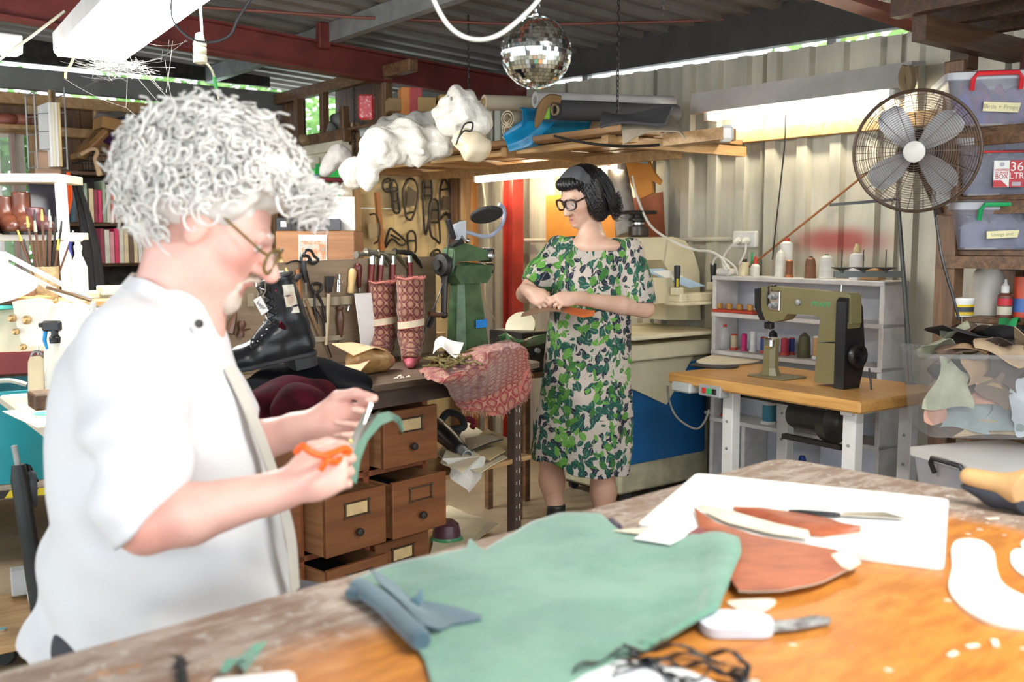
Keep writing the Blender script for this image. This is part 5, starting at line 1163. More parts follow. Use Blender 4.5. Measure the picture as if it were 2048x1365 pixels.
# clicker press: cream body, blue door
PS0,PT0=3.475,3.56
pr=rthing('clicker_press','cream swing-arm cutting press with a blue door panel behind the woman','press',PS0,PT0)
M_crm=mat('press_cream',(.80,.73,.52),.4,0,.14,5,.03);M_crd=mat('press_grimy_cream',(.60,.56,.38),.55,0,.35,9,.05);M_blue=mat('press_blue',(.012,.13,.36),.4,0,.12)
mb=MB();mb.box((.335,.24,.40),(.67,.48,.68),.012);mb.build('base',M_crd,pr)
mb=MB();mb.box((.345,-.006,.46),(.56,.012,.50),.003);mb.build('blue_door',M_blue,pr)
mb=MB();mb.box((.335,.22,.79),(.70,.60,.08),.008);mb.box((.30,.16,.87),(.66,.56,.02),.004);mb.build('bed',M_crm,pr)
mb=MB();mb.prism([(.02,.74),(.50,.74),(.30,.50),(.02,.62)],-.03,.46,Matrix(((1,0,0,0),(0,0,1,0),(0,1,0,0),(0,0,0,1))));mb.build('apron',M_crm,pr,smooth=0)
def pp_(x,y,tl):q=RL(S(x,y,3.9));r=ray(x,y);k=(R(0,PT0+tl,0)-CAM).dot(RU)/r.dot(RU);q=RL(CAM+r*k);return q.x-PS0,q.z
A=[pp_(x,y,.12)for x,y in((1225,478),(1340,474),(1365,482),(1382,505),(1394,545),(1396,640),(1325,640),(1334,545),(1318,520),(1225,522))]
mb=MB();mb.prism(A,.10,.42,Matrix(((1,0,0,0),(0,0,1,0),(0,1,0,0),(0,0,0,1))));mb.build('swan_neck',M_crm,pr,smooth=20)
A=[pp_(x,y,-.02)for x,y in((1255,556),(1345,556),(1350,605),(1255,612))];mb=MB();mb.prism(A,-.02,.3,Matrix(((1,0,0,0),(0,0,1,0),(0,1,0,0),(0,0,0,1))));mb.build('beam_head',M_crm,pr,smooth=0)
a,b_=pp_(1345,598,-.04),pp_(1450,590,-.04);mb=MB();mb.box(((a[0]+b_[0])/2,-.05,(a[1]+b_[1])/2),(b_[0]-a[0],.09,.045),.006);mb.box(((a[0]+b_[0])/2+.01,-.06,(a[1]+b_[1])/2-.028),(b_[0]-a[0]+.06,.14,.016),.004);mb.build('handle_bar',M_crm,pr)
a0,a1,a2,a3=[pp_(x,y,0)for x,y in((1300,540),(1340,538),(1402,572),(1370,576))]
mb=MB();g=[[V((a0[0],.06,a0[1])),V((a1[0],.06,a1[1]))],[V((a3[0],-.03,a3[1])),V((a2[0],-.03,a2[1]))]];mb.sheet(g,.004);lb=mb.build('instruction_plate',mat('pale_blue_plate',(.42,.58,.78),.5),pr,smooth=0)
mb=MB();mid=[[L(g[0][0],g[1][1],.15)+V((0,-.004,.003)),L(g[0][1],g[1][1],.12)+V((0,-.004,.003))],[L(g[0][0],g[1][0],.6)+V((0,-.004,.003)),L(g[0][1],g[1][1],.5)+V((0,-.004,.003))]];mb.sheet(mid,.002);mb.build('paper_label',M_paper,lb,smooth=0)
for(x,y,y2)in((1351,577,531),(1423,566,527)):
    p,q=pp_(x,y,-.05),pp_(x,y2,-.05);mb=MB();mb.lathe([(.014,0),(.013,.3),(.017,.7),(.017,.97),(.012,1)]and[(r_,z*(q[1]-p[1]))for r_,z in((.014,0),(.0135,.3),(.017,.7),(.017,.96),(.012,1))],12,ax=((p[0],-.06,p[1]),(0,0,1)));hh=mb.build('grip',M_black,pr)
    mb=MB();mb.box((p[0],-.06,p[1]-.015),(.05,.05,.04),.004);mb.build('grip_socket',M_crm,pr)
    if x<1400:mb=MB();mb.box((p[0]-.012,-.074,p[1]+.03),(.012,.004,.04));mb.build('yellow_sticker',mat('yellow',(.75,.60,.03),.5),hh,smooth=0)
for x,y in((.08,.04),(.60,.04),(.08,.44),(.6,.44)):mb=MB();mb.lathe([(.0,-.012),(.03,-.012),(.03,.012),(0,.012)],12,ax=((x,y,.03),(0,1,0)));mb.build('caster',M_rubber,pr)
mb=MB();mb.box((.33,.24,.055),(.6,.42,.02));mb.build('skid',M_iron,pr,smooth=0)
# leather and felt leaning and hanging behind the woman
def leaning(name,label,m,pts,s_,th=.006,cat='leather',wv=.004):
    a=[S(x,y,s_)for x,y in pts];mb=MB();mb.sheet(coons([a[3],a[2]],[a[2],a[1]],[a[0],a[1]],[a[3],a[0]],6,10,lambda p,u,v:p+RV*wv*math.sin(u*9+v*3)),th);return solo(name,mb,m,label,cat,smooth=60)
M_or=mat('orange_leather',(.66,.27,.05),.5,0,.2,5);M_sad=mat('saddle_leather',(.36,.10,.04),.5,0,.3,5)
leaning('leather_sheet','tan orange leather sheet standing behind the woman by the red column',M_or,((1092,392),(1232,380),(1232,560),(1092,560)),4.1)
leaning('leather_sheet','reddish brown leather sheet standing behind the black reel',M_sad,((1262,398),(1326,384),(1332,490),(1262,490)),4.12)
mb=MB();mb.tube([S(1232,330,4.0),S(1256,470,3.98)],.062,20);mb.tube([S(1232,329,4.0),S(1234,340,4.0)],.045,16);solo('felt_roll',mb,mat('grey_felt',(.42,.40,.36),.95,0,.2,30),'grey felt roll leaning on the wall beside the woman','roll')
a=[S(x,y,3.9)for x,y in((1250,322),(1296,315),(1308,345),(1322,362),(1318,370),(1302,360),(1306,386),(1280,398),(1262,370))]
mb=MB();n_=len(a);off=RV*.012;cen=sum(a,V())/n_;mb.add(a+[p+off for p in a],[tuple(range(n_)),tuple(range(n_,2*n_))[::-1]]+[(i,(i+1)%n_,n_+(i+1)%n_,n_+i)for i in range(n_)]);solo('hanging_hide',mb,M_or,'small orange leather hide hanging under the shelf end','hide',smooth=0)
mb=MB();mb.sheet(coons([S(1250,322,3.88),S(1296,328,3.88)],[S(1296,328,3.88),S(1304,300,3.9)],[S(1250,306,3.9),S(1304,300,3.9)],[S(1250,322,3.88),S(1250,306,3.9)],8,5,lambda p,u,v:p+RV*.012*math.sin(u*12)),.003);solo('blue_plastic',mb,mat('sky_plastic',(.35,.68,.88),.35),'crumpled light blue plastic on the end of the hanging shelf','plastic',smooth=60)
c=S(1277,425,3.95);o=thing('black_reel','black double-disc cord reel standing beside the felt roll','reel',c,38);mb=MB();mb.lathe([(.0,.008),(.10,.008),(.104,.0),(.10,-.01),(.03,-.012),(.03,-.03),(.055,-.035),(.055,-.045),(.03,-.05)],28);mb.build('upper_disc',M_iron,o);mb=MB();mb.lathe([(.03,-.05),(.032,-.075),(.055,-.08),(.057,-.125),(.05,-.135),(.05,-.25),(0,-.25)],24);mb.build('motor',mat('dark_motor',(.10,.085,.07),.35,.6,.3),o);mb=MB();mb.lathe([(.033,-.052),(.036,-.056),(.036,-.066),(.033,-.07)],20);mb.build('bright_collar',M_chrome,o)
# conduits, sockets and cables on the wall
mb=MB();mb.tube([S(x,y,4.14)for x,y in((1022,478),(1038,481),(1090,481),(1200,481),(1320,480),(1470,478))],.012,8);solo('conduit',mb,mat('grey_conduit',(.62,.58,.46),.5),'pale conduit pipe running level along the corrugated wall','pipe')
p=RL(S(1491,479,4.14));o=rthing('power_outlet','white double power outlet on the wall with plugged leads','outlet',p.x,p.y,p.z);mb=MB();mb.box((0,0,0),(.03,.15,.085),.006);mb.build('plate',M_white,o)
for y_ in(.03,-.025):mb=MB();mb.lathe([(.018,0),(.02,.02),(.014,.035),(.006,.045)],12,ax=((-.015,y_,-.005),(-1,0,-.3)));mb.build('plug',M_cord,o)
def wire(pts,r,m,label,s_=4.05,nm='cable'):mb=MB();mb.tube(spl([S(x,y,s_+(q[0]if q else 0))for x,y,*q in pts],5),r,6);return solo(nm,mb,m,label,'cable')
wire(((1265,352),(1275,395),(1300,450),(1345,483),(1390,500),(1420,503),(1442,516),(1458,540)),.007,M_cord,'thick cream cable sagging from the shelf end past the press to the outlet',3.9)
wire(((1480,482),(1460,495),(1445,520),(1452,545),(1460,560)),.006,M_cord,'cream lead looping down from the outlet plug',4.0);wire(((1492,488),(1490,505),(1478,530)),.006,M_cord,'short cream lead dropping straight from the outlet',4.0)
wire(((1425,530),(1432,515),(1448,517),(1470,535),(1475,550)),.005,M_cord,'cream lead arching behind the black press handle',3.98)
wire(((1650,175),(1590,185),(1572,210),(1570,280),(1562,360),(1552,450),(1545,520)),.004,M_black,'thin dark cable hanging down the wall from the batten light',4.08)
wire(((1335,772),(1338,800),(1350,830),(1372,850),(1395,858),(1410,842),(1418,820)),.005,mat('grey_cable',(.25,.24,.22),.6),'grey cable looping from the switch box under the sewing table',3.38)

# white shelves with thread behind the sewing table
def RSH(x,y,s_=3.98):q=RL(S(x,y,s_));return q
SHt0,SHt1=RSH(1425,620).y,RSH(1760,640).y-.02;zs=[RSH(1440,556).z,RSH(1500,634).z,RSH(1500,712).z,RSH(1480,848).z,.10]
sh=rthing('thread_shelf','white painted plank shelf unit full of thread against the corrugated wall','shelf',3.98,(SHt0+SHt1)/2)
M_shw=mat('scuffed_white',(.74,.72,.70),.6,0,.18,14,.05);hw=(SHt0-SHt1)/2
for i,z in enumerate(zs):mb=MB();mb.box((.085,0,z),(.19,hw*2,.022),.003);mb.build('shelf_board',M_shw,sh,smooth=0)
for y_ in(hw-.012,-hw+.012,hw*.55):mb=MB();mb.box((.085,y_,(zs[0]+.02)/2 if y_!=hw*.55 else(zs[3]+.02)/2),(.18,.024,zs[0]if y_!=hw*.55 else zs[3]),.003);mb.build('upright',M_shw,sh,smooth=0)
mb=MB();mb.box((.185,0,.6),(.008,hw*2,zs[0]*.98));mb.build('back_panel',mat('grey_white_panel',(.60,.62,.68),.6),sh,smooth=0)
mb=MB();mb.box((.0,-hw+.16,.27),(.012,.28,.3),.002);mb.build('lower_panel',mat('lilac_white',(.62,.64,.74),.6),sh,smooth=0)
TH={}
def spool(px,py,h,r,c,label,shelf,kind='cone',basec=None,s_=4.05,group='thread spools on the white shelves'):
    p=RL(S(px,py,s_));z=zs[shelf]+.0115;m_=mat('thread_%02d'%len(TH),c,.55,0,.15,30,.3,260,st=(.05,.05,1));TH[label]=1
    o=rthing('thread_spool',label,'thread',p.x,p.y,z,38,group);bm_=basec or M_white
    if kind=='cone':mb=MB();mb.lathe([(0,.0),(r*1.1,0),(r*1.1,.006),(r,.01),(r*.98,h*.62),(r*.8,h*.86),(r*.4,h*.95),(r*.3,h*.95)],18);mb.build('thread',m_,o);mb=MB();mb.lathe([(r*.3,h*.94),(r*.26,h),(0,h)],12);mb.build('tip',bm_,o)
    else:
        mb=MB();mb.lathe([(r,.012),(r,h*.93)],18);mb.build('thread',m_,o);mb=MB();mb.lathe([(0,0),(r*1.25,0),(r*1.25,.005),(r*1.02,.014),(0,.014)],18);mb.build('flange',bm_,o);mb=MB();mb.lathe([(r*1.02,h*.92),(r*1.05,h*.94),(r*.7,h),(0,h)],18);mb.build('cap',bm_,o)
    return o
M_rf=mat('red_flange',(.60,.06,.03),.4);M_cop=mat('copper_flange',(.55,.20,.08),.35,.3);M_clr=Gr('clear_plastic').out((.75,.78,.80),.12,alpha=.35,spec=.7)
spool(1560,560,.135,.026,(.80,.78,.70),'tall white thread cone standing on the top white shelf',0);spool(1578,562,.085,.017,(.26,.09,.03),'dark copper thread spool on a flanged base on the top shelf',0,'reel',M_cop)
spool(1620,562,.105,.026,(.22,.095,.045),'brown thread cone between two pale cones on the top shelf',0,'cone',M_black);spool(1652,565,.115,.034,(.78,.77,.72),'fat white thread cone in the middle of the top shelf',0,'cone',M_grn)
spool(1468,700,.082,.017,(.62,.50,.34),'beige thread spool with red ends on the second thread shelf',2,'reel',M_rf);spool(1488,695,.088,.015,(.62,.02,.17),'bright magenta thread spool on the thread shelf',2,'reel',mat('magenta_flange',(.55,.02,.15),.4));spool(1506,700,.105,.016,(.74,.74,.74),'slim tall white thread spool beside the magenta one',2,'reel')
spool(1526,705,.082,.014,(.03,.06,.24),'navy thread spool left of the post of the sewing machine',2,'reel',M_rf);spool(1569,710,.085,.019,(.42,.03,.07),'crimson thread spool with a red base on the thread shelf',2,'reel',M_rf);spool(1583,708,.085,.014,(.03,.05,.22),'navy thread spool behind the crimson one',2,'reel',M_rf,4.10)
spool(1608,710,.12,.030,(.085,.085,.035),'fat olive thread cone on the thread shelf',2,'cone',M_black);spool(1632,712,.11,.016,(.62,.34,.14),'tan orange thread spool half behind the sewing machine body',2,'reel');spool(1545,708,.12,.026,(.012,.012,.014),'black thread cone behind the machine needle',2,'cone',M_black)
spool(1420,838,.10,.026,(.02,.02,.03),'black thread spool in the lower shelf beside the switch box',3,'reel',M_white);spool(1452,842,.12,.024,(.03,.025,.025),'black thread spool with a red base on the lower shelf',3,'reel',M_rf);spool(1538,850,.105,.034,(.05,.22,.32),'teal blue thread spool wrapped in plastic on the lower shelf',3,'reel');spool(1562,855,.10,.018,(.62,.42,.03),'yellow thread spool on the lower shelf',3,'reel');spool(1588,860,.11,.024,(.14,.10,.08),'brown thread spool with a green base on the lower shelf',3,'reel',M_grn)
# bottles along the top shelf
def bottle(px,py,prof,m,label,cap=None,capm=None,z=None,s_=4.05,name='bottle',extra=None):
    p=RL(S(px,py,s_));o=rthing(name,label,'bottle',p.x,p.y,zs[0]+.0115 if z is None else z);mb=MB();mb.lathe(prof,18);mb.build('body',m,o)
    if cap:mb=MB();mb.lathe(cap,14);mb.build('cap',capm,o)
    return o
M_gly=mat('glue_cream',(.80,.70,.46),.35);M_rc=mat('red_cap',(.60,.06,.03),.4);M_gc=mat('green_cap',(.06,.45,.14),.4)
bottle(1487,558,[(0,0),(.025,0),(.026,.07),(0,.07)],M_gly,'cream lidded jar with a dark lid at the end of the top shelf',[(.016,.07),(.016,.085),(0,.085)],M_iron,name='jar')
bottle(1510,560,[(0,0),(.022,0),(.023,.05),(.012,.062),(0,.062)],mat('white_glue',(.82,.80,.74),.35),'small white glue bottle with a red cap on the top shelf',[(.013,.062),(.012,.075),(.004,.10),(0,.10)],M_rc)
bottle(1503,556,[(0,0),(.016,0),(.016,.04),(0,.04)],M_cord,'small white bottle with an upright green spout on the top shelf',[(.006,.04),(.005,.12),(0,.12)],M_gc,s_=4.1)
bottle(1572,556,[(0,0),(.03,0),(.031,.165),(.014,.175),(0,.175)],M_paper,'tall white bottle with a red cap at the back of the top shelf',[(.013,.175),(.012,.19),(0,.19)],M_rc,s_=4.1)
bottle(1712,568,[(0,0),(.032,0),(.033,.10),(.03,.115),(.012,.125),(0,.125)],mat('white_bottle',(.82,.80,.76),.35),'white squat bottle with a beige cap behind the spool stand',[(.016,.125),(.017,.14),(.01,.155),(.009,.165),(0,.165)],M_bp)
p=RL(S(1745,572,4.02));mb=MB();mb.box((p.x,p.y,zs[0]+.04),(.07,.09,.05),.004,0,Matrix(((RV.x,RU.x,0,0),(RV.y,RU.y,0,0),(0,0,1,0),(0,0,0,1))));solo('small_box',mb,mat('amber_box',(.50,.24,.07),.5),'small amber box behind the spool stand discs','box')
p=RL(S(1452,556,4.02));RMX=Matrix(((RV.x,RU.x,0,0),(RV.y,RU.y,0,0),(0,0,1,0),(0,0,0,1)));mb=MB();mb.box((p.x,p.y,zs[0]+.03),(.06,.10,.035),.01,0,RMX);mb.ball(R(p.x,p.y,zs[0]+.05),.022,12);solo('power_board',mb,M_cord,'cream power board heaped with plugs on the shelf end','power board')
p=RL(S(1478,628,4.03));o=rthing('thread_tray','red tray of small gold thread reels on the upper thread shelf','tray',p.x,p.y,zs[1]+.012);mb=MB();mb.box((0,0,.008),(.12,.26,.016),.003);mb.build('tray',M_rf,o)
for i in range(7):mb=MB();mb.lathe([(.013,.017),(.015,.02),(.013,.045),(.0,.045)],10,ax=((-.03+.03*(i%2),.10-i*.033,0),(0,0,1)));mb.build('reel',mat('gold_thread',(.62,.32,.06),.4,0,.4,40),o)
p=RL(S(1445,700,4.05));o=rthing('glass_jar','clear plastic jar with a red lid at the end of the thread shelf','jar',p.x,p.y,zs[2]+.012);mb=MB();mb.lathe([(0,0),(.04,0),(.042,.07),(.03,.10),(.018,.115)],20);mb.build('glass',M_clr,o);mb=MB();mb.lathe([(.019,.113),(.019,.128),(0,.128)],14);mb.build('lid',M_rf,o)
p=RL(S(1617,925,4.0));o=rthing('blue_clamp','blue plastic-handled tool standing on the bottom shelf','tool',p.x-.05,p.y,.11);mb=MB();mb.lathe([(.03,0),(.03,.02),(.022,.05),(.018,.20),(.012,.22),(0,.22)],14);mb.lathe([(.02,0),(.02,.08),(.012,.10),(0,.1)],12,ax=((.0,-.055,0),(0,0,1)));mb.build('handle',mat('royal_blue',(.01,.06,.42),.4),o)

# sewing table with its industrial machine
sz=.75;q0,q1,q2=F(1335,745,sz),F(1720,805,sz),F(1838,765,sz);ang=math.degrees(math.atan2((q0-q1).y,(q0-q1).x))-90
ST=thing('sewing_table','butcher-block sewing machine table on white steel legs','table',(q1.x,q1.y,0),ang);SM_=wm(ST);SI=SM_.inverted();TLn=(q0-q1).length;TW=.60
M_but=wood('butcher_block',(.72,.40,.13),(.58,.29,.08),1,.8,.38,.15,.03)
mb=MB();mb.box((TW/2,TLn/2,sz-.024),(TW,TLn,.048),.008);mb.build('tabletop',M_but,ST)
def SP(px,py,xl):
    r=ray(px,py);n=SM_.to_3x3()@V((1,0,0));k=(SM_@V((xl,0,0))-CAM).dot(n)/r.dot(n);return SI@(CAM+r*k)
def SF(px,py,z=sz):return SI@F(px,py,z)
for y_ in(.10,TLn-.30):
    for x_ in(.10,TW-.14):
        mb=MB();mb.box((x_,y_,.35),(.05,.06,.70),.003);lg=mb.build('leg',M_white,ST)
        mb=MB();[mb.lathe([(.007,0),(.006,.004),(0,.005)],8,ax=((x_-.025,y_,z),(-1,0,0)))for z in(.44,.56)];mb.build('bolt',M_steel,lg)
    mb=MB();mb.box((TW/2,y_,.69),(TW-.1,.05,.022),.003);mb.box((TW/2,y_,.08),(TW-.1,.05,.03),.003);mb.build('cross_bar',M_white,ST)
mb=MB();mb.box((TW-.15,TLn/2-.1,.12),(.03,TLn-.4,.04),.003);mb.build('stretcher',M_white,ST)
mb=MB();mb.box((TW*.5,TLn*.5,.685),(.30,.50,.05),.006);mb.build('oil_pan',M_iron,ST)
c=SP(1645,838,.26);mb=MB();mb.lathe([(0,0),(.03,0),(.055,.01),(.062,.03),(.062,.17),(.09,.19),(.095,.235),(.06,.25),(.045,.27),(.045,.32),(0,.32)],24,ax=((.26,c.y+.16,c.z),(0,-1,0)));mt=mb.build('motor',mat('motor_grey',(.09,.085,.075),.4,.5,.3),ST);mb=MB();mb.box((.26,c.y,c.z+.08),(.06,.12,.08));mb.box((.2,c.y,c.z-.09),(.03,.3,.02));mb.build('bracket',M_iron,mt,smooth=0)
p=SP(1418,783,-.01);mb=MB();mb.box((.02,p.y,p.z),(.06,.13,.05),.005);sb=mb.build('switch_box',M_grey,ST)
for dy,m_ in((.03,mat('red_button',(.80,.05,.03),.4)),(.0,mat('green_button',(.03,.60,.15),.4)),(-.03,M_black)):mb=MB();mb.box((-.011,p.y+dy,p.z),(.006,.024,.024),.002);mb.build('button',m_,sb)
p=SP(1365,775,.0);mb=MB();mb.box((.02,p.y,p.z),(.07,.12,.045),.008);mb.build('control_box',mat('pale_grey',(.60,.62,.60),.5),ST)
# machine head: local x across, y along the table (towards the far end is +y)
mz=sz;mc=SF(1540,748);M_olv=mat('olive_enamel',(.215,.185,.085),.32,0,.12,5,.02);M_bk=mat('satin_black',(.018,.017,.018),.35)
XM=SF(1640,775).x+.09
MH=thing('sewing_machine','olive and black post-bed sewing machine on the butcher-block table','sewing machine',SM_@V((XM,0,mz)),ang)
def MP(px,py,dx=0.):q=SP(px,py,XM+dx);return q.y,q.z-mz
def mprism(pts,x0,x1,nm,m,parent=None,smooth=25,dx=None):
    a=[MP(x,y,x0 if dx is None else dx)for x,y in pts];mb=MB();mb.prism(a,x0,x1,Matrix(((0,0,1,0),(1,0,0,0),(0,1,0,0),(0,0,0,1))));return mb.build(nm,m,parent or MH,smooth=smooth)
mprism(((1523,574),(1540,573),(1696,587),(1702,592),(1702,648),(1640,648),(1640,636),(1625,631),(1575,628),(1566,640),(1545,645),(1530,640),(1523,620)),-.055,.012,'arm',M_olv)
mprism(((1640,640),(1697,646),(1690,684),(1635,684)),-.06,.02,'column',M_olv);mprism(((1634,686),(1690,688),(1686,770),(1628,766)),-.068,.03,'lower_column',M_olv)
mprism(((1509,578),(1523,576),(1523,620),(1528,641),(1519,640),(1509,615)),-.05,.012,'face_plate',M_bk)
y0_,y1_=MP(1712,700)[0],MP(1692,700)[0];zt_=MP(1712,592)[1]
mb=MB();mb.prism([(-.072,0),(.03,0),(.05,.07),(.062,.10),(.058,.16),(.034,zt_*.88),(.012,zt_*.97),(-.02,zt_),(-.055,zt_*.985),(-.072,zt_*.94)],-y1_,-y0_,Matrix(((1,0,0,0),(0,0,-1,0),(0,1,0,0),(0,0,0,1))));mb.build('belt_cover',M_bk,MH,smooth=25)
z_=MP(1720,712)[1];mb=MB();mb.lathe([(.0,0),(.032,0),(.048,.006),(.051,.02),(.046,.032),(.034,.032),(.028,.016),(.01,.014),(.01,.034),(0,.034)],26,ax=((-.012,y0_,z_),(0,-1,0)));mb.build('hand_wheel',M_bk,MH)
y_,z_=MP(1543,745);mb=MB();mb.box((0,y_-.03,.004),(.16,.20,.008),.003);mb.build('bed_plate',mat('bed_olive',(.30,.27,.16),.35,.4),MH)
a,e=MP(1543,745),MP(1541,676);w_=abs(MP(1532,700)[0]-MP(1555,700)[0])/2
mb=MB();frus(mb,0,.075,w_*2.9,.008,0,.06,w_*2.1,.04,.3);frus(mb,0,.06,w_*2.1,.04,0,.055,w_*2,e[1],.3);mb.v=[(x,y+(a[0]+e[0])/2,z)for x,y,z in mb.v];pt=mb.build('post',M_olv,MH,smooth=20)
mb=MB();mb.box((-.005,(a[0]+e[0])/2-.008,e[1]-.02),(.064,w_*1.4,.045),.008);mb.build('hook_cover',M_chrome,pt)
y_,z_=MP(1551,602,-.055);mb=MB();mb.box((-.059,y_,z_),(.006,.055,.085),.012);tp=mb.build('tension_plate',M_chrome,MH)
for dy,dz in((.006,.018),(.004,-.02)):mb=MB();mb.lathe([(.014,0),(.014,.008),(.006,.01),(.006,.016),(.009,.018),(.009,.026),(0,.027)],14,ax=((-.062,y_+dy,z_+dz),(-1,0,0)));mb.build('tension_disc',M_steel,tp)
y_,z_=MP(1597,605,-.055);mb=MB();mb.lathe([(.014,0),(.013,.008),(.005,.012),(0,.012)],14,ax=((-.055,y_,z_),(-1,0,0)));mb.build('dial',M_steel,MH)
y_,z_=MP(1538,642);mb=MB();mb.cyl((0,y_,z_+.03),(0,y_,z_-.02),.006,n=8);mb.cyl((0,y_-.015,z_+.03),(0,y_-.015,z_-.035),.005,n=8);mb.box((-.004,y_-.006,z_-.02),(.03,.04,.03),.004);mb.build('needle_bar',M_black,MH);mb=MB();mb.cyl((0,y_,z_-.02),(0,y_,e[1]),.002,n=6);mb.build('needle',M_chrome,MH)
y_,z_=MP(1537,585,-.055);mb=MB();mb.tube(spl([(-.057,y_,z_-.06),(-.06,y_,z_),(-.05,y_,z_+.025),(-.02,y_-.01,z_+.028),(-.05,y_-.018,z_+.02),(-.06,y_-.016,z_-.06)],5),.0045,6);mb.build('thread_lever',M_bk,MH)
y_,z_=MP(1642,607,-.055);Mx=Matrix(((0,0,-1,-.0558),(-1,0,0,y_),(0,1,0,z_-.006),(0,0,0,1)));lettering('PFAFF',.030,mat('letter_green',(.03,.42,.16),.5),MH,Mx,sx=1.25)
for x,y in((1683,580),):y_,z_=MP(x,y);mb=MB();mb.cyl((0,y_,z_-.02),(0,y_,z_+.02),.003,n=6);mb.build('thread_pin',M_chrome,MH)
mb=MB();p0=SM_@SP(1738,735,XM);mb.tube([SM_@V((XM,MP(1739,720)[0],sz+.09)),SM_@V((XM,MP(1744,755)[0],sz+.004))],.004,6);solo('machine_cord',mb,M_black,'short black cord behind the sewing machine','cord')
# cut pieces on its table
for k,(pts,m_,lab)in enumerate((([(1392,728),(1440,712),(1500,714),(1526,722),(1500,730),(1440,733)],mat('cream_stack',(.80,.72,.56),.7),'cream leather cut piece on top of the pile on the sewing table'),([(1380,732),(1430,722),(1475,730),(1470,738),(1420,738)],M_black,'black leather cut piece under the cream one on the sewing table'))):
    a=spl([F(x,y,sz)for x,y in pts],4,True);mb=MB();mb.prism([(p.x,p.y)for p in a],sz+.001+(.006 if k==0 else 0),sz+.006+(.006 if k==0 else 0));solo('leather_piece',mb,m_,lab,'leather')
# spool stand
bp=S(1822,752,3.86);bp.z=sz;o=thing('spool_stand','grey steel thread stand with three spool discs on the sewing table','thread stand',bp,ang);dT=bp.y
def TP(px,py):return wm(o).inverted()@P(px,py,dT)
mb=MB();mb.lathe([(.022,0),(.022,.004),(.012,.008),(.011,.03)],14);mb.tube([(0,0,.0),TP(1810,590),TP(1796,402)],[.0095,.0095,.008],10);mb.build('pole',mat('stand_grey',(.13,.135,.125),.45,.4),o)
mb=MB();mb.beam(TP(1668,549),TP(1806,549),.012,.026);mb.build('cross_arm',mat('stand_grey',(.13,.135,.125)),o,smooth=0);mb=MB();mb.beam(TP(1661,410),TP(1798,399),.03,.012);mb.build('guide_arm',mat('guide_grey',(.16,.165,.16),.5,.3),o,smooth=0)
for x in(1683,1726,1771):mb=MB();p=TP(x,541);mb.lathe([(.008,-.012),(.012,0),(.042,.010),(.044,.013),(.0,.013)],20,Matrix.Translation(p));d_=mb.build('spool_disc',mat('stand_grey',(.13,.135,.125)),o);mb=MB();mb.cyl(p+V((0,0,.01)),p+V((0,0,.085)),.0022,n=6);mb.build('spool_pin',M_iron,d_)

# big pedestal fan
fc_=P(1832,303,3.5);FR=.207;nrm=(CAM-fc_).normalized();nrm=(nrm+V((-.12,0,-.02))).normalized()
xf=V((0,0,1)).cross(nrm).normalized();yf=nrm.cross(xf)
fan=thing('fan','big brown wire-caged fan with four grey blades clamped to the rack post','fan',fc_,rot=Matrix((xf,yf,nrm)).transposed())
M_cage=mat('cage_brown',(.10,.065,.045),.4,.6,.2)
def ring(r,z,w,n=48):return[V((r*math.cos(t),r*math.sin(t),z))for t in[2*pi*k/n for k in range(n)]]
def dome(r):return .055*(1-(r/FR)**3)
mb=MB()
for i in range(21):r=L(.048,FR-.006,i/20);mb.tube(ring(r,dome(r),0),.00125,4,True)
mb.build('front_wire',M_cage,fan,kind='stuff')
mb=MB()
for i in range(16):t=2*pi*i/16;mb.tube([V((r*math.cos(t),r*math.sin(t),dome(r)-.002))for r in[L(.035,FR,k/8)for k in range(9)]],.0016,4)
mb.build('front_spoke',M_cage,fan,kind='stuff')
mb=MB();mb.tube(ring(FR,0,0,64),.0055,8,True);mb.tube(ring(FR,-.012,0,64),.004,8,True);mb.build('rim',M_cage,fan)
mb=MB()
for i in range(17):r=L(.06,FR-.004,i/16);mb.tube(ring(r,-.02-.075*(1-(r/FR)**4),0),.0013,4,True)
for i in range(24):t=2*pi*(i+.5)/24;mb.tube([V((r*math.cos(t),r*math.sin(t),-.02-.075*(1-(r/FR)**4)))for r in[L(.05,FR,k/8)for k in range(9)]],.0015,4)
mb.build('rear_cage',M_cage,fan,kind='stuff')
M_bld=mat('blade_grey',(.42,.43,.45),.35,.2)
for k,ang_ in enumerate((122,38,213,310)):
    R_=Matrix.Rotation(math.radians(ang_),4,'Z');g=[]
    for i in range(11):
        r=L(.03,.176,i/10);wd=[.02,.026,.033,.038,.042,.045,.047,.048,.046,.040,.024][i];g.append([R_@V((r,(q-.42)*2*wd,.006+(q-.5)*.035))for q in[j/6 for j in range(7)]])
    mb=MB();mb.sheet(g,.0015);mb.build('blade',M_bld,fan)
mb=MB();mb.lathe([(.0,.058),(.030,.058),(.036,.054),(.036,.046),(0,.046)],28);mb.build('centre_badge',mat('badge_white',(.62,.60,.55),.35),fan)
mb=MB();mb.lathe([(0,.03),(.028,.03),(.03,-.02),(.055,-.03),(.075,-.06),(.075,-.14),(.05,-.17),(0,-.17)],24);mb.build('motor',mat('motor_black',(.035,.03,.028),.4),fan)
mb=MB();Lp=wm(fan).inverted();mb.tube([V((0,0,-.15)),V((0,-.06,-.20)),Lp@R(3.53,1.95,1.45)],[.022,.02,.016],8);mb.build('bracket',M_cage,fan)
mb=MB();mb.tube(spl([P(1868,402,3.58),P(1872,440,3.56),P(1885,520,3.52),P(1905,590,3.5),P(1918,640,3.5)],6),.005,6);solo('mains_cord',mb,M_black,'black mains cord hanging from the fan past the rack post','cord')
mb=MB();g_=P(1882,392,3.52);mb.box((0,0,0),(.05,.05,.07),.006,0,Matrix.Translation(g_));solo('glass_box',mb,M_clr,'small clear plastic box hanging on the rack post under the fan','box')
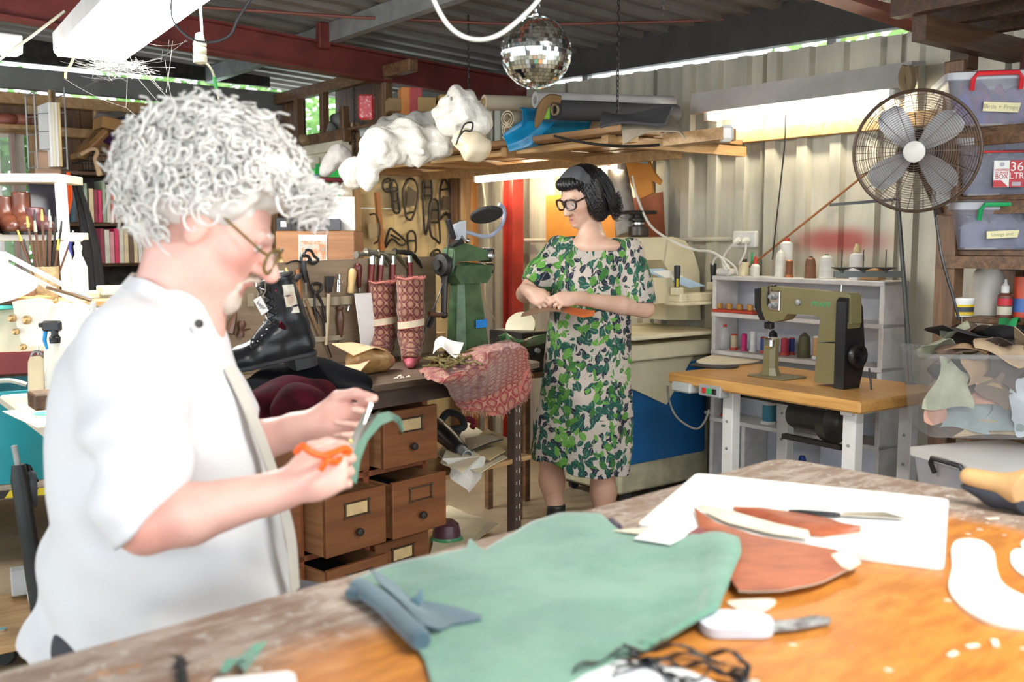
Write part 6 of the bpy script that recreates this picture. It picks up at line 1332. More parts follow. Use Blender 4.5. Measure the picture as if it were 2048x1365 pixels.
mb=MB();p=S(1815,150,4.0);mb.tube(spl([S(1813,132,3.98),S(1806,150,3.98),S(1808,172,3.98),S(1818,180,3.98),S(1822,160,3.98),S(1816,134,3.98)],5),.02,8);solo('rope_coil',mb,mat('straw_rope',(.30,.22,.12),.9),'hanging hank of straw rope above the fan','rope')

# timber rack with plastic boxes
RK=rthing('timber_rack','rough timber storage rack holding plastic boxes beside the fan','rack',3.55,1.93)
for x_,y_ in((0.03,-.0),(.50,-.0),(.03,-1.2),(.5,-1.2)):mb=MB();mb.box((x_,y_,1.0),(.075,.075,2.0),.004);mb.build('post',M_dkz,RK,smooth=0)
SZ=[.36,.685,1.315,1.51,1.755]
for i,z in enumerate(SZ):
    for k in range(3):mb=MB();mb.box((.10+k*.175,-.62,z-.011),(.165,1.25,.022),.003);mb.build('shelf_plank',M_tan if i==1 else M_dk,RK,smooth=0)
    mb=MB();mb.beam((.0,.02,z-.045),(.0,-1.25,z-.045),.035,.045);mb.beam((.0,-.0,z-.045),(.55,-.0,z-.045),.035,.05);mb.build('bearer',M_dk,RK,smooth=0)
mb=MB();mb.box((.56,-.6,1.1),(.02,1.25,2.1));mb.build('back_sheet',mat('dark_red_board',(.10,.02,.016),.7),RK,smooth=0)
M_loft=wood('loft_timber',(.085,.043,.02),(.04,.02,.01),0,1)
lf=rthing('timber_loft','dark timber loft framing above the rack and fan','loft',3.4,1.9)
mb=MB();a,e=RL(P(1838,55,3.42)),RL(P(2000,100,3.9));o0=V((3.4,1.9,0));mb.beam(a-o0,a-o0+V((.68,0,0)),.05,.085,(0,0,1));mb.build('bearer',M_loft,lf,smooth=0)
for k in range(3):mb=MB();q=a-o0+V((-.02+k*.25,.08,.075));mb.beam(q,q+V((0,-1.6,0)),.05,.07);mb.build('joist',M_loft,lf,smooth=0)
for k in range(6):mb=MB();q=a-o0+V((-.06+.135*k,-.7,.125));mb.beam(q+V((0,.85,0)),q+V((0,-.85,0)),.13,.02);mb.build('floor_plank',M_loft,lf,smooth=0)
mb=MB();mb.box((.20,.02,2.03),(.07,.07,.12));mb.build('post_top',M_loft,lf,smooth=0)

def tub(name,label,w,d,h,loc,rz,body,lid=None,hand=None,rim=True,content=None,taper=.03):
    o=thing(name,label,'storage box',loc,rz);mb=MB();t_=.003
    def rr_(w_,d_,z,r=.025):return[V((sx*(w_/2-r)+r*math.cos(a0+q),sy*(d_/2-r)+r*math.sin(a0+q),z))for sx,sy,a0 in((1,1,0),(-1,1,pi/2),(-1,-1,pi),(1,-1,1.5*pi))for q in(0,pi/6,pi/3,pi/2)]
    b0_,t0_=rr_(w-taper*2,d-taper*2,0),rr_(w,d,h);n_=len(b0_)
    mb.add(b0_+t0_,[tuple(range(n_))[::-1]]+[(i,(i+1)%n_,n_+(i+1)%n_,n_+i)for i in range(n_)]);mb.build('tub',body,o,smooth=40)
    if rim:mb=MB();a_,c_=rr_(w+.016,d+.016,h-.012),rr_(w+.016,d+.016,h+.002);e_=rr_(w-.004,d-.004,h+.002);mb.add(a_+c_+e_,[(i,(i+1)%n_,n_+(i+1)%n_,n_+i)for i in range(n_)]+[(n_+i,n_+(i+1)%n_,2*n_+(i+1)%n_,2*n_+i)for i in range(n_)]);mb.build('rim',body,o,smooth=40)
    if lid is not None:mb=MB();a_,c_,e_=rr_(w+.02,d+.02,h-.008),rr_(w+.02,d+.02,h+.016),rr_(w-.05,d-.05,h+.026);mb.add(a_+c_+e_,[(i,(i+1)%n_,n_+(i+1)%n_,n_+i)for i in range(n_)]+[(n_+i,n_+(i+1)%n_,2*n_+(i+1)%n_,2*n_+i)for i in range(n_)]+[tuple(range(2*n_,3*n_))]);mb.build('lid',lid,o,smooth=40)
    if hand is not None:mb=MB();y=-d/2-.016;hw_=hand[1];mb.tube([(-hw_,y+.012,h-.045),(-hw_,y-.004,h-.01),(-hw_+.012,y-.01,h+.008),(hw_-.012,y-.01,h+.008),(hw_,y-.004,h-.01),(hw_,y+.012,h-.045)],.0085,8);mb.build('handle',hand[0],o)
    return o
def cloudy(nm,c,a_=.6):g=Gr(nm);return g.out(c,.3,alpha=a_,spec=.5)
M_tubm=cloudy('milky_tub',(.36,.37,.46),.42);M_lidm=cloudy('milky_lid',(.52,.53,.57),.7);M_tubd=cloudy('smoky_tub',(.34,.34,.34),.24)
BR_=4
def stuffing(o,cols,w,d,h,n,seed,z0=.008):
    nb=len(cols)
    for i,c_ in enumerate(cols):
        m_=mat('fill_%d_%d'%(seed,i),c_,.9,0,.3,16,.2,40,c2=cols[(i+1)%nb]);bw=w/nb*1.5;x0=-w/2+w*(i+.5)/nb
        g=[]
        for a_ in range(13):
            row=[]
            for b_ in range(9):u,v=a_/12,b_/8;p=V(((u-.5)*bw+x0,(v-.55)*d,0));row.append(V((p.x,p.y,z0+h*(.45+.30*math.sin(pi*u)*math.sin(pi*min(1,v+.25))+.35*fbm(p+V((seed+i,0,0)),13,3)))))
            g.append(row)
        mb=MB();mb.sheet(g,.004);mb.sheet([[V((p.x,g[k][0].y-.002,L(z0,p.z,q_)))for q_ in(0,.5,1)]for k,p in[(k,g[k][0])for k in range(13)]],.003);mb.build('contents',m_,o,smooth=60)
def tape(o,w,h,x,z,y,txt,m=None,rot=0.):
    mb=MB();R_=Matrix.Translation((x,y,z))@Matrix.Rotation(rot,4,'Y');mb.prism([(-w/2,-h/2),(w/2,-h/2),(w/2+.006,h/2),(-w/2,h/2)],-.0006,.0006,R_@Matrix.Rotation(pi/2,4,'X'));t_=mb.build('masking_tape',mat('masking_tape',(.72,.66,.38),.7,0,.1),o,smooth=0)
    lettering(txt,h*.62,mat('faint_pencil',(.32,.30,.20),.8),t_,R_@Matrix.Translation((0,-.001,0))@Matrix.Rotation(pi/2,4,'X'))
def boxat(px,py,d):return P(px,py,d)
fz=[P(1900,240,3.62),P(1952,365,3.62),P(1905,492,3.62)]
def place(px_left,py_bot,d,w):a=P(px_left,py_bot,d);ang_=-14;ex=V((math.cos(math.radians(ang_)),math.sin(math.radians(ang_)),0));return a+ex*(w/2)+V((-ex.y,ex.x,0))*.15,ang_
W_=.31
l_,a_=place(1892,240,3.62,W_);l_.z=SZ[4]+.001;h_=P(1892,158,3.62).z-l_.z
o=tub('storage_box','clear box of purple cloth with a red handle, topmost on the rack',W_,.34,h_,l_,a_,M_tubm,M_lidm,(mat('red_handle_plastic',(.62,.02,.03),.35),.078));stuffing(o,((.20,.08,.22),(.10,.08,.35),(.35,.08,.14),(.06,.06,.12)),.22,.22,h_,18,31);tape(o,.115,.033,.02,h_*.36,-.166,'Birds + Props',rot=.07)
l_,a_=place(1912,365,3.66,W_);l_.z=SZ[3]+.001;h_=P(1925,287,3.66).z-l_.z
o=tub('storage_box','clear box labelled 36 LTR on the rack behind the fan',W_,.34,h_,l_,a_,M_tubm,M_lidm,None);stuffing(o,((.10,.11,.16),(.20,.20,.24),(.08,.08,.10)),.22,.22,h_,16,32)
mb=MB();mb.tube([(-.09,-.178,h_-.035),(.17,-.178,h_-.035)],.004,6);mb.build('red_catch',mat('red_handle_plastic',(.62,.02,.03)),o)
lx0=-.034;lz=h_*.40;lw=.10
mb=MB();mb.box((lx0+lw/2,-.1655,lz),(lw,.001,.095));lb=mb.build('label',M_paper,o,smooth=0);M_lr=mat('label_red',(.55,.015,.03),.5)
mb=MB();mb.box((lx0+lw*.76,-.1665,lz),(lw*.48,.001,.095));mb.prism([(lx0,lz-.047),(lx0+.05,lz-.047),(lx0+.026,lz-.022),(lx0,lz-.022)],.1665,.167,Matrix(((1,0,0,0),(0,0,-1,0),(0,1,0,0),(0,0,0,1))));mb.build('red_field',M_lr,lb,smooth=0)
def onlab(x,z,s_,tx,m_,sx=1):lettering(tx,s_,m_,lb,Matrix.Translation((x,-.1675,z))@Matrix.Rotation(pi/2,4,'X'),sx=sx)
onlab(lx0+lw*.76,lz+.024,.046,'36',M_paper,1);onlab(lx0+lw*.76,lz-.008,.031,'LTR',M_paper,.95);onlab(lx0+lw*.27,lz+.014,.0105,'UNDERBED',M_lr,.9);onlab(lx0+lw*.27,lz+.004,.0105,'STORAGE',M_lr,.95);onlab(lx0+lw*.27,lz-.010,.023,'BOX',M_lr,.9)
mb=MB();mb.box((lx0+lw*.76,-.167,lz-.036),(.03,.0012,.014));mb.lathe([(0,0),(.008,0),(.008,.001),(0,.001)],12,ax=((lx0+lw*.27,-.1668,lz+.034),(0,-1,0)));mb.build('bar_code',mat('bar_grey',(.45,.46,.48),.5),lb,smooth=0)
l_,a_=place(1907,492,3.6,W_);l_.z=SZ[2]+.001;h_=P(1907,415,3.6).z-l_.z
o=tub('storage_box','clear box with a green handle on the rack below the fan',W_,.34,h_,l_,a_,M_tubm,M_lidm,(mat('green_handle_plastic',(.01,.32,.10),.35),.078));stuffing(o,((.16,.18,.28),(.22,.23,.30),(.12,.13,.22)),.22,.22,h_,16,33);tape(o,.10,.026,.0,h_*.36,-.166,'Linings and',rot=-.05)
# open bin of scraps, lidded box beneath, bottles behind
l_=P(2005,860,3.3);o=tub('scrap_bin','open clear bin heaped with leather scraps on the lower rack shelf',.50,.34,.285,(l_.x,l_.y+.13,SZ[1]+.001),-6,M_tubd,None,None)
BIN=o;rr=random.Random(21)
cols=[((.45,.46,.33),.6),((.42,.27,.15),.6),((.10,.07,.06),.6),((.30,.36,.36),.6),((.60,.66,.70),.6),((.20,.13,.09),.6),((.52,.38,.24),.6),((.02,.30,.09),.6),((.56,.30,.22),.6),((.05,.045,.045),.6)]
def scrap(c_,sx,sy,rot,m_,parent,amp=.03):
    Mx=Matrix.Translation(c_)@Euler(rot).to_matrix().to_4x4();sd=rr.random()*20;g=[[Mx@V((sx*(u-.5)*(1+.25*math.sin(5*v+sd)),sy*(v-.5)*(1+.25*math.sin(4*u+sd)),amp*math.sin(4.5*u+sd)*math.cos(4*v+2*sd)))for v in[j/7 for j in range(8)]]for u in[i/8 for i in range(9)]]
    mb=MB();mb.sheet(g,.002);return mb.build('leather_scrap',m_,parent,smooth=60)
def front(u,z,dy=0.):return V((u,-.13+dy,z))
LM=lambda k:mat('scrap_%d'%k,cols[k][0],.8,0,.3,10)
for(u,z,k,sx,sy,rt)in((-.15,.17,0,.13,.15,(1.4,.2,0)),(-.05,.22,1,.12,.10,(1.3,0,.2)),(.02,.23,2,.12,.1,(1.4,.4,0)),(-.10,.07,3,.20,.10,(1.35,0,0)),(.09,.12,4,.09,.19,(1.45,.3,.1)),(.0,.16,5,.1,.09,(1.3,.8,0)),(-.04,.14,8,.09,.06,(1.4,.2,0)),(.15,.22,5,.13,.10,(1.3,.3,0)),(.17,.15,5,.11,.09,(1.4,1.,0)),(-.02,.03,6,.2,.06,(1.2,0,0)),(.15,.06,0,.1,.12,(1.5,.1,0)),(-.2,.09,8,.06,.09,(1.3,.2,0)),(.19,.1,7,.06,.09,(1.4,0,.3)),(.03,.06,3,.12,.08,(1.4,.2,0))):scrap(front(u,z,.015+.02*rr.random()),sx,sy,rt,LM(k),o,.014)
for(x,y,z,k,sx,sy)in((-.17,.0,.30,0,.10,.12),(-.08,-.07,.31,1,.13,.14),(.0,-.12,.315,6,.14,.12),(-.06,.05,.34,9,.22,.16),(.05,.02,.35,9,.2,.16),(.14,.03,.35,9,.17,.14),(.12,-.1,.32,6,.17,.14),(.18,-.08,.33,6,.1,.12),(.17,.0,.36,7,.12,.10),(-.02,.1,.37,5,.14,.1),(-.09,.08,.36,0,.09,.08),(.1,.1,.38,7,.1,.07),(.03,-.05,.33,2,.15,.1),(-.14,-.09,.30,5,.13,.1)):scrap(V((x,y,z-.015)),sx,sy,(rr.uniform(-.5,.5),rr.uniform(-.4,.4),rr.uniform(0,3)),LM(k),o,.022)
for k in(5,2,1):mb=MB();mb.box((0,.02,.06+.07*(k%3)),(.34,.22,.07),.03);mb.build('leather_wad',LM(k),o)
l2=P(1940,960,3.05);o=tub('storage_box','low lidded box with a black handle below the scrap bin',.39,.40,.25,(1.623,3.246,.375),-72,cloudy('pale_tub',(.62,.62,.66),.5),cloudy('pale_lid',(.72,.70,.66),.9),(M_black,.075));stuffing(o,((.45,.38,.25),(.16,.12,.20),(.28,.24,.30),(.40,.36,.28)),.32,.33,.22,14,35)
CRM=Matrix.Translation((1.623,3.246,0))@Matrix.Rotation(math.radians(-72),4,'Z');o=thing('wooden_crate','dark wooden crate carrying the low lidded box','crate',(1.623,3.246,0),-72)
for k in range(3):mb=MB();mb.box((0,-.14+.14*k,.365),(.40,.13,.018),.003);mb.build('plank',M_dk,o,smooth=0)
for x in(-.17,.17):mb=MB();mb.box((x,0,.18),(.03,.36,.352),.003);mb.build('side',M_dk,o,smooth=0)
zb=SZ[1]+.001
def jug(px,py,d,name,label,prof,m,cap=None,capm=None,lab=None):
    p=P(px,py,d);p.z=zb if py>560 else p.z;o=thing(name,label,'bottle',p,20);mb=MB();mb.lathe(prof,20);mb.build('body',m,o)
    if cap:mb=MB();mb.lathe(cap,16);mb.build('cap',capm,o)
    if lab:
        for(z0,z1,r,c_)in lab:mb=MB();mb.lathe([(r,z0),(r,z1)],20);mb.build('label',c_,o)
    return o
# a small upper shelf carries the bottles above the scrap bin
zb2=P(1930,632,3.72).z
mb=MB();mb.box((.27,-.45,zb2-.012+0),(.45,.8,.02),.003);mb.build('shelf_plank',M_dk,RK,smooth=0)
zb=zb2-.001
jug(1920,630,3.72,'glue_tub','white tub with a yellow label and lid on the rack',[(0,0),(.042,0),(.046,.06),(0,.06)],M_white,[(.048,.058),(.049,.07),(0,.072)],M_paper,[(.006,.045,.047,mat('label_yellow',(.80,.58,.03),.5)),(.018,.036,.0476,mat('label_dark',(.05,.05,.07),.5))])
jug(1972,630,3.80,'white_jug','large milky white jug standing behind the leather scraps',[(0,0),(.062,0),(.064,.11),(.058,.15),(.028,.19),(.020,.20),(.020,.215),(0,.215)],mat('milky_jug',(.74,.70,.62),.4),[(.022,.208),(.022,.225),(0,.225)],M_white)
jug(2008,632,3.66,'glue_bottle','small brown bottle with a white nozzle beside the jug',[(0,0),(.024,0),(.025,.08),(.012,.092),(0,.092)],mat('brown_bottle',(.16,.05,.035),.35),[(.014,.09),(.014,.115),(.006,.125),(.004,.14),(0,.14)],M_white,[(.01,.04,.0255,mat('label_cream',(.60,.55,.42),.5)),(.045,.07,.0255,mat('label_red',(.55,.015,.03),.5))])
jug(2042,632,3.66,'red_tin','red and blue printed tin at the very edge of the rack',[(0,0),(.03,0),(.03,.15),(0,.15)],mat('tin_red',(.62,.07,.02),.4),None,None,[(.02,.07,.0305,mat('tin_blue',(.05,.14,.42),.4))])
jug(2030,540,3.9,'steel_bowl','upturned metal bowl on the rack above the bottles',[(.075,0),(.07,.02),(.05,.045),(.02,.055),(0,.056)],mat('tarnished_steel',(.42,.38,.30),.3,.9))
p=P(2022,580,3.9);mb=MB();mb.box((0,0,0),(.12,.1,.08),.006,0,Matrix.Translation((p.x,p.y,zb2+.04)));solo('printed_packet',mb,mat('green_packet',(.22,.35,.14),.4,0,.5,30,c2=(.5,.08,.06)),'green printed packet under the upturned bowl','packet')
# ------------------------------------------------------------------ left and back of the shed
def bx(name,label,cat,px,py,d,w,dp,h,m,rz=38,bev=.005,group=None):
    p=P(px,py,d);o=thing(name,label,cat,p,rz,group);mb=MB();mb.box((0,0,h/2),(w,dp,h),bev);mb.build('body',m,o);return o
# bookcase against the back wall
bc0,bc1=T(128,345,6.5),T(360,345,6.5);BS0,BS1=sof(bc0),sof(bc1);bt=bc0.z
BC=rthing('bookcase','dark bookcase with two rows of books beneath the piled wire basket','bookcase',(BS0+BS1)/2,6.5,0,38);hw=(BS1-BS0)/2
for y,z in((.13,.02),(.13,.45),(.13,T(200,530,6.5).z),(.13,T(200,449,6.5).z),(.13,bt)):mb=MB();mb.box((0,y,z),(2*hw,.28,.022),.002);mb.build('shelf_board',M_dk,BC,smooth=0)
for x in(-hw,-hw+.62,hw):mb=MB();mb.box((x,.13,bt/2),(.022,.28,bt),.002);mb.build('upright',M_dk,BC,smooth=0)
mb=MB();mb.box((0,.265,bt/2),(2*hw,.012,bt));mb.build('back_panel',M_iron,BC,smooth=0)
rr=random.Random(8);bk=[((.75,.62,.38),'yellowed'),((.30,.05,.08),'maroon'),((.70,.05,.14),'crimson'),((.72,.68,.58),'cream'),((.60,.16,.10),'brick red'),((.10,.16,.20),'slate'),((.35,.42,.30),'sage'),((.80,.76,.70),'white'),((.72,.32,.36),'rose'),((.16,.10,.07),'brown')]
row=[(z,x0,x1,seq)for z,x0,x1,seq in((T(200,449,6.5).z+.011,178,262,(0,1,2,6,3,4,7,0,3,5)),(T(200,530,6.5).z+.011,196,300,(1,3,8,2,3,0,9,0,7,3,6)),(T(200,449,6.5).z+.011,146,174,(5,9,6,5,6)))]
for ri,(z,x0,x1,seq)in enumerate(row):
    a,e=sof(T(x0,400,6.42)),sof(T(x1,400,6.42));n_=len(seq)
    for i,c_ in enumerate(seq):
        s_=L(a,e,(i+.5)/n_);h=.235+rr.uniform(-.045,.02);w_=(e-a)/n_*rr.uniform(.62,.85)
        lab='%s book, %s from the %s'%(bk[c_][1],['first','second','third','fourth','fifth','sixth','seventh','eighth','ninth','tenth','eleventh'][i],['yellowed end of the upper book row','maroon end of the lower book row','slate end of the shadowed books behind the apron'][ri])
        o=rthing('book',lab,'book',s_,6.50,z,38,'books in the dark bookcase');m_=mat('book_%d'%c_,bk[c_][0],.6,0,.15,20)
        mb=MB();mb.box((-w_/2,0,h/2),(.003,.17,h));mb.box((w_/2,0,h/2),(.003,.17,h));mb.box((0,-.084,h/2),(w_,.004,h),.001);mb.build('cover',m_,o,smooth=0);mb=MB();mb.box((0,.004,h/2),(w_-.004,.165,h-.01));mb.build('pages',M_paper,o,smooth=0)
# wire basket, folders and the pile on top
def tp_(x,y,t=6.5):return T(x,y,t)
o=rthing('wire_basket','black wire basket full of odds and ends on the bookcase','basket',(BS0+BS1)/2,6.45,bt+.012);mb=MB()
for z in(0,.055,.11):mb.tube([(x,y,z+.004)for x,y in((-hw+.1,-.02),(hw-.1,-.02),(hw-.1,.24),(-hw+.1,.24))],.004,5,True)
for i in range(30):x=L(-hw+.1,hw-.1,i/29);mb.tube([(x,.24,.004),(x,-.02,.004),(x,-.02,.115)],.002,4)
mb.build('wires',M_iron,o,kind='stuff')
rk0=T(100,340,6.2);o=thing('file_rack','wire rack holding upright white folders beside the window','rack',rk0,38);mb=MB()
for y in(-.10,.10):
    mb.tube([(-.09,y,0),(-.09,y,.42),(.07,y,.46),(.07,y,0)],.005,6,True)
    for z in(.1,.2,.3):mb.tube([(-.09,y,z),(.07,y,z+.02)],.003,5)
for x in(-.09,.07):mb.tube([(x,-.1,.42),(x,.1,.42)],.004,5);mb.tube([(x,-.1,.01),(x,.1,.01)],.004,5)
mb.build('wires',M_steel,o,kind='stuff')
for i in range(4):o=thing('folder',['white card folder closest to the window in the file rack','cream folder second in the file rack','white folder third in the file rack','tan folder last in the file rack'][i],'folder',T(94+i*8,336,6.2),40-i*3);mb=MB();mb.box((0,0,.18),(.016,.22,.36),.003);mb.build('cover',(M_paper,M_cream,M_white,M_bp)[i],o,smooth=0)
mb=MB();mb.box((0,0,0),(.02,.05,.14),.003,0,Matrix.Translation(T(103,205,6.3)));solo('timber_offcut',mb,M_tanz,'short upright timber offcut poking above the file rack','timber')
def lump(name,label,cat,px,py,t,r,m,amp=.012,f=26,k=.04,extra=()):
    c=T(px,py,t);e=max(r)+.06;s=SDF(c-V((e,e,e)),c+V((e,e,e)),.012);s.ell(c,r,None,k)
    for q in extra:s.ell(c+V(q[:3]),q[3:],None,k)
    s.warp(lambda X,Y,Z:amp*(fold(X,Y,Z,f*2,r[0]*30)+.5*wob(X,Y,Z,f,2.)));return soft_thing(name,s,m,label,cat)
mb=MB();a,e=T(150,318,6.4),T(208,262,6.4);mb.beam(a,e,.22,.05,(0,0,1),.02);solo('plastic_parcel',mb,mat('brown_glossy_wrap',(.30,.16,.06),.18,0,.4,9),'shiny brown plastic-wrapped parcel leaning on the bookcase pile','parcel')
mb=MB();a,e=T(195,246,6.45),T(268,262,6.45);mb.beam(a,e,.2,.07,(0,0,1),.004);solo('cardboard_box',mb,mat('cardboard',(.42,.23,.08),.8,0,.2),'flattened brown cardboard box on top of the bookcase pile','box')
lump('cloth_bundle','dark blue cloth bundle slumped at the end of the bookcase','cloth',285,270,6.4,(.13,.09,.07),mat('slate_blue_cloth',(.05,.062,.085),.9),.016,extra=((.10,0,-.10,.10,.09,.10),(-.10,0,.05,.10,.08,.05),(-.02,-.02,-.05,.12,.06,.05)))
lump('cloth_bundle','dusty pink cloth folded over the bookcase edge','cloth',238,306,6.35,(.06,.05,.05),mat('dusty_pink',(.36,.14,.16),.9),extra=((.05,0,.02,.03,.04,.05),(-.05,0,-.02,.035,.04,.04)))
lump('cloth_bundle','purple cloth tucked under the cardboard on the bookcase','cloth',240,278,6.5,(.12,.06,.05),mat('deep_purple',(.10,.03,.12),.9));lump('cloth_bundle','grey brown bundle lying highest on the bookcase pile','cloth',225,240,6.55,(.13,.06,.05),mat('taupe_cloth',(.20,.16,.13),.9));lump('cloth_bundle','beige bundle half hidden behind the hair on the bookcase','cloth',330,262,6.4,(.06,.06,.08),mat('beige_cloth',(.34,.29,.20),.9))
mb=MB();mb.tube(spl([T(*q,6.28)for q in((160,310),(185,298),(195,305),(190,318),(197,340),(200,352))],5),[.012]*16+[.012,.013,.014,.015,.016,.017,.018,.018,.016,.01],8);solo('tan_strap',mb,mat('pale_tan',(.56,.38,.22),.7),'pale tan leather strap hooked over the basket edge','strap')
for i,(x,y,c_)in enumerate(((14,240,(.34,.10,.06)),(42,242,(.40,.14,.09)),(62,243,(.24,.10,.07)))):lump('shoe_last',['reddish shoe last on the high shelf in the corner','brick coloured shoe last second on the high shelf','brown shoe last third on the high shelf'][i],'shoe last',x,y,6.72,(.07,.05,.045),mat('old_last_%d'%i,c_,.5),.006)
mb=MB();mb.beam(T(-40,254,6.7),T(75,258,6.7),.2,.025);solo('high_shelf',mb,M_tan,'narrow high timber shelf above the window','shelf')
mb=MB();mb.box((0,0,0),(.14,.02,.16),.02,0,Matrix.Translation(T(96,330,6.15))@Matrix.Rotation(RA,4,'Z'));solo('wooden_board',mb,mat('raw_wood',(.42,.26,.17),.6,0,.2),'rounded bare wooden board under the file rack','board')
# apron and orange strip
def hang(name,label,cat,pts_l,pts_r,d,m,amp=.015,fq=14,th=.003):
    a,b_=[P(x,y,d)for x,y in pts_l],[P(x,y,d)for x,y in pts_r];g=coons([a[0],b_[0]],b_,[a[-1],b_[-1]],a,14,20,lambda p,u,v:p+V((0,amp*math.sin(u*fq+2*v),0)));mb=MB();mb.sheet(g,th);return solo(name,mb,m,label,cat,smooth=60)
hang('apron','black work apron hanging in front of the bookcase','apron',((140,352),(150,400),(160,470),(170,590)),((152,352),(178,420),(200,500),(212,590)),5.75,mat('black_apron',(.035,.035,.035),.85))
hang('orange_strip','bright orange fabric strip hanging beside the black apron','fabric',((133,345),(136,400),(128,440),(131,600)),((139,345),(145,395),(136,440),(150,600)),5.6,mat('orange_fabric',(.80,.10,.01),.7),.006)
hang('cream_cloth','cream cloth hanging above the orange strip','cloth',((120,358),(122,390),(127,420)),((140,358),(140,390),(134,425)),5.62,M_cream,.01)
# white shelf frame with boots in front of the window
WD=4.7;o=thing('white_shelf','white painted shelf frame of brown boots before the window','shelf',(P(60,600,WD).x,WD,0),20)
def wl_(x,y,dy=0):return wm(o).inverted()@(P(x,y,WD)+V((0,dy,0)))
def wbeam(nm,a,e,w_,h_,up=(0,0,1),m=M_white):mb=MB();mb.beam(a,e,w_,h_,up,.003);return mb.build(nm,m,o,smooth=0)
wbeam('post',wl_(120,350),wl_(138,610),.05,.05,(1,0,0));wbeam('post',wl_(-150,352),wl_(-140,610),.05,.05,(1,0,0))
wbeam('shelf_board',wl_(-150,476,.1),wl_(134,473,.1),.28,.035);wbeam('top_board',wl_(-150,357,.1),wl_(122,357,.1),.28,.04,m=mat('cream_board',(.80,.72,.55),.6))
M_bb=mat('brown_boot',(.125,.036,.018),.35,0,.4,14);M_bb2=mat('dark_plum_boot',(.10,.035,.04),.4,0,.4,14)
def ankle(label,px,py,d,rz,m,h=.17,sc_=1.):
    p=P(px,py,d);o=thing('ankle_boot',label,'boot',p,rz,'boots on the white shelf');s=SDF((-.08,-.06,-.002),(.2,.06,h+.03),.006)
    s.chain([(-.01,0,h),(0,0,.10),(0,0,.05)],[.042,.038,.036],.02).chain([(0,0,.075),(.07,0,.05),(.13,0,.036)],[.036,.034,.028],.03).chain([(0,0,.035),(.12,0,.03)],[.034,.034],.02);s.field(lambda X,Y,Z:Z-h+0*X+0*Y,'and',.003).field(lambda X,Y,Z:.014-Z+0*X+0*Y,'and',.003);s.build('upper',m,o,local=True)
    mb=MB();mb.prism([(-.04,-.025),(0,-.036),(.06,-.032),(.11,-.036),(.15,-.022),(.158,0),(.15,.022),(.11,.036),(.06,.032),(0,.036),(-.04,.025)],0,.015);mb.build('sole',M_iron,o)
for i,(x,rz,m_,h)in enumerate(((-20,-60,M_bb,.15),(14,-50,M_bb,.18),(46,-55,M_bb,.20),(72,-40,M_bb2,.13))):ankle(['brown ankle boot cut off by the picture edge on the white shelf','brown ankle boot second on the white shelf','tall brown ankle boot third on the white shelf','low plum boot fourth on the white shelf'][i],x,470,4.72,rz,m_,h)
p=P(98,470,4.8);mb=MB();mb.box((0,0,.14),(.15,.012,.28),.01,0,Matrix.Translation(p)@Matrix.Rotation(.6,4,'Z')@Matrix.Rotation(-.15,4,'X'));solo('leather_cutout',mb,mat('blue_black_leather',(.06,.06,.09),.3,0,.3),'stiff blue-black leather bag panel propped on the white shelf','leather')
# high side bench under it with clutter
HZ=P(100,600,4.5).z;sb=thing('side_bench','long cream-topped side bench beneath the white shelf','bench',(P(60,600,4.6).x,4.6,0),20)
mb=MB();mb.box((0.1,.05,HZ-.015),(1.9,.6,.03),.004);mb.build('worktop',wood('bench_ply',(.70,.48,.22),(.52,.32,.13),0),sb);mb=MB();mb.box((.1,-.2,HZ-.14),(1.9,.02,.22),.003);mb.build('front_panel',M_crm,sb,smooth=0)
for x in(-.75,1.0):mb=MB();mb.box((x,.05,HZ/2),(.06,.5,HZ));mb.build('leg',M_dkz,sb,smooth=0)
mb=MB();mb.box((.1,.05,.62),(1.8,.5,.02));mb.build('lower_shelf',M_white,sb,smooth=0)
p=P(92,598,4.5);o=thing('brush_pot','woven pot full of dark brushes and tools under the white shelf','pot',(p.x,p.y,HZ));mb=MB();mb.lathe([(0,0),(.05,0),(.058,.05),(.06,.15),(.055,.15),(.045,.01),(0,.01)],18);mb.build('pot',mat('woven_pot',(.48,.36,.20),.8,0,.4,50),o)
for i in range(14):
    a=i*2.4;q=V((.04*math.cos(a),.04*math.sin(a),.0));t_=thing('brush','%s tipped brush leaning %s in the woven pot'%(('black','yellow','steel')[i%3],('steeply','slightly','far out','upright','lowest')[i//3]),'brush',p+V((0,0,HZ-p.z+.015)),0,'brushes in the woven pot');e=q*(2.0,1.5,2.8,1.1,1.8)[i//3]+V((0,0,(.29,.31,.25,.34,.21)[i//3]));mb=MB();mb.tube([q*.5,e],.005,6);mb.build('handle',M_wal if i%3 else M_iron,t_);mb=MB();mb.tube([e,e+(e-q).normalized()*.05],[.007,.004],6);mb.build('tip',(M_rubber,mat('tip_yellow',(.55,.40,.08),.6),M_steel)[i%3],t_)
def sprayer(label,px,py,d,body,trig,hd,h=.19,r=.035,rz=180):
    p=P(px,py,d)if d>0 else F(px,py,z2);o=thing('spray_bottle',label,'bottle',p,rz);mb=MB();mb.lathe([(0,0),(r,0),(r,h*.62),(r*.55,h*.85),(r*.4,h*.9),(r*.4,h)],20);mb.build('bottle',body,o)
    mb=MB();mb.lathe([(r*.45,h),(r*.5,h+.018),(r*.35,h+.025)],16);mb.box((.008,0,h+.055),(.06,.024,.035),.006);mb.tube([(.0,0,h+.02),(0,0,h+.045)],.012,10);mb.cyl((.036,0,h+.058),(.048,0,h+.058),.008,n=10);mb.build('head',hd,o)
    mb=MB();mb.tube([(.028,0,h+.042),(.034,0,h+.01),(.026,0,h-.02)],[.007,.007,.004],8);mb.build('trigger',trig,o);return o
sprayer('white spray bottle with a navy collar standing behind the man\'s shoulder',160,592,4.2,mat('milk_plastic',(.78,.76,.66),.4),mat('navy',(.03,.04,.22),.4),M_white)
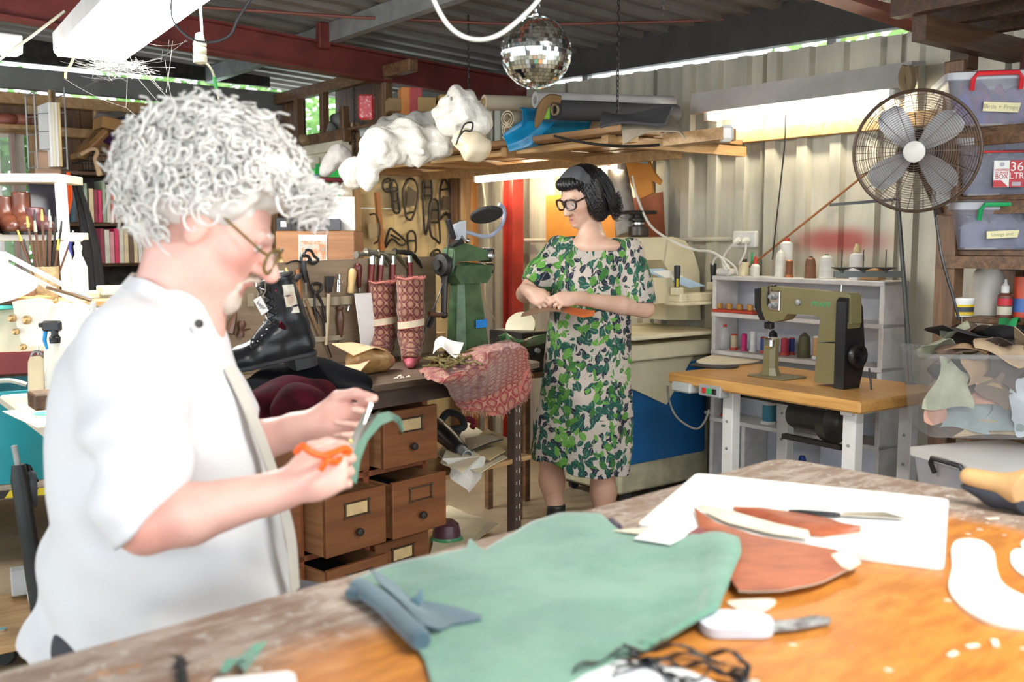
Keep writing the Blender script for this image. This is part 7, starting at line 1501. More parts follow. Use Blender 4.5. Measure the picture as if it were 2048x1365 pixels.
for i,(x,y,w_,h,c_,nm,lab)in enumerate(((195,596,.16,.03,(.72,.62,.38),'paper_stack','yellowish paper stack on the side bench by the collar'),(232,590,.14,.04,(.72,.68,.50),'paper_stack','cream cloth stack against the man\'s collar'),(25,603,.16,.05,(.20,.10,.06),'tool_tray','dark brown tray on the side bench behind the desk lamp'),(-30,598,.18,.04,(.68,.66,.60),'paper_stack','white stack at the far end of the side bench'),(62,606,.12,.03,(.60,.32,.10),'wooden_block','orange wooden block by the woven pot'),(10,618,.2,.02,(.10,.55,.48),'green_folder','teal folder edge on the side bench'))):bx(nm,lab,'box' if 'tray' in nm or 'block' in nm else 'paper',x,y,4.35,w_,.14,h,mat('clut_%d'%i,c_,.6),24+7*i)
# second sewing machine table
z2=.75;e0,e1=F(0,792,z2),F(110,872,z2);du=(e1-e0).normalized();S2=math.degrees(math.atan2(du.y,du.x));T2=thing('sewing_table','cream-topped sewing table carrying the white post machine','table',(e0.x,e0.y,0),S2);I2=wm(T2).inverted()
LT=(e1-e0).length+.06;mb=MB();mb.box((LT/2+.05,.18,z2-.02),(LT+.14,.36,.04),.008);mb.build('tabletop',mat('cream_laminate',(.78,.68,.54),.4,0,.06),T2)
mb=MB();mb.box((LT+.06,.18,z2-.022),(.14,.38,.052),.012);mb.build('end_tray',M_grey,T2);mb=MB();mb.box((LT-.05,.09,z2-.10),(.12,.12,.10),.006);sw=mb.build('switch_box',mat('tan_switch',(.50,.38,.18),.5),T2)
for k in range(3):mb=MB();mb.box((LT-.09+k*.03,.028,z2-.10),(.02,.006,.035),.002);mb.build('button',(mat('red_button',(.80,.05,.03)),M_iron,M_iron)[k],sw,smooth=0)
for x in(.14,LT-.25):mb=MB();mb.box((x,.2,.37),(.06,.06,.72));mb.box((x,.2,.04),(.06,.34,.05));mb.build('leg',M_grey,T2,smooth=0)
kp=I2@P(72,960,3.0);mb=MB();mb.tube([(kp.x,kp.y,z2-.14),(kp.x,kp.y-.02,kp.z+.05),(kp.x,kp.y-.01,kp.z-.03)],.009,8);kl=mb.build('knee_lifter',M_iron,T2);mb=MB();mb.lathe([(0,-.012),(.06,-.012),(.066,0),(.06,.012),(0,.012)],24,Matrix.Translation((kp.x,kp.y-.015,kp.z-.03))@Matrix.Rotation(.3,4,'Y')@Matrix.Rotation(pi/2,4,'X')@Matrix.Diagonal((.55,1,1,1)));mb.build('knee_pad',mat('pad_navy',(.05,.055,.07),.6),kl)
mp2=F(85,800,z2);d2=mp2.y;W2=thing('sewing_machine','white post-bed sewing machine behind the man','sewing machine',mp2,0)
def M2(x,y):q=P(x,y,d2)-mp2;return(q.x,q.z)
M_w2=mat('machine_white',(.80,.76,.66),.35,0,.08)
def m2prism(pts,y0,y1,nm,m):mb=MB();mb.prism([M2(*p)for p in pts],-y1,-y0,Matrix(((1,0,0,0),(0,0,-1,0),(0,1,0,0),(0,0,0,1))));return mb.build(nm,m,W2,smooth=25)
m2prism(((43,602),(60,598),(110,606),(190,622),(260,630),(260,700),(110,690),(104,688),(70,690),(60,680),(50,640)),-.07,.07,'arm',M_w2);m2prism(((100,650),(150,650),(150,860),(104,800)),-.055,.07,'column',M_w2)
m2prism(((66,722),(70,712),(90,710),(98,716),(98,790),(66,796)),-.04,.04,'post',mat('post_cream',(.62,.52,.34),.4));m2prism(((40,796),(104,792),(118,812),(60,822)),-.05,.05,'bed_plate',M_w2)
for x,y,r_ in((45,634,.014),(73,637,.016),(52,660,.012),(66,690,.012),(130,600,.01)):q=M2(x,y);mb=MB();mb.lathe([(0,0),(r_,0),(r_,.012),(r_*.5,.016),(r_*.5,.03),(0,.03)],12,ax=((q[0],-.07,q[1]),(0,-1,0)));mb.build('tension_knob',mat('brassy',(.55,.38,.18),.35,.7),W2)
for x in(76,92):a,e=M2(x,690),M2(x,722 if x<80 else 708);mb=MB();mb.cyl((a[0],0,a[1]),(e[0],0,e[1]),.004,n=8);mb.build('needle_bar',M_chrome,W2)
q=M2(77,714);mb=MB();mb.tube([(q[0]+.022*math.cos(t),-.01,q[1]+.022*math.sin(t))for t in[2*pi*k/18 for k in range(18)]],.005,6,True);mb.build('roller_foot',M_steel,W2)
sprayer('spray bottle with a bright blue trigger and black head in front of the white machine',118,852,0,mat('milk_plastic',(.78,.76,.66)),mat('trigger_blue',(.01,.32,.70),.4),M_black,.27,.036)
p=F(105,812,z2);bx('wooden_stand','small dark wooden stand beside the white sewing machine','stand',105,815,3.0,.10,.12,.05,M_dk,S2);mb=MB();q=F(88,828,z2+.01);mb.tube([q+V((.03*math.cos(t),.018*math.sin(t),0))for t in[2*pi*k/14 for k in range(14)]],.005,6,True);mb.tube([q+V((.03,0,0)),q+V((.1,.01,0))],.004,6);solo('snips',mb,mat('mint_handle',(.20,.70,.58),.4),'mint-handled thread snips on the cream sewing table','snips')
mb=MB();mb.beam(F(20,822,z2+.003),F(92,855,z2+.003),.05,.003);solo('ruler',mb,M_cream,'pale ruler lying on the cream sewing table','ruler',smooth=0)
# desk lamp
LD=3.3;DL=thing('desk_lamp','white spring-arm desk lamp reaching in from the picture edge','lamp',P(190,655,LD));
def dl(x,y,dy=0.):return P(x,y,LD)+V((0,dy,0))
for nm,a,e in(('upper_bar',(8,508),(182,600)),('lower_bar',(10,528),(180,618))):mb=MB();mb.beam(dl(*a),dl(*e),.012,.014);mb.build(nm,M_white,DL,world=True,smooth=0)
mb=MB();mb.tube([dl(96,575,-.01),dl(140,587,-.01),dl(185,602,-.01)],.006,6);mb.build('spring',mat('copper_spring',(.30,.20,.12),.4,.8),DL,world=True);mb=MB();a=[dl(x,y)for x,y in((-20,500),(4,505),(14,514),(12,530),(2,538),(-20,536))];n_=len(a);mb.add(a+[p+V((0,.014,0))for p in a],[tuple(range(n_)),tuple(range(n_,2*n_))[::-1]]+[(i,(i+1)%n_,n_+(i+1)%n_,n_+i)for i in range(n_)]);mb.build('elbow',M_white,DL,world=True,smooth=0)
mb=MB();mb.lathe([(.03,.09),(.05,.085),(.085,.05),(.115,0),(.112,0),(.08,.046),(.03,.08)],28,ax=(P(2,588,LD-.1),(-.35,.15,.9)));mb.build('shade',mat('lamp_shade_white',(.80,.79,.74),.4,0,.06),DL,world=True);mb=MB();q=P(0,572,LD-.09);mb.ball(q,.03,12);mb.build('bulb',glow('lamp_bulb',(1,.95,.82),9.),DL,world=True)
mb=MB();mb.cyl(dl(186,605),dl(190,760),.010,n=8);mb.build('stem',M_white,DL,world=True)
# tub, platform, trolley, pole, caster
tb=P(28,948,4.3);o=thing('plastic_tub','large teal plastic tub on the low platform','tub',tb,30);mb=MB();mb.lathe([(0,0),(.20,0),(.25,.38),(.262,.385),(.262,.40),(.24,.40),(.19,.01),(0,.01)],32);mb.build('tub',mat('teal_plastic',(.02,.30,.36),.35,0,.15),o)
lump_=P(25,765,4.3);mb=MB();mb.tube(spl([lump_+V((-.1,0,0)),lump_+V((0,-.02,.01)),lump_+V((.06,0,-.01))],4),.012,6);solo('leather_strip',mb,M_flesh,'pale leather strip lying across the rim of the teal tub','leather')
pz=tb.z-.002;o=thing('low_platform','low plywood platform edged with yellow and black tape','platform',(tb.x-.1,tb.y+.1,0),22);mb=MB();mb.box((.15,0,pz-.02),(1.5,.85,.04));mb.build('deck',wood('grey_ply',(.30,.23,.17),(.20,.14,.10),0,.6),o,smooth=0)
for x in(-.5,.8):mb=MB();mb.box((x,-.3,(pz-.04)/2),(.08,.08,pz-.04));mb.build('leg',M_tanz,o,smooth=0)
for k in range(14):mb=MB();x=-.6+k*.107;mb.prism([(x,pz-.035),(x+.0535,pz-.035),(x+.075,pz-.004),(x+.0215,pz-.004)],.4255,.4275,Matrix(((1,0,0,0),(0,0,-1,0),(0,1,0,0),(0,0,0,1))));mb.build('yellow_stripe',mat('hazard_yellow',(.80,.65,.02),.5),o,smooth=0)
mb=MB();mb.box((.15,-.426,pz-.02),(1.5,.001,.034));mb.build('black_tape',M_black,o,smooth=0)
o=thing('steel_pole','dark steel pole with a slim spigot standing by the man','pole',F(98,1345,0),0);I3=wm(o).inverted();pt_=lambda y,x:I3@P(x,y,2.95)
mb=MB();mb.tube([(0,0,0),pt_(960,40),pt_(930,36)],[.026,.026,.018],14);mb.build('tube',mat('blackened_steel',(.045,.05,.05),.45,.6,.4,5),o);mb=MB();mb.tube([pt_(934,36),pt_(892,28)],.009,10);mb.build('spigot',M_steel,o)
c=F(60,1235,.10);o=thing('trolley','low plywood trolley carrying a set of bathroom scales','trolley',(c.x,c.y,0),35);mb=MB();mb.box((.1,0,.10),(.75,.5,.025),.003);mb.build('deck',M_tan,o,smooth=0)
for x,y in((-.2,-.2),(.42,-.2),(-.2,.2),(.42,.2)):mb=MB();mb.lathe([(0,-.012),(.032,-.012),(.035,0),(.032,.012),(0,.012)],14,ax=((x,y,.036),(0,1,0)));mb.box((x,y,.075),(.04,.03,.03));mb.build('caster',M_rubber,o)
o=thing('bathroom_scales','grey ribbed bathroom scales lying on the trolley','scales',(c.x+.10,c.y+.05,.114),30);mb=MB();mb.box((.05,0,.025),(.32,.30,.045),.015);mb.build('body',M_white,o);mb=MB();mb.box((.05,0,.049),(.29,.27,.004),.001);[mb.box((.05,-.12+k*.02,.0515),(.27,.008,.002))for k in range(13)];mb.build('mat',mat('grey_mat',(.16,.16,.17),.8),o,smooth=0)
mb=MB();a=F(22,1165,.17);mb.beam(a,a+V((.55,.30,0)),.06,.09,b=.004);solo('grey_channel',mb,M_grey,'grey metal channel lying behind the trolley','channel')
for i_,(px,py)in enumerate(((8,1300),)):c=F(px,py,.05);o=thing('swivel_caster','black swivel caster of a stool at the very edge','caster',(c.x,c.y,0),20);mb=MB();mb.lathe([(0,-.016),(.042,-.016),(.048,0),(.042,.016),(0,.016)],18,ax=((0,0,.048),(.4,1,0)));mb.build('wheel',M_rubber,o);mb=MB();mb.tube([(0,0,.06),(0,0,.12)],.012,10);mb.build('stem',M_chrome,o)
bx('lidded_case','dark red lidded case on the shelf under the side bench','case',22,745,4.45,.30,.2,.10,mat('dark_red_case',(.22,.03,.03),.5),24);bx('lidded_case','black boxy case on the shelf under the side bench','case',60,720,4.6,.25,.2,.16,M_black,24)

# ------------------------------------------------------------------ behind the tool board: box, machinery, patterns on the panel
cb=S(632,545,3.0);CBD=5.15
o=thing('wooden_case','plain wooden case with a picture calendar behind the tool board','case',P(632,560,CBD),0);a,e=P(553,462,CBD),P(712,462,CBD);w_=(e-a).length;zb_=wm(o).translation.z;mb=MB();mb.box((0,.15,(a.z-zb_)/2),(w_,.30,a.z-zb_),.006);mb.build('case',wood('case_wood',(.36,.17,.07),(.25,.11,.045),0,.5),o)
pa=P(597,470,CBD);pb_=P(655,545,CBD);mb=MB();mb.box(((pa.x+pb_.x)/2-wm(o).translation.x,-.004,(pa.z+pb_.z)/2-zb_),(pb_.x-pa.x,.003,pa.z-pb_.z));cl=mb.build('calendar',M_paper,o,smooth=0)
gp2=Gr('calendar_print');nn=gp2.noise(gp2.co(),16.,4.,.7);mb=MB();mb.box(((pa.x+pb_.x)/2-wm(o).translation.x,-.0065,pa.z-zb_-.085),(pb_.x-pa.x-.01,.002,.11));mb.build('calendar_picture',gp2.out(gp2.ramp(nn,(.35,(.18,.20,.20)),(.48,(.45,.42,.36)),(.56,(.50,.18,.05)),(.65,(.25,.30,.28))),.6),cl,smooth=0)
mb=MB();mb.box((0,.15,zb_/-2-.0),(w_*.9,.28,zb_));mb.build('stand',M_dk,o,smooth=0)
zt_=a.z
def onc(x):return P(x,462,CBD+.15)
def grp(name,label,cat,x,parts,d=CBD+.15):
    p=P(x,462,d);p.z=zt_+.001;o=thing(name,label,cat,p,10)
    for nm,m_,fn in parts:mb=MB();fn(mb);mb.build(nm,m_,o)
    return o
grp('bench_grinder','black bench machine on top of the wooden case','machine',622,[('base',M_iron,lambda b:b.box((0,0,.02),(.20,.14,.04),.005)),('motor',M_black,lambda b:b.lathe([(0,-.09),(.06,-.09),(.07,-.05),(.07,.05),(.06,.09),(0,.09)],20,ax=((0,0,.15),(1,0,0)))),('column',M_iron,lambda b:b.box((0,0,.08),(.06,.08,.10),.004)),('badge',M_chrome,lambda b:b.box((-.02,-.072,.14),(.04,.006,.06),.002)),('red_knob',M_rc,lambda b:b.ball((.05,-.07,.17),.012,10))])
grp('tin_box','long black tin box at the end of the wooden case','box',580,[('body',M_black,lambda b:b.box((0,0,.035),(.14,.1,.07),.004)),('label',M_paper,lambda b:b.box((-.03,-.051,.035),(.03,.002,.03)))])
grp('tin_box','grey steel tin box in the middle of the wooden case','box',655,[('body',mat('dark_tin',(.12,.12,.13),.4,.5),lambda b:b.box((0,-.04,.03),(.14,.08,.06),.004))])
grp('white_box','white cardboard carton stacked beside the black machine','box',682,[('body',M_white,lambda b:b.box((0,.05,.09),(.15,.12,.18),.003)),('flap',M_paper,lambda b:b.box((.02,-.011,.10),(.08,.002,.05)))])
o=thing('folded_stool','dark red folding stool standing behind the black machine','stool',P(640,462,5.6),15);mb=MB();mb.box((0,0,.28),(.26,.2,.025),.006);mb.build('seat',mat('dark_red_seat',(.20,.02,.03),.6),o);
for a_,e_ in(((-.11,0,.27),(.08,0,-.2)),((.11,0,.27),(-.08,0,-.2)),((-.11,.1,.27),(.08,.1,-.2)),((.11,.1,.27),(-.08,.1,-.2))):mb=MB();mb.beam(a_,e_,.02,.025);mb.build('leg',M_dk,o,smooth=0)
def sheetbag(name,label,m,pts,d,seed,cat='bag',h=.009,amp=.012,r0=.05):
    ps=[P(x,y,d+q)for x,y,r_,q in pts];rs=[r_/FPX*d for x,y,r_,q in pts];lo=[min(p[i]-r_ for p,r_ in zip(ps,rs))-.05 for i in range(3)];hi=[max(p[i]+r_ for p,r_ in zip(ps,rs))+.05 for i in range(3)];s=SDF(lo,hi,h)
    for p,r_ in zip(ps,rs):s.ell(p,(r_,r_*.8,r_),None,.06)
    rr=random.Random(seed);W_=[]
    for f in(16,22,30,40,54,72):v=V((rr.gauss(0,1),rr.gauss(0,1),rr.gauss(0,1))).normalized();W_.append((v,f,rr.uniform(0,2),20./f))
    def crumple(X,Y,Z):return amp*(sum(a_*np.abs(((X*v.x+Y*v.y+Z*v.z)*f+.35*np.sin(9*X+7*Z+ph*3)+ph)%2-1)for v,f,ph,a_ in W_)-1.9)
    s.warp(crumple);return soft_thing(name,s,m,label,cat)
M_pb_=Gr('white_film');_c=M_pb_.co();M_pb_.bump(M_pb_.noise(_c,24.,4.),.5,.02);M_pb_=M_pb_.out((.70,.67,.60),.35,trans=.0,sss=0.,spec=.5)
HD=4.7
sheetbag('plastic_bag','long milky plastic bag draped over the far end of the hanging shelf',M_pb_,((732,350,18,0),(742,320,26,0),(752,290,28,0),(775,290,30,0),(800,275,32,.05),(830,280,32,.05),(860,285,30,.05),(885,290,26,.05),(790,320,16,0),(840,310,18,0),(737,368,9,0)),HD,1.,amp=.014)
sheetbag('plastic_bag','small round milky bag hanging at the post by the green door',M_pb_,((700,342,20,0),(715,335,20,0),(705,360,14,0),(722,350,18,0)),HD+.2,4.,amp=.010)
sheetbag('plastic_bag','tall bunched white plastic bag standing among the rolls',M_pb_,((915,192,18,0),(912,215,26,0),(935,222,24,0),(900,240,24,0),(945,245,24,0),(925,255,26,0),(890,228,14,0),(955,262,18,0),(965,245,18,0)),HD-.15,7.,amp=.014)
sheetbag('plastic_bag','knotted cream bag hanging below the tall white one',mat('cream_film',(.80,.68,.48),.4,0,.08),((935,285,20,0),(950,292,20,0),(925,278,12,0),(965,296,14,0),(945,300,16,0)),HD-.3,9.,amp=.010)
mb=MB();mb.tube(spl([P(*q,HD-.42)for q in((912,290),(920,268),(930,248),(945,246),(942,262),(928,262),(915,278))],5),.004,6);solo('dark_string',mb,M_iron,'dark string tying the knotted cream bag','string')
sheetbag('pale_bundle','pale grey cloth bundle lying along the shelf behind the bags',mat('pale_grey_cloth',(.36,.35,.32),.9),((770,258,20,.3),(800,250,22,.3),(840,243,22,.3),(880,236,20,.3),(750,268,14,.3)),HD+.3,3.,'cloth')
sheetbag('white_coat','white crumpled cloth hanging by the green door',mat('crumpled_white',(.60,.57,.54),.8),((648,345,10,0),(660,325,14,0),(672,312,16,0),(688,305,14,0),(690,325,12,0)),5.4,5.,'cloth',amp=.010)
mb=MB();mb.box((0,0,0),(.05,.06,.02),.006,0,Matrix.Translation(P(628,353,5.4)));solo('blue_tin',mb,mat('blue_tin',(.08,.14,.28),.4),'small blue tin in front of the green door panes','tin')
# hanging shelf of planks on chains
hs=rthing('hanging_shelf','long plank storage shelf hung on chains and loaded with rolls','shelf',3.6,4.5,0)
for k in range(6):s_=3.18+k*.165;mb=MB();mb.beam((s_-3.6,-1.3+.06*(k%3),1.84+.004*(k%2)),(s_-3.6,1.25,1.84+.004*(k%2)),.15,.028,b=.003);mb.build('plank',wood('shelf_plank_wood',(.34,.19,.08),(.22,.115,.05),1,.8),hs,smooth=0)
for t_ in(-1.15,-.4,.4,1.2):mb=MB();mb.beam((-.45,t_,1.80),(.52,t_,1.80),.045,.05);mb.build('cross_bearer',M_tan,hs,smooth=0)
mb=MB();mb.beam((.1,-1.1,1.775),(.1,1.2,1.775),.04,.05);mb.build('rail',M_tan,hs,smooth=0);mb=MB();mb.beam((-.36,-1.25,1.805),(-.36,1.25,1.805),.05,.03);mb.build('front_batten',wood('batten',(.62,.42,.20),(.5,.3,.12),1),hs,smooth=0)
for q in(((-.42,-.05),(-.42,-.05)),((-.42,1.2),(-.42,1.2)),((-.42,-1.2),(-.42,-1.2))):
    x,t_=q[0];mb=MB();z=1.83
    k=0
    while z<2.55:mb.tube([V((x+(.006*math.cos(a)if k%2 else 0),t_+(0 if k%2 else .006*math.cos(a)),z+.014*math.sin(a)))for a in[2*pi*j/8 for j in range(8)]],.0025,4,True);z+=.022;k+=1
    mb.build('chain',M_iron,hs,kind='stuff')
mb=MB();mb.tube(chain(P(1108,272,4.3),P(1320,290,4.0),.02,20),.006,5);solo('chain',mb,M_iron,'dark chain drooping along the underside of the hanging shelf','chain')
def roll(name,label,m,a,e,r,core=None,d0=4.5,d1=4.0,n_=22,rings=2):
    p0,p1=P(*a,d0),P(*e,d1);r0=r/FPX*d0;dd=(p1-p0).normalized();o=thing(name,label,'roll',p0,0);ln_=(p1-p0).length;I_=wm(o).inverted()
    mb=MB();mb.lathe([(r0*.55,0),(r0,0),(r0*1.02,ln_*.3),(r0*.97,ln_*.7),(r0,ln_),(0,ln_)],n_,ax=((0,0,0),dd));mb.lathe([(r0*.55,0),(r0*.55,.25)],n_,ax=((0,0,0),dd));mb.build('cloth',m,o)
    if core is not None:mb=MB();mb.lathe([(r0*.54,.3),(r0*.54,-.012),(r0*.44,-.012),(r0*.44,.3),(0,.3)],n_,ax=((0,0,0),dd));mb.build('core',core,o)
    return o
M_fab=mat('cream_fabric',(.58,.50,.36),.9,0,.12,8);M_core=mat('card_core',(.46,.34,.19),.8);M_gfelt=mat('charcoal_fabric',(.045,.045,.05),.9)
roll('fabric_roll','cream fabric roll lying highest on the hanging shelf',M_fab,(968,205),(1250,214),15,M_core,5.2,5.55);roll('fabric_roll','grey-white fabric roll behind the charcoal one on the hanging shelf',mat('grey_white_fabric',(.50,.49,.47),.9),(1070,200),(1345,208),16,None,5.0,5.3)
for i,(x,y,r_)in enumerate(((1020,238,17),(1020,262,17))):
    p0=P(x,y,5.0);dd=(P(1200,252+10*i,5.4)-p0).normalized();o=thing('felt_roll',['upper beige felt roll wrapped in blue plastic','lower beige felt roll wrapped in blue plastic'][i],'roll',p0);sp=[]
    sx=dd.orthogonal().normalized();sx=V((1,0,0))-dd*dd.x;sx.normalize();sy=dd.cross(sx);g=[]
    for k in range(46):t_=k/45*2*pi*2.4;rad=r_/FPX*5.0*L(.35,1.05,k/45);g.append([(sx*math.cos(t_)*(1.25 if i==0 else 1)+sy*math.sin(t_))*rad+dd*q for q in(-.02,.7)])
    mb=MB();mb.sheet(g,.006);mb.build('felt',M_fab,o,smooth=60)
mb=MB();ax_=[P(x,y,q)for x,y,q in((1036,252,5.02),(1080,250,5.1),(1130,248,5.2),(1175,246,5.3))];g=[]
for k in range(17):
    t_=-1.0+k/16*3.9;row_=[]
    for j in range(8):f=j/7;p=L(L(ax_[0],ax_[3],f),ax_[0],0);rad=L(.092,.06,f)*(1+.25*max(0,math.sin(t_+1.5))*(1-f));row_.append(p+V((math.sin(t_)*.25*rad,-abs(math.sin(t_))*rad*.8-.02,-math.cos(t_+.6)*rad-.01+.008*math.sin(7*t_+3*f))))
    g.append(row_)
mb.sheet(g,.003);tip=[P(1006,268,4.93),P(1018,304,4.9),P(1060,292,4.9),P(1108,246,4.95)];mb.sheet(coons([tip[0],tip[1]],[tip[1],tip[2],tip[3]],[P(1045,240,4.93),tip[3]],[tip[0],P(1045,240,4.93)],8,6,lambda p,u,v:p+V((0,.01*math.sin(8*u),0))),.003);solo('blue_wrap',mb,mat('blue_plastic_wrap',(.01,.30,.60),.2,0,.3,10),'shiny bright blue plastic wrapped round the felt rolls','plastic',smooth=60)
roll('fabric_roll','charcoal fabric roll with a bare card core on the hanging shelf',M_gfelt,(1112,220),(1350,228),20,M_core,4.75,5.2);mb=MB();mb.tube(spl([P(*q,4.68)for q in((1072,256),(1080,232),(1088,210),(1102,198),(1122,200))],5),[.006,.010,.014,.018,.02,.022,.022,.024,.024,.024,.024,.024,.024,.024,.024,.024,.022,.022,.02,.02,.018],8);solo('brown_cloth',mb,mat('brown_suede',(.20,.115,.045),.9),'brown suede strip curling over the charcoal roll end','cloth');mb=MB();mb.box((0,0,0),(.03,.02,.06),.004,0,Matrix.Translation(P(1093,226,4.72)));solo('lime_tag',mb,mat('lime',(.28,.60,.05),.6),'small lime green tag inside the charcoal roll','tag')
def sheetfold(p,u,v):return p+V((0,.02*math.sin(u*6),.012*math.sin(u*5+v*3)))
mb=MB();mb.sheet(coons([P(1246,290,3.95),P(1300,268,3.85),P(1355,262,3.8),P(1372,272,3.7)],[P(1372,272,3.7),P(1340,236,4.1)],[P(1240,240,4.2),P(1262,228,4.25),P(1340,236,4.1)],[P(1246,290,3.95),P(1244,262,3.98),P(1240,240,4.2)],16,8,sheetfold),.006);solo('felt_sheet',mb,mat('oatmeal_felt',(.42,.35,.25),.95,0,.15,40),'oatmeal felt sheet folded over the near end of the hanging shelf','felt',smooth=60)
mb=MB();mb.sheet(coons([P(1200,255,4.0),P(1330,243,3.7)],[P(1330,243,3.7),P(1345,222,3.9)],[P(1205,225,4.3),P(1345,222,3.9)],[P(1200,255,4.0),P(1205,225,4.3)],12,8,sheetfold),.01);solo('felt_sheet',mb,M_gfelt,'charcoal felt sheet spread flat beneath the charcoal roll','felt',smooth=60)
a,e=P(1340,282,3.95),P(1458,268,3.75);mb=MB();mb.beam(a,e,.09,.045);solo('pine_plank',mb,M_tan,'short pine plank sticking out past the hanging shelf end','plank',smooth=0);mb=MB();q=P(1452,268,3.75);mb.box((0,0,0),(.05,.06,.06),.012,0,Matrix.Translation(q));solo('plank_wrap',mb,M_cord,'white tape wrapped round the end of the pine plank','wrap')
# things above the partition and by the posts
p=P(733,215,5.3);mb=MB();mb.box((0,0,0),(.08,.05,.13),.01,0,Matrix.Translation(p));solo('red_tin',mb,mat('red_spotted_tin',(.36,.02,.03),.4,0,.6,70,c2=(.70,.60,.55),amt=-.1),'red spotted tin hanging at the top of the post','tin')
for i,(x,y,w_,h,c_)in enumerate(((812,205,.07,.15,(.62,.24,.06)),(828,206,.07,.15,(.42,.07,.07)),(850,212,.10,.08,(.40,.26,.10)),(790,212,.09,.07,(.30,.20,.09)),(890,205,.08,.07,(.45,.28,.08)))):p=P(x,y,5.6);mb=MB();mb.box((0,0,0),(w_,.12,h),.003,0,Matrix.Translation(p)@Matrix.Rotation(.3,4,'Z'));solo('high_box',mb,mat('hb_%d'%i,c_,.7),['orange box file high above the pattern panel','dark red box file next to the orange one','tan carton high on the shelf beside the red box file','brown carton just past the spotted tin','amber carton behind the tall white bag'][i],'box')
for i,(x,y,r_)in enumerate(((655,262,.06),(680,245,.07),(668,285,.05),(605,280,.04))):lump('grey_bag',['crumpled grey plastic in the niche above the door','large crumpled grey plastic bag high in the door niche','grey plastic scrap low in the door niche','dull tan bundle in the first door niche'][i],'plastic',x,y,6.0,(r_,r_*.7,r_),mat('grey_film_%d'%(i>2),(.20,.21,.20)if i<3 else(.24,.15,.07),.5),.012,34)
# shoe pattern irons hung on the panel
def PT(x,y,dt=-.03):return T(x,y,TJ+dt)
def irons(label,outl,bars=(),plate=None,r=.008,name='shoe_pattern'):
    c=PT(*outl[0]);o=thing(name,label,'shoe pattern',c,38,'iron shoe patterns on the yellow panel');mb=MB();mb.tube(spl([PT(*q)for q in outl],4,True),r,6,True);mb.build('outline',M_iron,o,world=True)
    for a,e in bars:mb=MB();mb.tube([PT(*a),PT(*e)],r*.9,6);mb.build('bar',M_iron,o,world=True)
    if plate:mb=MB();a_=[PT(*q,-.02)for q in plate];n_=len(a_);off=RU*-.006;mb.add(a_+[p+off for p in a_],[tuple(range(n_)),tuple(range(n_,2*n_))[::-1]]+[(i,(i+1)%n_,n_+(i+1)%n_,n_+i)for i in range(n_)]);mb.build('plate',mat('plate_iron',(.11,.09,.06),.6,.4),o,world=True,smooth=0)
irons('toothed iron pattern hanging first on the yellow panel',[(787,360),(795,372),(797,395),(800,420),(794,427),(787,420),(784,395),(780,372)],(((784,385),(797,383)),((786,405),(799,403))),((784,374),(795,374),(799,420),(788,420)))
irons('curly iron bracket hanging beside the toothed pattern',[(768,362),(780,358),(783,372),(775,384),(766,376)],(((766,366),(790,362)),((770,380),(786,376))))
irons('broad oval iron sole pattern on the yellow panel',[(822,357),(833,366),(837,385),(833,410),(828,428),(822,440),(813,436),(810,420),(806,385),(812,364)],(((808,375),(816,362)),((812,428),(830,424))),((815,372),(832,384),(829,412),(812,412)))
irons('narrow slotted iron pattern behind the long one',[(848,358),(862,360),(865,385),(862,410),(852,470),(847,430),(846,385)],(((850,375),(862,375)),((849,392),(863,392))),((849,360),(861,361),(863,400),(850,400)))
irons('long narrow iron pattern hanging lowest on the yellow panel',[(862,402),(876,404),(878,440),(880,485),(872,480),(862,470),(858,430)],(((862,420),(876,420)),((863,445),(877,445))),((862,404),(874,405),(876,440),(864,440)))
irons('pointed triangular iron pattern nearest the post',[(888,358),(896,372),(905,405),(907,430),(903,446),(892,425),(880,440),(880,410),(880,380)],(((882,380),(896,378)),((890,430),(905,428))),((886,392),(900,395),(902,418),(884,418)))
irons('slanting iron pattern low on the panel above the hammers',[(780,458),(788,462),(812,484),(800,490),(784,478),(770,496),(774,474)],(((782,470),(800,480)),));irons('arched iron pattern above the hammer heads',[(822,462),(830,468),(832,490),(830,505),(818,505),(816,490),(815,470)],(((816,482),(831,482)),));irons('small iron pattern low beside the green press',[(872,500),(880,505),(878,530),(866,532),(862,510)],(((864,515),(879,515)),),((866,505),(877,506),(876,528),(866,528)))
o=thing('wooden_clamp','old wooden clamp with an iron hoop hung beside the panel post','clamp',PT(755,400),38);mb=MB();mb.beam(PT(754,385,-.05),PT(764,505,-.05),.03,.03);mb.build('jaw',mat('orange_wood',(.45,.17,.05),.5),o,world=True,smooth=0);mb=MB();mb.tube(spl([PT(*q,-.07)for q in((740,430),(752,430),(760,455),(757,480),(748,488))],5),.006,6);mb.build('hoop',M_iron,o,world=True);mb=MB();a_=[PT(*q,-.05)for q in((736,448),(757,446),(758,474),(738,478))];mb.sheet([[a_[0],a_[3]],[a_[1],a_[2]]],.02);mb.build('plate',mat('pale_plate',(.50,.40,.24),.6),o,world=True,smooth=0)
mb=MB();mb.tube(spl([PT(*q,-.3)for q in((965,362),(972,420),(978,500),(970,590),(990,640))],5),.006,6);solo('yellow_cable',mb,mat('yellowed_cable',(.62,.58,.40)),'yellowed cord hanging down behind the green press','cord')
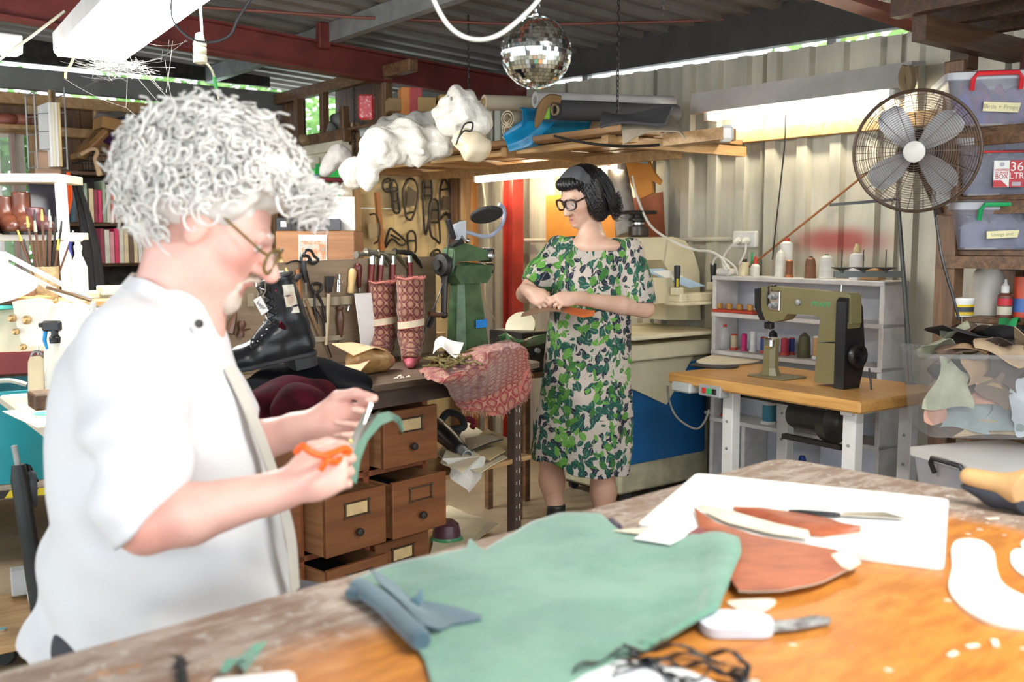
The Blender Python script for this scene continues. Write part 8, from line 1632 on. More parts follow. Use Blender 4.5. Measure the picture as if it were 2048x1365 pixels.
# low dark chest and pale tray by the woman
o=thing('metal_chest','dark metal drawer chest behind the green rest','chest',P(1045,720,4.9),38);z_=wm(o).translation.z;mb=MB();mb.box((0,0,.05),(.22,.26,.20),.006);mb.build('body',M_iron,o);mb=MB();mb.lathe([(.0,0),(.012,0),(.012,.02),(0,.02)],10,ax=((-.02,-.13,.06),(0,-1,0)));mb.build('knob',M_steel,o);mb=MB();mb.box((0,0,-.06),(.3,.3,.025));mb.build('stand_top',M_dk,o,smooth=0)
for x_,y_ in((-.12,.12),(.12,.12),(-.12,-.12),(.12,-.12)):mb=MB();mb.box((x_,y_,-z_/2-.036),(.03,.03,z_-.072));mb.build('leg',M_dk,o,smooth=0)
mb=MB();c=P(1042,654,4.9);mb.lathe([(0,0),(.075,0),(.075,.015),(.02,.02),(0,.02)],28,ax=(c+V((0,.0,.0)),(-.25,-.8,.5)));solo('pale_disc',mb,M_crm,'pale round disc standing behind the green rest','disc')
# ------------------------------------------------------------------ the two people
def skin(nm,c,c2):
    g=Gr(nm);co=g.co();n=g.noise(co,14.,4.,.6);a,_=g.attr('tint');base=g.mix(g.mapr(n,.35,.7)*.5,c,c2)
    g.bump(g.noise(co,260.,2.),.06,.001);return g.out(g.mix(1.,base,a,'MULTIPLY'),.45,sss=.06)
def hframe(f,up=(0,0,1)):f=V(f).normalized();r=f.cross(V(up)).normalized();u=r.cross(f);return Matrix((r,f,u)).transposed()
def head(s,c,M,k=1.,fem=False):
    q=lambda x,y,z:tuple(V(c)+M@(V((x,y,z))*k));E=lambda c_,r,kk=.02,op='add':s.ell(q(*c_),[x*k for x in r],M,kk,op);Rc=lambda a,b,r0,r1=None,kk=.01,op='add':s.rc(q(*a),q(*b),r0*k,(r1 or r0)*k,kk,op)
    E((0,-.015,.035),(.075,.097,.083));E((0,.03,-.015),(.062,.064,.078),.03);E((0,.032,-.07),(.052 if not fem else .046,.052,.045),.03);E((0,.074,-.1),(.02,.02,.018),.025)
    for sx in(-1,1):E((sx*.042,.053,-.024),(.022,.022,.017),.025);E((sx*.031,.099,.001),(.017,.015,.010),.012,'sub');E((sx*.031,.078,.0),(.0125,.0125,.0125),.003);Rc((sx*.045,.083,.010),(sx*.018,.090,.0095),.0045,.0045,.004);E((sx*.012,.100,-.038),(.009,.010,.008),.008);E((sx*.077,-.012,-.008),(.010,.020,.033),.008);E((sx*.091,-.006,-.008),(.006,.012,.021),.005,'sub');Rc((sx*.036,.084,.020),(sx*.012,.093,.017),.009,.009,.012)
    Rc((0,.090,.010),(0,.115 if fem else .122,-.036),.008,.0125 if fem else .0155,.012);Rc((-.020,.084,-.068),(0,.096,-.064),.005,.006,.006);Rc((.020,.084,-.068),(0,.096,-.064),.005,.006,.006);Rc((-.016,.086,-.078),(.016,.086,-.078),.0065,.0065,.008);Rc((-.022,.088,-.0715),(.022,.088,-.0715),.0022,.0022,.003,'sub');return q
def hand(s,o,X,Z,side,curls,thumb,k=1.,sp=.0):
    X=V(X).normalized();Y=V(Z).cross(X).normalized();Zn=X.cross(Y);M=Matrix((X,Y*side,Zn)).transposed();q=lambda x,y,z:tuple(V(o)+M@(V((x,y,z))*k))
    Mr=Matrix((X,Y,Zn)).transposed();s.ell(q(.048,0,0),(.052*k,.042*k,.016*k),Mr,.01);s.ell(q(.065,.004,.001),(.032*k,.041*k,.0145*k),Mr,.01);s.ell(q(.032,.024,-.006),(.034*k,.017*k,.016*k),Mr,.012);s.rc(q(-.04,0,0),q(.03,0,0),.027*k,.027*k,.02)
    for i,(y,ln,r)in enumerate(((.029,.072,.0088),(.0095,.080,.0092),(-.0105,.075,.0088),(-.029,.060,.0078))):
        p=V((.088-.006*abs(i-1),y,.002));a=0;pts=[q(*(p-V((.03,0,0)))),q(*p)]
        for f,ang_ in zip((.45,.31,.24),curls[i]):a+=math.radians(ang_);p=p+V((math.cos(a),sp*(1.5-i),-math.sin(a)))*ln*f;pts.append(q(*p))
        s.chain(pts,[r*k,r*k,r*k*.97,r*k*.9,r*k*.78],.003)
    s.chain([q(*t)for t in thumb],[.014*k,.0125*k,.0105*k,.0085*k],.006);return M
def strands(nm,m,c,M,n,seed,surf_,gen,parent):
    V_,F_=[],[];rr=random.Random(seed);mb=MB()
    for i in range(n):
        pts,r=gen(rr)
        if pts:mb.tube([tuple(V(c)+M@V(p))for p in pts],r,4,caps=False)
    return mb.build(nm,m,parent,world=True,smooth=180)
def tint(c0,spots):
    def fn(vs):
        out=np.ones((len(vs),3),np.float32)
        for p,r,col in spots:
            w_=np.clip(1-np.linalg.norm(vs-np.array(p),axis=1)/r,0,1)[:,None]**.7;out=out*(1-w_)+np.array(col,np.float32)*w_
        return out
    return fn
def eyes(par,q,M,k,iris):
    for sx in(-1,1):
        mb=MB();mb.ball(q(sx*.031,.0795,.0),.0122*k,14);e=mb.build('eye',mat('eye_white',(.80,.78,.75),.2),par,world=True)
        mb=MB();d=(M@V((sx*.05,.9,-.35))).normalized();mb.lathe([(.0058*k,.0112*k),(.004*k,.0122*k),(0,.0126*k)],12,ax=(q(sx*.031,.0795,.0),d));mb.build('iris',iris,e,world=True)
def spectacles(par,q,m,lens,ly,lz,r,tz,tt=.0028):
    for sx in(-1,1):
        mb=MB();pts=[q(sx*.033+r[0]*math.copysign(abs(math.cos(t))**.8,math.cos(t)),ly-.010*abs(math.cos(t)*sx+.0)*(1 if math.cos(t)*sx>0 else-.1),lz+r[1]*math.copysign(abs(math.sin(t))**.8,math.sin(t)))for t in[2*pi*k/24 for k in range(24)]];mb.tube(pts,tt,6,True);gl_=mb.build('rim',m,par,world=True)
        c_=sum((V(p)for p in pts),V())/24;mb=MB();mb.add([tuple(V(p))for p in pts]+[tuple(c_)],[(i,(i+1)%24,24)for i in range(24)]);mb.build('lens',lens,gl_,world=True)
        mb=MB();mb.tube([q(sx*.060,ly-.012,lz+.008),q(sx*.074,ly-.025,lz+.011),q(sx*.081,.0,tz),q(sx*.080,-.03,tz-.012)],tt*.9,6);mb.build('temple',m,par,world=True)
    mb=MB();mb.tube([q(-.011,ly+.002,lz+.006),q(0,ly+.006,lz+.010),q(.011,ly+.002,lz+.006)],tt*.9,6);mb.build('bridge',m,par,world=True)
M_lens=Gr('spectacle_lens').out((.9,.92,.92),.02,alpha=.16,spec=.8)
# ---- the man on his stool
MDp=1.85;mp=P(330,1290,MDp);man=thing('person','man with curly white hair and glasses in a white linen shirt cutting green leather','person',(mp.x,mp.y,.0),8)
hc=P(427,450,MDp);HM=hframe((.89,.12,-.44));HK=1.08
hip,sh_r,el_r,wr_r=mp+V((.02,0,.02)),P(262,700,1.68),P(292,1052,1.57),P(572,978,1.60);sh_l,el_l,wr_l=P(330,700,2.04),P(455,900,2.0),P(628,853,1.93)
s=SDF((-1.02,1.38,.0),(-.10,2.3,1.66),.0042)
hq=head(s,hc,HM,HK);nb=P(330,640,MDp)
s.rc(hq(0,-.03,-.06),nb,.062,.070,.04);s.rc(hq(0,.03,-.085),P(395,650,MDp),.035,.05,.03);s.ell(P(315,745,MDp),(.10,.16,.07),None,.04)
s.chain([P(318,720,MDp),P(325,900,MDp),P(335,1100,MDp),hip],[.11,.14,.155,.13],.04)
s.chain([sh_r,el_r],[.060,.044],.03).chain([el_r,L(el_r,wr_r,.3),wr_r],[.046,.049,.030],.015);s.chain([sh_l,el_l],[.06,.045],.03).chain([el_l,L(el_l,wr_l,.3),wr_l],[.045,.045,.029],.015)
rX=(V(P(668,938,1.60))-wr_r);rM=hand(s,wr_r+rX.normalized()*.01,rX,(-.15,-.95,.25),1,((62,80,45),(68,85,45),(72,85,45),(72,85,45)),((.022,.03,-.006),(.05,.047,-.012),(.076,.046,-.022),(.098,.035,-.03)),1.0)
lX=(V(P(735,842,1.90))-wr_l);lM=hand(s,wr_l,lX,(.1,.9,-.35),-1,((22,28,18),(38,45,25),(55,60,30),(62,70,35)),((.022,.03,-.004),(.055,.050,-.010),(.095,.052,-.014),(.135,.038,-.016)),1.02)
M_skm=skin('ruddy_skin',(.78,.46,.38),(.66,.32,.27));s.build('body',M_skm,man,relax=2,col=tint(1,[(hq(0,.094,-.072),.030,(.80,.50,.48)),(hq(.045,.06,-.03),.045,(1.,.80,.78)),(hq(-.045,.06,-.03),.045,(1.,.80,.78)),(hq(0,.115,-.035),.028,(1.,.74,.70)),(hq(-.08,0,0),.045,(1.,.82,.80)),(tuple(el_r),.09,(1.,.78,.72))]))
eyes(man,hq,HM,HK,mat('grey_iris',(.10,.12,.14),.2));spectacles(man,hq,mat('tortoise_frame',(.20,.13,.03),.35,0,.5,60),M_lens,.119,-.012,(.025,.022),.030,.0032)
M_gh=mat('white_hair',(.82,.79,.74),.6,0,.2,18)
s=SDF(hc-V((.27,.22,.17)),hc+V((.27,.22,.25)),.006)
for c_,r_ in(((0,-.035,.075),(.105,.115,.085)),((0,.05,.115),(.085,.06,.05)),((0,-.09,.03),(.095,.06,.085)),((0,-.085,-.03),(.075,.035,.05)),((.066,-.03,.062),(.035,.07,.05)),((-.066,-.03,.062),(.035,.07,.05))):s.ell(hq(*c_),[x*HK for x in r_],HM,.03)
s.warp(lambda X,Y,Z:.013*wob(X,Y,Z,75,2.)+.007*wob(X,Y,Z,150,5.));hair=s.build('hair',M_gh,man)
def curls(rr):
    while 1:
        a,b_,c_=rr.gauss(0,1),rr.gauss(0,1),rr.gauss(0,1);l_=math.sqrt(a*a+b_*b_+c_*c_);d=V((a/l_,b_/l_,c_/l_))
        if d.z<(-.9 if d.y<-.25 else-.35)or(d.y>.4 and d.z<.3)or(abs(d.x)>.6 and d.y>.15 and d.z<.12)or(abs(d.x)>.75 and d.z<-.32):continue
        break
    p=V((d.x*.098,d.y*.125-.025,d.z*(.115 if d.z>0 else .10)+.048))*1.12;t=d.orthogonal().normalized();b2=d.cross(t);R_=rr.uniform(.009,.021);tw=rr.uniform(1.2,2.2);ph=rr.uniform(0,6.3);ln_=rr.uniform(.015,.055);dr=(d*.7+t*rr.gauss(0,.6)+b2*rr.gauss(0,.6)+V((0,.12,-.1)));n_=14
    return[p+dr*ln_*(i/n_)+(t*math.cos(ph+tw*6.28*i/n_)+b2*math.sin(ph+tw*6.28*i/n_))*R_*(.4+.6*i/n_)for i in range(n_)],[rr.uniform(.0025,.0055)*(1-.5*i/n_)for i in range(n_)]
strands('curls',M_gh,hc,HM@Matrix.Diagonal((HK,HK,HK)),1500,3,None,curls,man)
def fringe(rr):
    p=V((rr.gauss(0,.045),.085+rr.uniform(0,.03),.115+rr.uniform(-.03,.02)));e=p+V((rr.gauss(0,.02),rr.uniform(.03,.075),rr.uniform(-.03,.02)));R_=rr.uniform(.006,.012);ph=rr.uniform(0,6);return[p.lerp(e,i/13)+V((R_*math.cos(ph+i*.9),R_*.5*math.sin(ph+i*.9),R_*math.sin(ph+i*.9)))for i in range(14)],[.0022*(1-.5*i/14)for i in range(14)]
strands('forelock',M_gh,hc,HM@Matrix.Diagonal((HK,HK,HK)),150,4,None,fringe,man)
s=SDF(hc-V((.15,.15,.25)),hc+V((.2,.15,.1)),.004);s.ell(hq(0,.076,-.108),(.030,.024,.028),HM,.01);s.rc(hq(-.026,.084,-.075),hq(-.02,.08,-.1),.007,.009,.008);s.rc(hq(.026,.084,-.075),hq(.02,.08,-.1),.007,.009,.008)
for sx in(-1,1):s.rc(hq(0,.103,-.053),hq(sx*.024,.090,-.063),.0065,.005,.006)
s.warp(lambda X,Y,Z:.0025*wob(X,Y,Z,260,1.));s.build('goatee',mat('beard_white',(.66,.54,.45),.7,0,.2,30),man)
mb=MB()
for sx in(-1,1):mb.tube([hq(sx*.014,.097,.020),hq(sx*.028,.093,.025),hq(sx*.044,.080,.022)],[.003,.0045,.002],6)
mb.build('eyebrow',M_gh,man,world=True)
def linen():
    g=Gr('white_linen');c=g.co();n=g.noise(c,7.,4.);x,y,z=g.xyz(c);wv=g.noise(g.mp(c,(1,1,6)),90.,2.)+g.noise(g.mp(c,(6,6,1)),60.,2.)
    g.bump(wv,.12,.002);return g.out(g.mix(n,(.76,.755,.76),(.69,.685,.70)),.85,sheen=.1)
M_lin=linen()
s=SDF((-1.1,1.36,.45),(-.30,2.25,1.32),.006)
s.loft([(P(cx,y,MDp),rx,ry)for y,cx,rx,ry in((575,325,.07,.085),(600,324,.092,.125),(640,314,.112,.178),(680,304,.134,.20),(720,299,.151,.21),(780,302,.171,.213),(840,310,.182,.213),(910,320,.195,.212),(1010,332,.206,.212),(1110,343,.216,.212),(1210,346,.224,.22),(1300,334,.230,.225),(1380,325,.23,.225))],.1,'add',.02)
s.chain([P(190,1130,1.85),P(118,1285,1.84),P(95,1330,1.84)],[.09,.05,.05],.06)
s.field(lambda X,Y,Z:(P(330,1312,MDp).z+.012*np.sin(14*X+6*Y)-.18*(X-mp.x))-Z,'and',.004)
def sleeve(main,a,e,r0,r1,cutp,cutn,k=.04):
    q_=SDF.__new__(SDF);q_.lo,q_.h,q_.n,q_.ax,q_.F=main.lo,main.h,main.n,main.ax,np.full(main.n,1.,np.float32);q_.chain([a,L(V(a),V(e),.5),e],[r0,(r0+r1)/2,r1],.02);q_.field(lambda X,Y,Z:(X-cutp[0])*cutn[0]+(Y-cutp[1])*cutn[1]+(Z-cutp[2])*cutn[2],'and',.004)
    h_=np.maximum(k-np.abs(main.F-q_.F),0)/k;main.F=np.minimum(main.F,q_.F)-h_*h_*k/4
sleeve(s,P(258,695,1.69),P(292,1042,1.57),.082,.074,P(330,1026,1.58),(.68,0,-.73));sleeve(s,P(330,700,2.0),P(470,890,1.98),.09,.08,P(488,890,2.0),(.9,0,-.4))
def folds(X,Y,Z):
    u=.011*np.sin(34*(X*.75+Z*.55)+3*np.sin(5*Y+6*Z)+2*np.sin(9*X))*np.clip(1.25-Z,0,1);el=np.exp(-((X-el_r.x)**2+(Z-el_r.z-.11)**2)/.03)*np.exp(-((Y-1.55)**2)/.02);return u+.016*el*np.sin(60*(Z*.85-X*.35))+.004*wob(X,Y,Z,40,3.)
s.warp(folds);s.rc(hq(0,-.05,-.105),P(300,640,MDp),.01,.01,.01,'sub');s.build('shirt',M_lin,man,relax=1)
# collar, placket and button
mb=MB();ring_=[P(266,548,MDp+.05),P(262,556,MDp-.02),P(290,560,MDp-.075),P(345,590,MDp-.095),P(395,628,MDp-.085),P(425,655,MDp-.05),P(432,668,MDp-.01)];low_=[P(232,590,MDp+.05),P(226,600,MDp-.03),P(262,622,MDp-.115),P(330,650,MDp-.135),P(385,690,MDp-.115),P(418,712,MDp-.08),P(440,716,MDp-.04)]
mb.sheet(coons(spl(low_,4),[low_[-1],ring_[-1]],spl(ring_,4),[low_[0],ring_[0]],30,6),.006)
ring2=[P(266,548,MDp+.05),P(300,555,MDp+.10),P(360,600,MDp+.11),P(410,650,MDp+.07),P(436,668,MDp+.02)];low2=[P(232,590,MDp+.05),P(290,620,MDp+.14),P(370,660,MDp+.14),P(425,700,MDp+.09),P(450,716,MDp+.03)];mb.sheet(coons(spl(low2,4),[low2[-1],ring2[-1]],spl(ring2,4),[low2[0],ring2[0]],24,6),.006);mb.build('collar',M_lin,man,world=True,smooth=60)
mb=MB();d=V((.35,-.9,.2));mb.lathe([(0,-.001),(.0075,-.001),(.008,.001),(.006,.003),(.003,.0025),(0,.0025)],14,ax=(P(398,648,MDp-.118),d));mb.build('button',M_iron,man,world=True)
mb=MB();pl_=[P(448,735,MDp-.03),P(480,800,MDp-.04),P(520,900,MDp-.05),P(552,1000,MDp-.05),P(572,1080,MDp-.05),P(580,1180,MDp-.05)];g=[[p+V((.006,-.02,0)),p+V((.014,.012,0))]for p in spl(pl_,5)];mb.sheet(g,.004);mb.build('placket',mat('placket_beige',(.66,.62,.55),.85),man,world=True,smooth=60)
M_tr=mat('dark_trousers',(.05,.05,.06),.85);s=SDF((-1.0,1.5,.05),(.0,2.25,.78),.008)
for dy in(-.11,.11):h_=mp+V((-.02,dy,.02));kn=mp+V((.40,dy*1.2,-.02));s.chain([h_,kn],[.105,.07],.04).chain([kn,V((kn.x-.02,kn.y,.10))],[.068,.05],.03)
s.rc(mp+V((-.04,-.08,.03)),mp+V((-.04,.08,.03)),.13,.13,.05);s.field(lambda X,Y,Z:.505-Z+.6*np.clip(X-(mp.x+.16),0,.4)*-3+0*Y,'and',.01);s.build('trousers',M_tr,man)
for dy in(-.11,.11):
    kn=mp+V((.38,dy*1.2,0));s=SDF((kn.x-.15,kn.y-.1,-.005),(kn.x+.3,kn.y+.1,.16),.006);s.rc((kn.x,kn.y,.11),(kn.x,kn.y,.05),.052,.05,.02).rc((kn.x-.03,kn.y,.04),(kn.x+.17,kn.y,.035),.04,.042,.03);s.field(lambda X,Y,Z:.001-Z+0*X+0*Y,'and',.003);s.build('shoe',M_rubber,man)
o=thing('stool','round wooden work stool under the seated man','stool',(mp.x-.04,mp.y,0));mb=MB();mb.lathe([(0,.455),(.165,.455),(.175,.465),(.175,.49),(.165,.495),(0,.495)],28);mb.build('seat',M_tan,o)
for a in range(4):t=a*pi/2+.6;mb=MB();mb.tube([(.12*math.cos(t),.12*math.sin(t),.46),(.18*math.cos(t),.18*math.sin(t),0)],.018,8);mb.build('leg',M_tan,o)
# ---- scissors and green strip in his hands
M_og=mat('orange_plastic',(.90,.13,.01),.35,0,.05);sc_o=thing('scissors','orange-handled scissors in the man\'s fist','scissors',P(665,920,1.62))
def sp(x,y,d):return P(x,y,d-.04)
for k,(pts,lab)in enumerate((([(592,905,1.615),(605,893,1.60),(622,905,1.60),(645,912,1.61),(668,905,1.63),(690,897,1.65),(700,905,1.66)],'upper'),([(640,940,1.60),(655,922,1.60),(672,925,1.62),(685,912,1.65),(698,908,1.66)],'lower'))):mb=MB();mb.tube(spl([sp(*q)for q in pts],6),.0058,8);mb.build('handle',M_og,sc_o,world=True)
for pts in([(690,912,1.66),(698,885,1.68),(722,835,1.72),(741,806,1.75),(745,810,1.75),(728,850,1.72),(706,905,1.67)],[(684,900,1.67),(700,880,1.69),(735,838,1.75),(760,822,1.78),(745,842,1.76),(712,890,1.70),(696,915,1.67)]):
    a=[sp(*q)for q in pts];n_=len(a);off=V((.0012,.0022,.0008));mb=MB();mb.add(a+[p+off for p in a],[tuple(range(n_)),tuple(range(n_,2*n_))[::-1]]+[(i,(i+1)%n_,n_+(i+1)%n_,n_+i)for i in range(n_)]);mb.build('blade',M_chrome,sc_o,world=True,smooth=0)
mb=MB();mb.ball(sp(700,884,1.685),.006,10);mb.build('pivot',mat('brass_screw',(.60,.45,.2),.3,.9),sc_o,world=True)
sp=P
top_=[(742,828,1.76),(765,823,1.80),(785,826,1.84),(800,838,1.86),(808,862,1.87)];bot_=[(694,965,1.70),(705,945,1.70),(716,890,1.72),(745,850,1.77),(785,832,1.85),(807,864,1.87)]
mb=MB();g=coons([sp(690,955,1.68),sp(700,900,1.70),sp(715,858,1.72),sp(742,832,1.76),sp(778,824,1.82),sp(800,836,1.86),sp(808,860,1.87)],[sp(808,860,1.87),sp(804,866,1.88)],[sp(712,968,1.71),sp(720,920,1.73),sp(735,880,1.76),sp(762,850,1.80),sp(785,840,1.85),sp(797,848,1.875),sp(804,866,1.88)],[sp(690,955,1.68),sp(698,958,1.69),sp(712,968,1.71)],30,6);mb.sheet(g,.002)
solo('leather_strip',mb,M_suede,'narrow green leather strip draped between the man\'s hands','leather',smooth=60)

# ---- the woman
WD_=4.48;wo=thing('person','woman with black bob and grey headband in a green leaf-print dress','person',(P(1165,1075,WD_).x,WD_,0),-25)
wc=P(1163,396,4.46);WM_=hframe((-.72,-.60,-.36));WK=.98
s=SDF((-.02,4.10,.02),(.72,4.72,1.72),.0042)
wq=head(s,wc,WM_,WK,True);s.rc(wq(0,-.03,-.07),P(1183,478,4.47),.047,.05,.03);s.ell(P(1184,494,4.455),(.145,.078,.045),Matrix.Rotation(-.42,3,'Z'),.04);s.rc(P(1183,472,4.455),P(1181,498,4.425),.052,.05,.03)
wsr,wer,wwr=P(1114,496,4.52),P(1050,588,4.44),P(1060,585,4.27);wsl,wel,wwl=P(1264,503,4.42),P(1290,618,4.42),P(1150,597,4.24)
s.chain([wsr,wer],[.047,.038],.02).chain([wer,L(wer,wwr,.4),wwr],[.038,.037,.025],.012);s.chain([wsl,wel],[.05,.040],.02).chain([wel,L(wel,wwl,.35),wwl],[.041,.040,.025],.012)
hand(s,wwr,V(P(1092,606,4.20))-wwr,(-.35,-.75,.55),1,((35,45,20),(42,50,25),(48,55,25),(52,60,30)),((.022,.026,-.006),(.045,.042,-.014),(.070,.040,-.022),(.092,.030,-.028)),.92);hand(s,wwl,V(P(1098,603,4.18))-wwl,(.1,-.75,.65),-1,((30,40,20),(42,50,25),(50,58,25),(55,60,30)),((.022,.026,-.006),(.045,.042,-.012),(.072,.042,-.02),(.095,.030,-.026)),.92)
s.chain([P(1185,545,4.49),P(1178,640,4.48),P(1170,760,4.47)],[.09,.10,.12],.04)
for kx,hx,ax_,d_ in((1102,905,(1112,1040),4.50),(1205,935,(1207,1060),4.42)):s.chain([P(1140 if kx<1150 else 1195,790,d_),P(kx,hx,d_),P(kx+2,962 if kx<1150 else 985,d_+.02),P(*ax_,d_)],[.085,.058,.056,.034],.03);s.rc(P(*ax_,d_),(P(*ax_,d_).x,d_,.07),.034,.036,.01)
s.build('body',skin('olive_skin',(.72,.46,.34),(.60,.34,.23)),wo,relax=2,col=tint(1,[(wq(0,.092,-.07),.028,(.85,.52,.52)),(wq(.045,.06,-.03),.04,(1.,.85,.82)),(wq(-.045,.06,-.03),.04,(1.,.85,.82))]+[(tuple(P(x,y,4.46)),.22,(.72,.62,.58))for x,y in((1108,960),(1206,990))]))
eyes(wo,wq,WM_,WK,mat('brown_iris',(.05,.025,.012),.2));spectacles(wo,wq,mat('dark_tortoise',(.045,.022,.016),.3,0,.4,60),M_lens,.108,.004,(.029,.023),.016,.0045)
M_bh=mat('black_hair',(.012,.010,.011),.38,0,.3,30)
s=SDF(wc-V((.24,.24,.24)),wc+V((.24,.24,.22)),.0045)
for c_,r_ in(((0,-.03,.06),(.092,.105,.085)),((0,-.08,-.01),(.098,.075,.105)),((.074,-.02,-.02),(.034,.065,.10)),((-.074,-.02,-.02),(.034,.065,.10)),((0,-.105,-.075),(.085,.06,.05)),((0,.055,.085),(.068,.045,.035)),((.03,-.12,-.07),(.06,.045,.05))):s.ell(wq(*c_),[x*WK for x in r_],WM_,.025)
I_=WM_.transposed()
def hloc(X,Y,Z):dx,dy,dz=X-wc.x,Y-wc.y,Z-wc.z;return[I_[i][0]*dx+I_[i][1]*dy+I_[i][2]*dz for i in range(3)]
def groove(X,Y,Z):x,y,z=hloc(X,Y,Z);a=np.arctan2(x,-y-.03);return .0028*np.sin(46*a+6*np.sin(14*z)+9*z)+.002*np.sin(95*a+20*z)
s.field(lambda X,Y,Z:(lambda x,y,z:-(np.maximum(y-.055,0)*6+np.maximum(.068-np.abs(x),-.02)*.0+(.072-z)*.6)*1.+0*x)(*hloc(X,Y,Z))*-1.*(hloc(X,Y,Z)[1]>.05)*(hloc(X,Y,Z)[2]<.060)-.02,'and',.004)
s.warp(groove);s.build('hair',M_bh,wo)
def bob(rr):
    a=rr.uniform(-1.55,1.55);x,y=math.sin(a),-math.cos(a);p=V((x*.085,y*.10-.035,rr.uniform(.02,.10)));e=V((x*.112,y*.128-.04,-.10+rr.uniform(-.03,.03)+.03*(abs(a)<.9)));f=e+V((x*.02,y*.03,rr.uniform(-.02,.02)));return spl([p,p.lerp(e,.5)+V((x*.018,y*.018,0)),e,f],4),[.0022*(1-i/16)+.0004 for i in range(13)]
strands('hair_strands',M_bh,wc,WM_@Matrix.Diagonal((WK,WK,WK)),420,12,None,bob,wo)
M_hb=mat('grey_headband',(.10,.10,.105),.85,0,.2,30)
s=SDF(wc-V((.2,.2,.12)),wc+V((.2,.2,.22)),.004);s.ell(wq(0,-.012,.055),[x*WK for x in(.0965,.117,.094)],WM_,.01)
def bandcut(X,Y,Z):x,y,z=hloc(X,Y,Z);z=z-.04;return np.maximum(np.maximum(y*.74-z*.67,z*-.10-y*.995),-z+.02)
s.field(bandcut,'and',.004);s.warp(lambda X,Y,Z:(lambda x,y,z:.0018*np.sin(190*((y-.02)*.55+(z-.085)*.83)+8*x))(*hloc(X,Y,Z)));s.build('headband',M_hb,wo)
mb=MB();mb.sheet(coons([wq(.02,-.125,-.05),wq(.03,-.15,-.12)],[wq(.03,-.15,-.12),wq(.055,-.145,-.13)],[wq(.05,-.12,-.05),wq(.055,-.145,-.13)],[wq(.02,-.125,-.05),wq(.05,-.12,-.05)],8,4),.004);mb.build('headband_tail',M_hb,wo,world=True,smooth=60)
def leafdress():
    g=Gr('leaf_print_linen');uv=g.uv('cloth');u,v,_=g.xyz(uv);n=g.noise(uv,9.,3.);col=g.mix(n,(.56,.49,.42),(.47,.40,.34))
    fl=g.voro(uv,8.5,.9,dim='2D')[0];rg=(g.math('SINE',fl*95.+g.noise(uv,30.,2.)*6));col=g.mix(fl.lt(.34)*rg.gt(.80)*.7,col,(.16,.14,.13));col=g.mix(fl.lt(.30)*rg.lt(.2)*.5,col,(.66,.62,.56))
    def layer(col,sc_,off,c_,ln_,wd,clump,th):
        p0=g.mp(uv,(1,1,1),loc=(off,off*1.7,0));d,cc,pos=g.voro(p0,sc_,1.,dim='2D');px,py,_=g.xyz(pos);x,y,_=g.xyz(p0);dx,dy=(x-px)*sc_,(y-py)*sc_;r,q,b_=g.xyz(cc);a=r*6.2832
        lx=dx*a.cos()+dy*a.sin();ly=dy*a.cos()-dx*a.sin();lx=lx*(1/ln_);prof=(1-lx*lx).max(0.);m_=(ly.abs()).lt(prof*wd*(1.15-lx*.35))*lx.abs().lt(1.)
        cl=g.noise(g.mp(uv,(1,1,1),loc=(clump,off,0)),6.5,1.).gt(th);vein=ly.abs().gt(.018)
        return g.mix(m_*cl*(vein*.5+.5),col,c_)
    for k in range(3):col=layer(col,21.+k,.13+k*.37,(.012,.018,.035),.50,.25,1.7,.555)
    for k in range(4):col=layer(col,20.-k*.7,.71+k*.23,((.015,.10,.065),(.012,.075,.055))[k%2],.52,.26,4.2,.555)
    for k in range(3):col=layer(col,19.+k*.8,1.31+k*.29,((.085,.25,.035),(.13,.34,.055),(.04,.15,.03))[k%3],.54,.28,8.9,.585)
    g.bump(g.noise(uv,60.,4.),.3,.004);return g.out(col,.85)
s=SDF((-.08,4.10,.30),(.80,4.78,1.46),.0055)
s.loft([(P(cx,y,WD_-.005),rx,ry)for y,cx,rx,ry in((466,1184,.07,.06),(478,1185,.12,.078),(490,1186,.155,.095),(505,1186,.172,.11),(530,1183,.176,.125),(570,1181,.178,.14),(630,1179,.184,.148),(700,1176,.197,.155),(770,1172,.208,.16),(840,1167,.220,.165),(900,1163,.226,.168),(975,1160,.226,.168))],-.25,'add',.02)
zh0=P(1062,918,WD_).z;zh1=P(1255,952,WD_).z;xa,xb=P(1062,918,WD_).x,P(1255,952,WD_).x
s.field(lambda X,Y,Z:(zh0+(zh1-zh0)*np.clip((X-xa)/(xb-xa),0,1)+.012*np.sin(24*X+8*Y))-Z,'and',.004)
sleeve(s,wsr+V((.01,0,-.01)),wer+V((-.01,0,-.02)),.066,.066,L(wsr,wer,.80),(wer-wsr).normalized(),.03);sleeve(s,wsl+V((-.01,0,-.01)),wel+V((0,0,-.05)),.068,.072,L(wsl,wel,.88),(wel-wsl).normalized()+V((-.25,0,.1)),.03)
s.ell(P(1180,463,4.36),(.115,.13,.082),None,.01,'sub');s.ell(P(1188,455,4.46),(.118,.10,.075),None,.01,'sub')
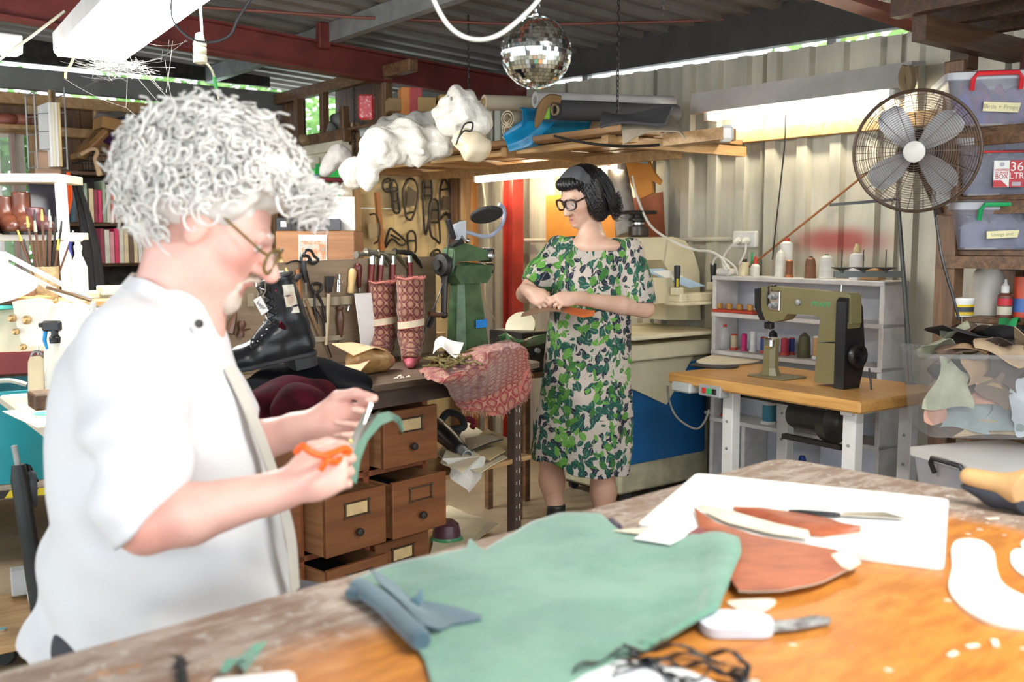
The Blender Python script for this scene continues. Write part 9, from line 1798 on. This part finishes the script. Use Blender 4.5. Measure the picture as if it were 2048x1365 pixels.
s.warp(lambda X,Y,Z:.006*np.sin(46*X+20*Y+1.5*np.sin(9*Z))*np.clip((1.05-Z)*1.6,.1,1)+.004*wob(X,Y,Z,42,6.));dr=s.build('dress',leafdress(),wo);cxy=wm(wo).inverted()@P(1172,700,WD_)
set_uv(dr,lambda a:((a[:,0]-cxy.x)*(1.6+3*(a[:,1]-cxy.y))+2.,a[:,2]))
for x,d_,y in((1112,4.50,1040),(1207,4.42,1060)):
    c_=P(x,y,d_);f=V((-.45,-.89,0));s=SDF((c_.x-.25,c_.y-.3,-.003),(c_.x+.2,c_.y+.15,.17),.005);s.rc((c_.x,c_.y,.14),(c_.x,c_.y,.06),.045,.042,.02).rc(V((c_.x,c_.y,.05))-f*.02,V((c_.x,c_.y,.035))+f*.14,.04,.034,.03);s.field(lambda X,Y,Z:np.maximum(.001-Z,Z-.135)+0*X+0*Y,'and',.003);s.build('shoe',M_black,wo)
mb=MB();g=coons([P(1042,634,4.20),P(1065,630,4.18),P(1095,622,4.18),P(1130,625,4.20),P(1165,636,4.22),P(1188,632,4.24)],[P(1188,632,4.24),P(1190,622,4.26)],[P(1045,628,4.24),P(1068,615,4.24),P(1098,612,4.24),P(1135,614,4.26),P(1170,620,4.27),P(1190,622,4.26)],[P(1042,634,4.20),P(1045,628,4.24)],24,6);mb.sheet(g,.003)
gg=Gr('two_tone_leather');x_,y_,z_=gg.xyz(gg.co());lo_=solo('leather_piece',mb,gg.out(gg.mix(gg.mapr(x_+gg.noise(gg.co(),30.,2.)*.03,.03,.05),(.24,.15,.09),(.62,.16,.05)),.5),'two-tone brown and orange leather piece in the woman\'s hands','leather',smooth=60)
# ------------------------------------------------------------------ lettering becomes plain mesh
bpy.context.view_layer.update();dg=bpy.context.evaluated_depsgraph_get()
for o in FONTS:
    me=bpy.data.meshes.new_from_object(o.evaluated_get(dg));n=bpy.data.objects.new('lettering',me);COL.objects.link(n)
    n.parent=o.parent;n.matrix_local=o.matrix_local.copy();c=o.data;bpy.data.objects.remove(o);bpy.data.curves.remove(c)
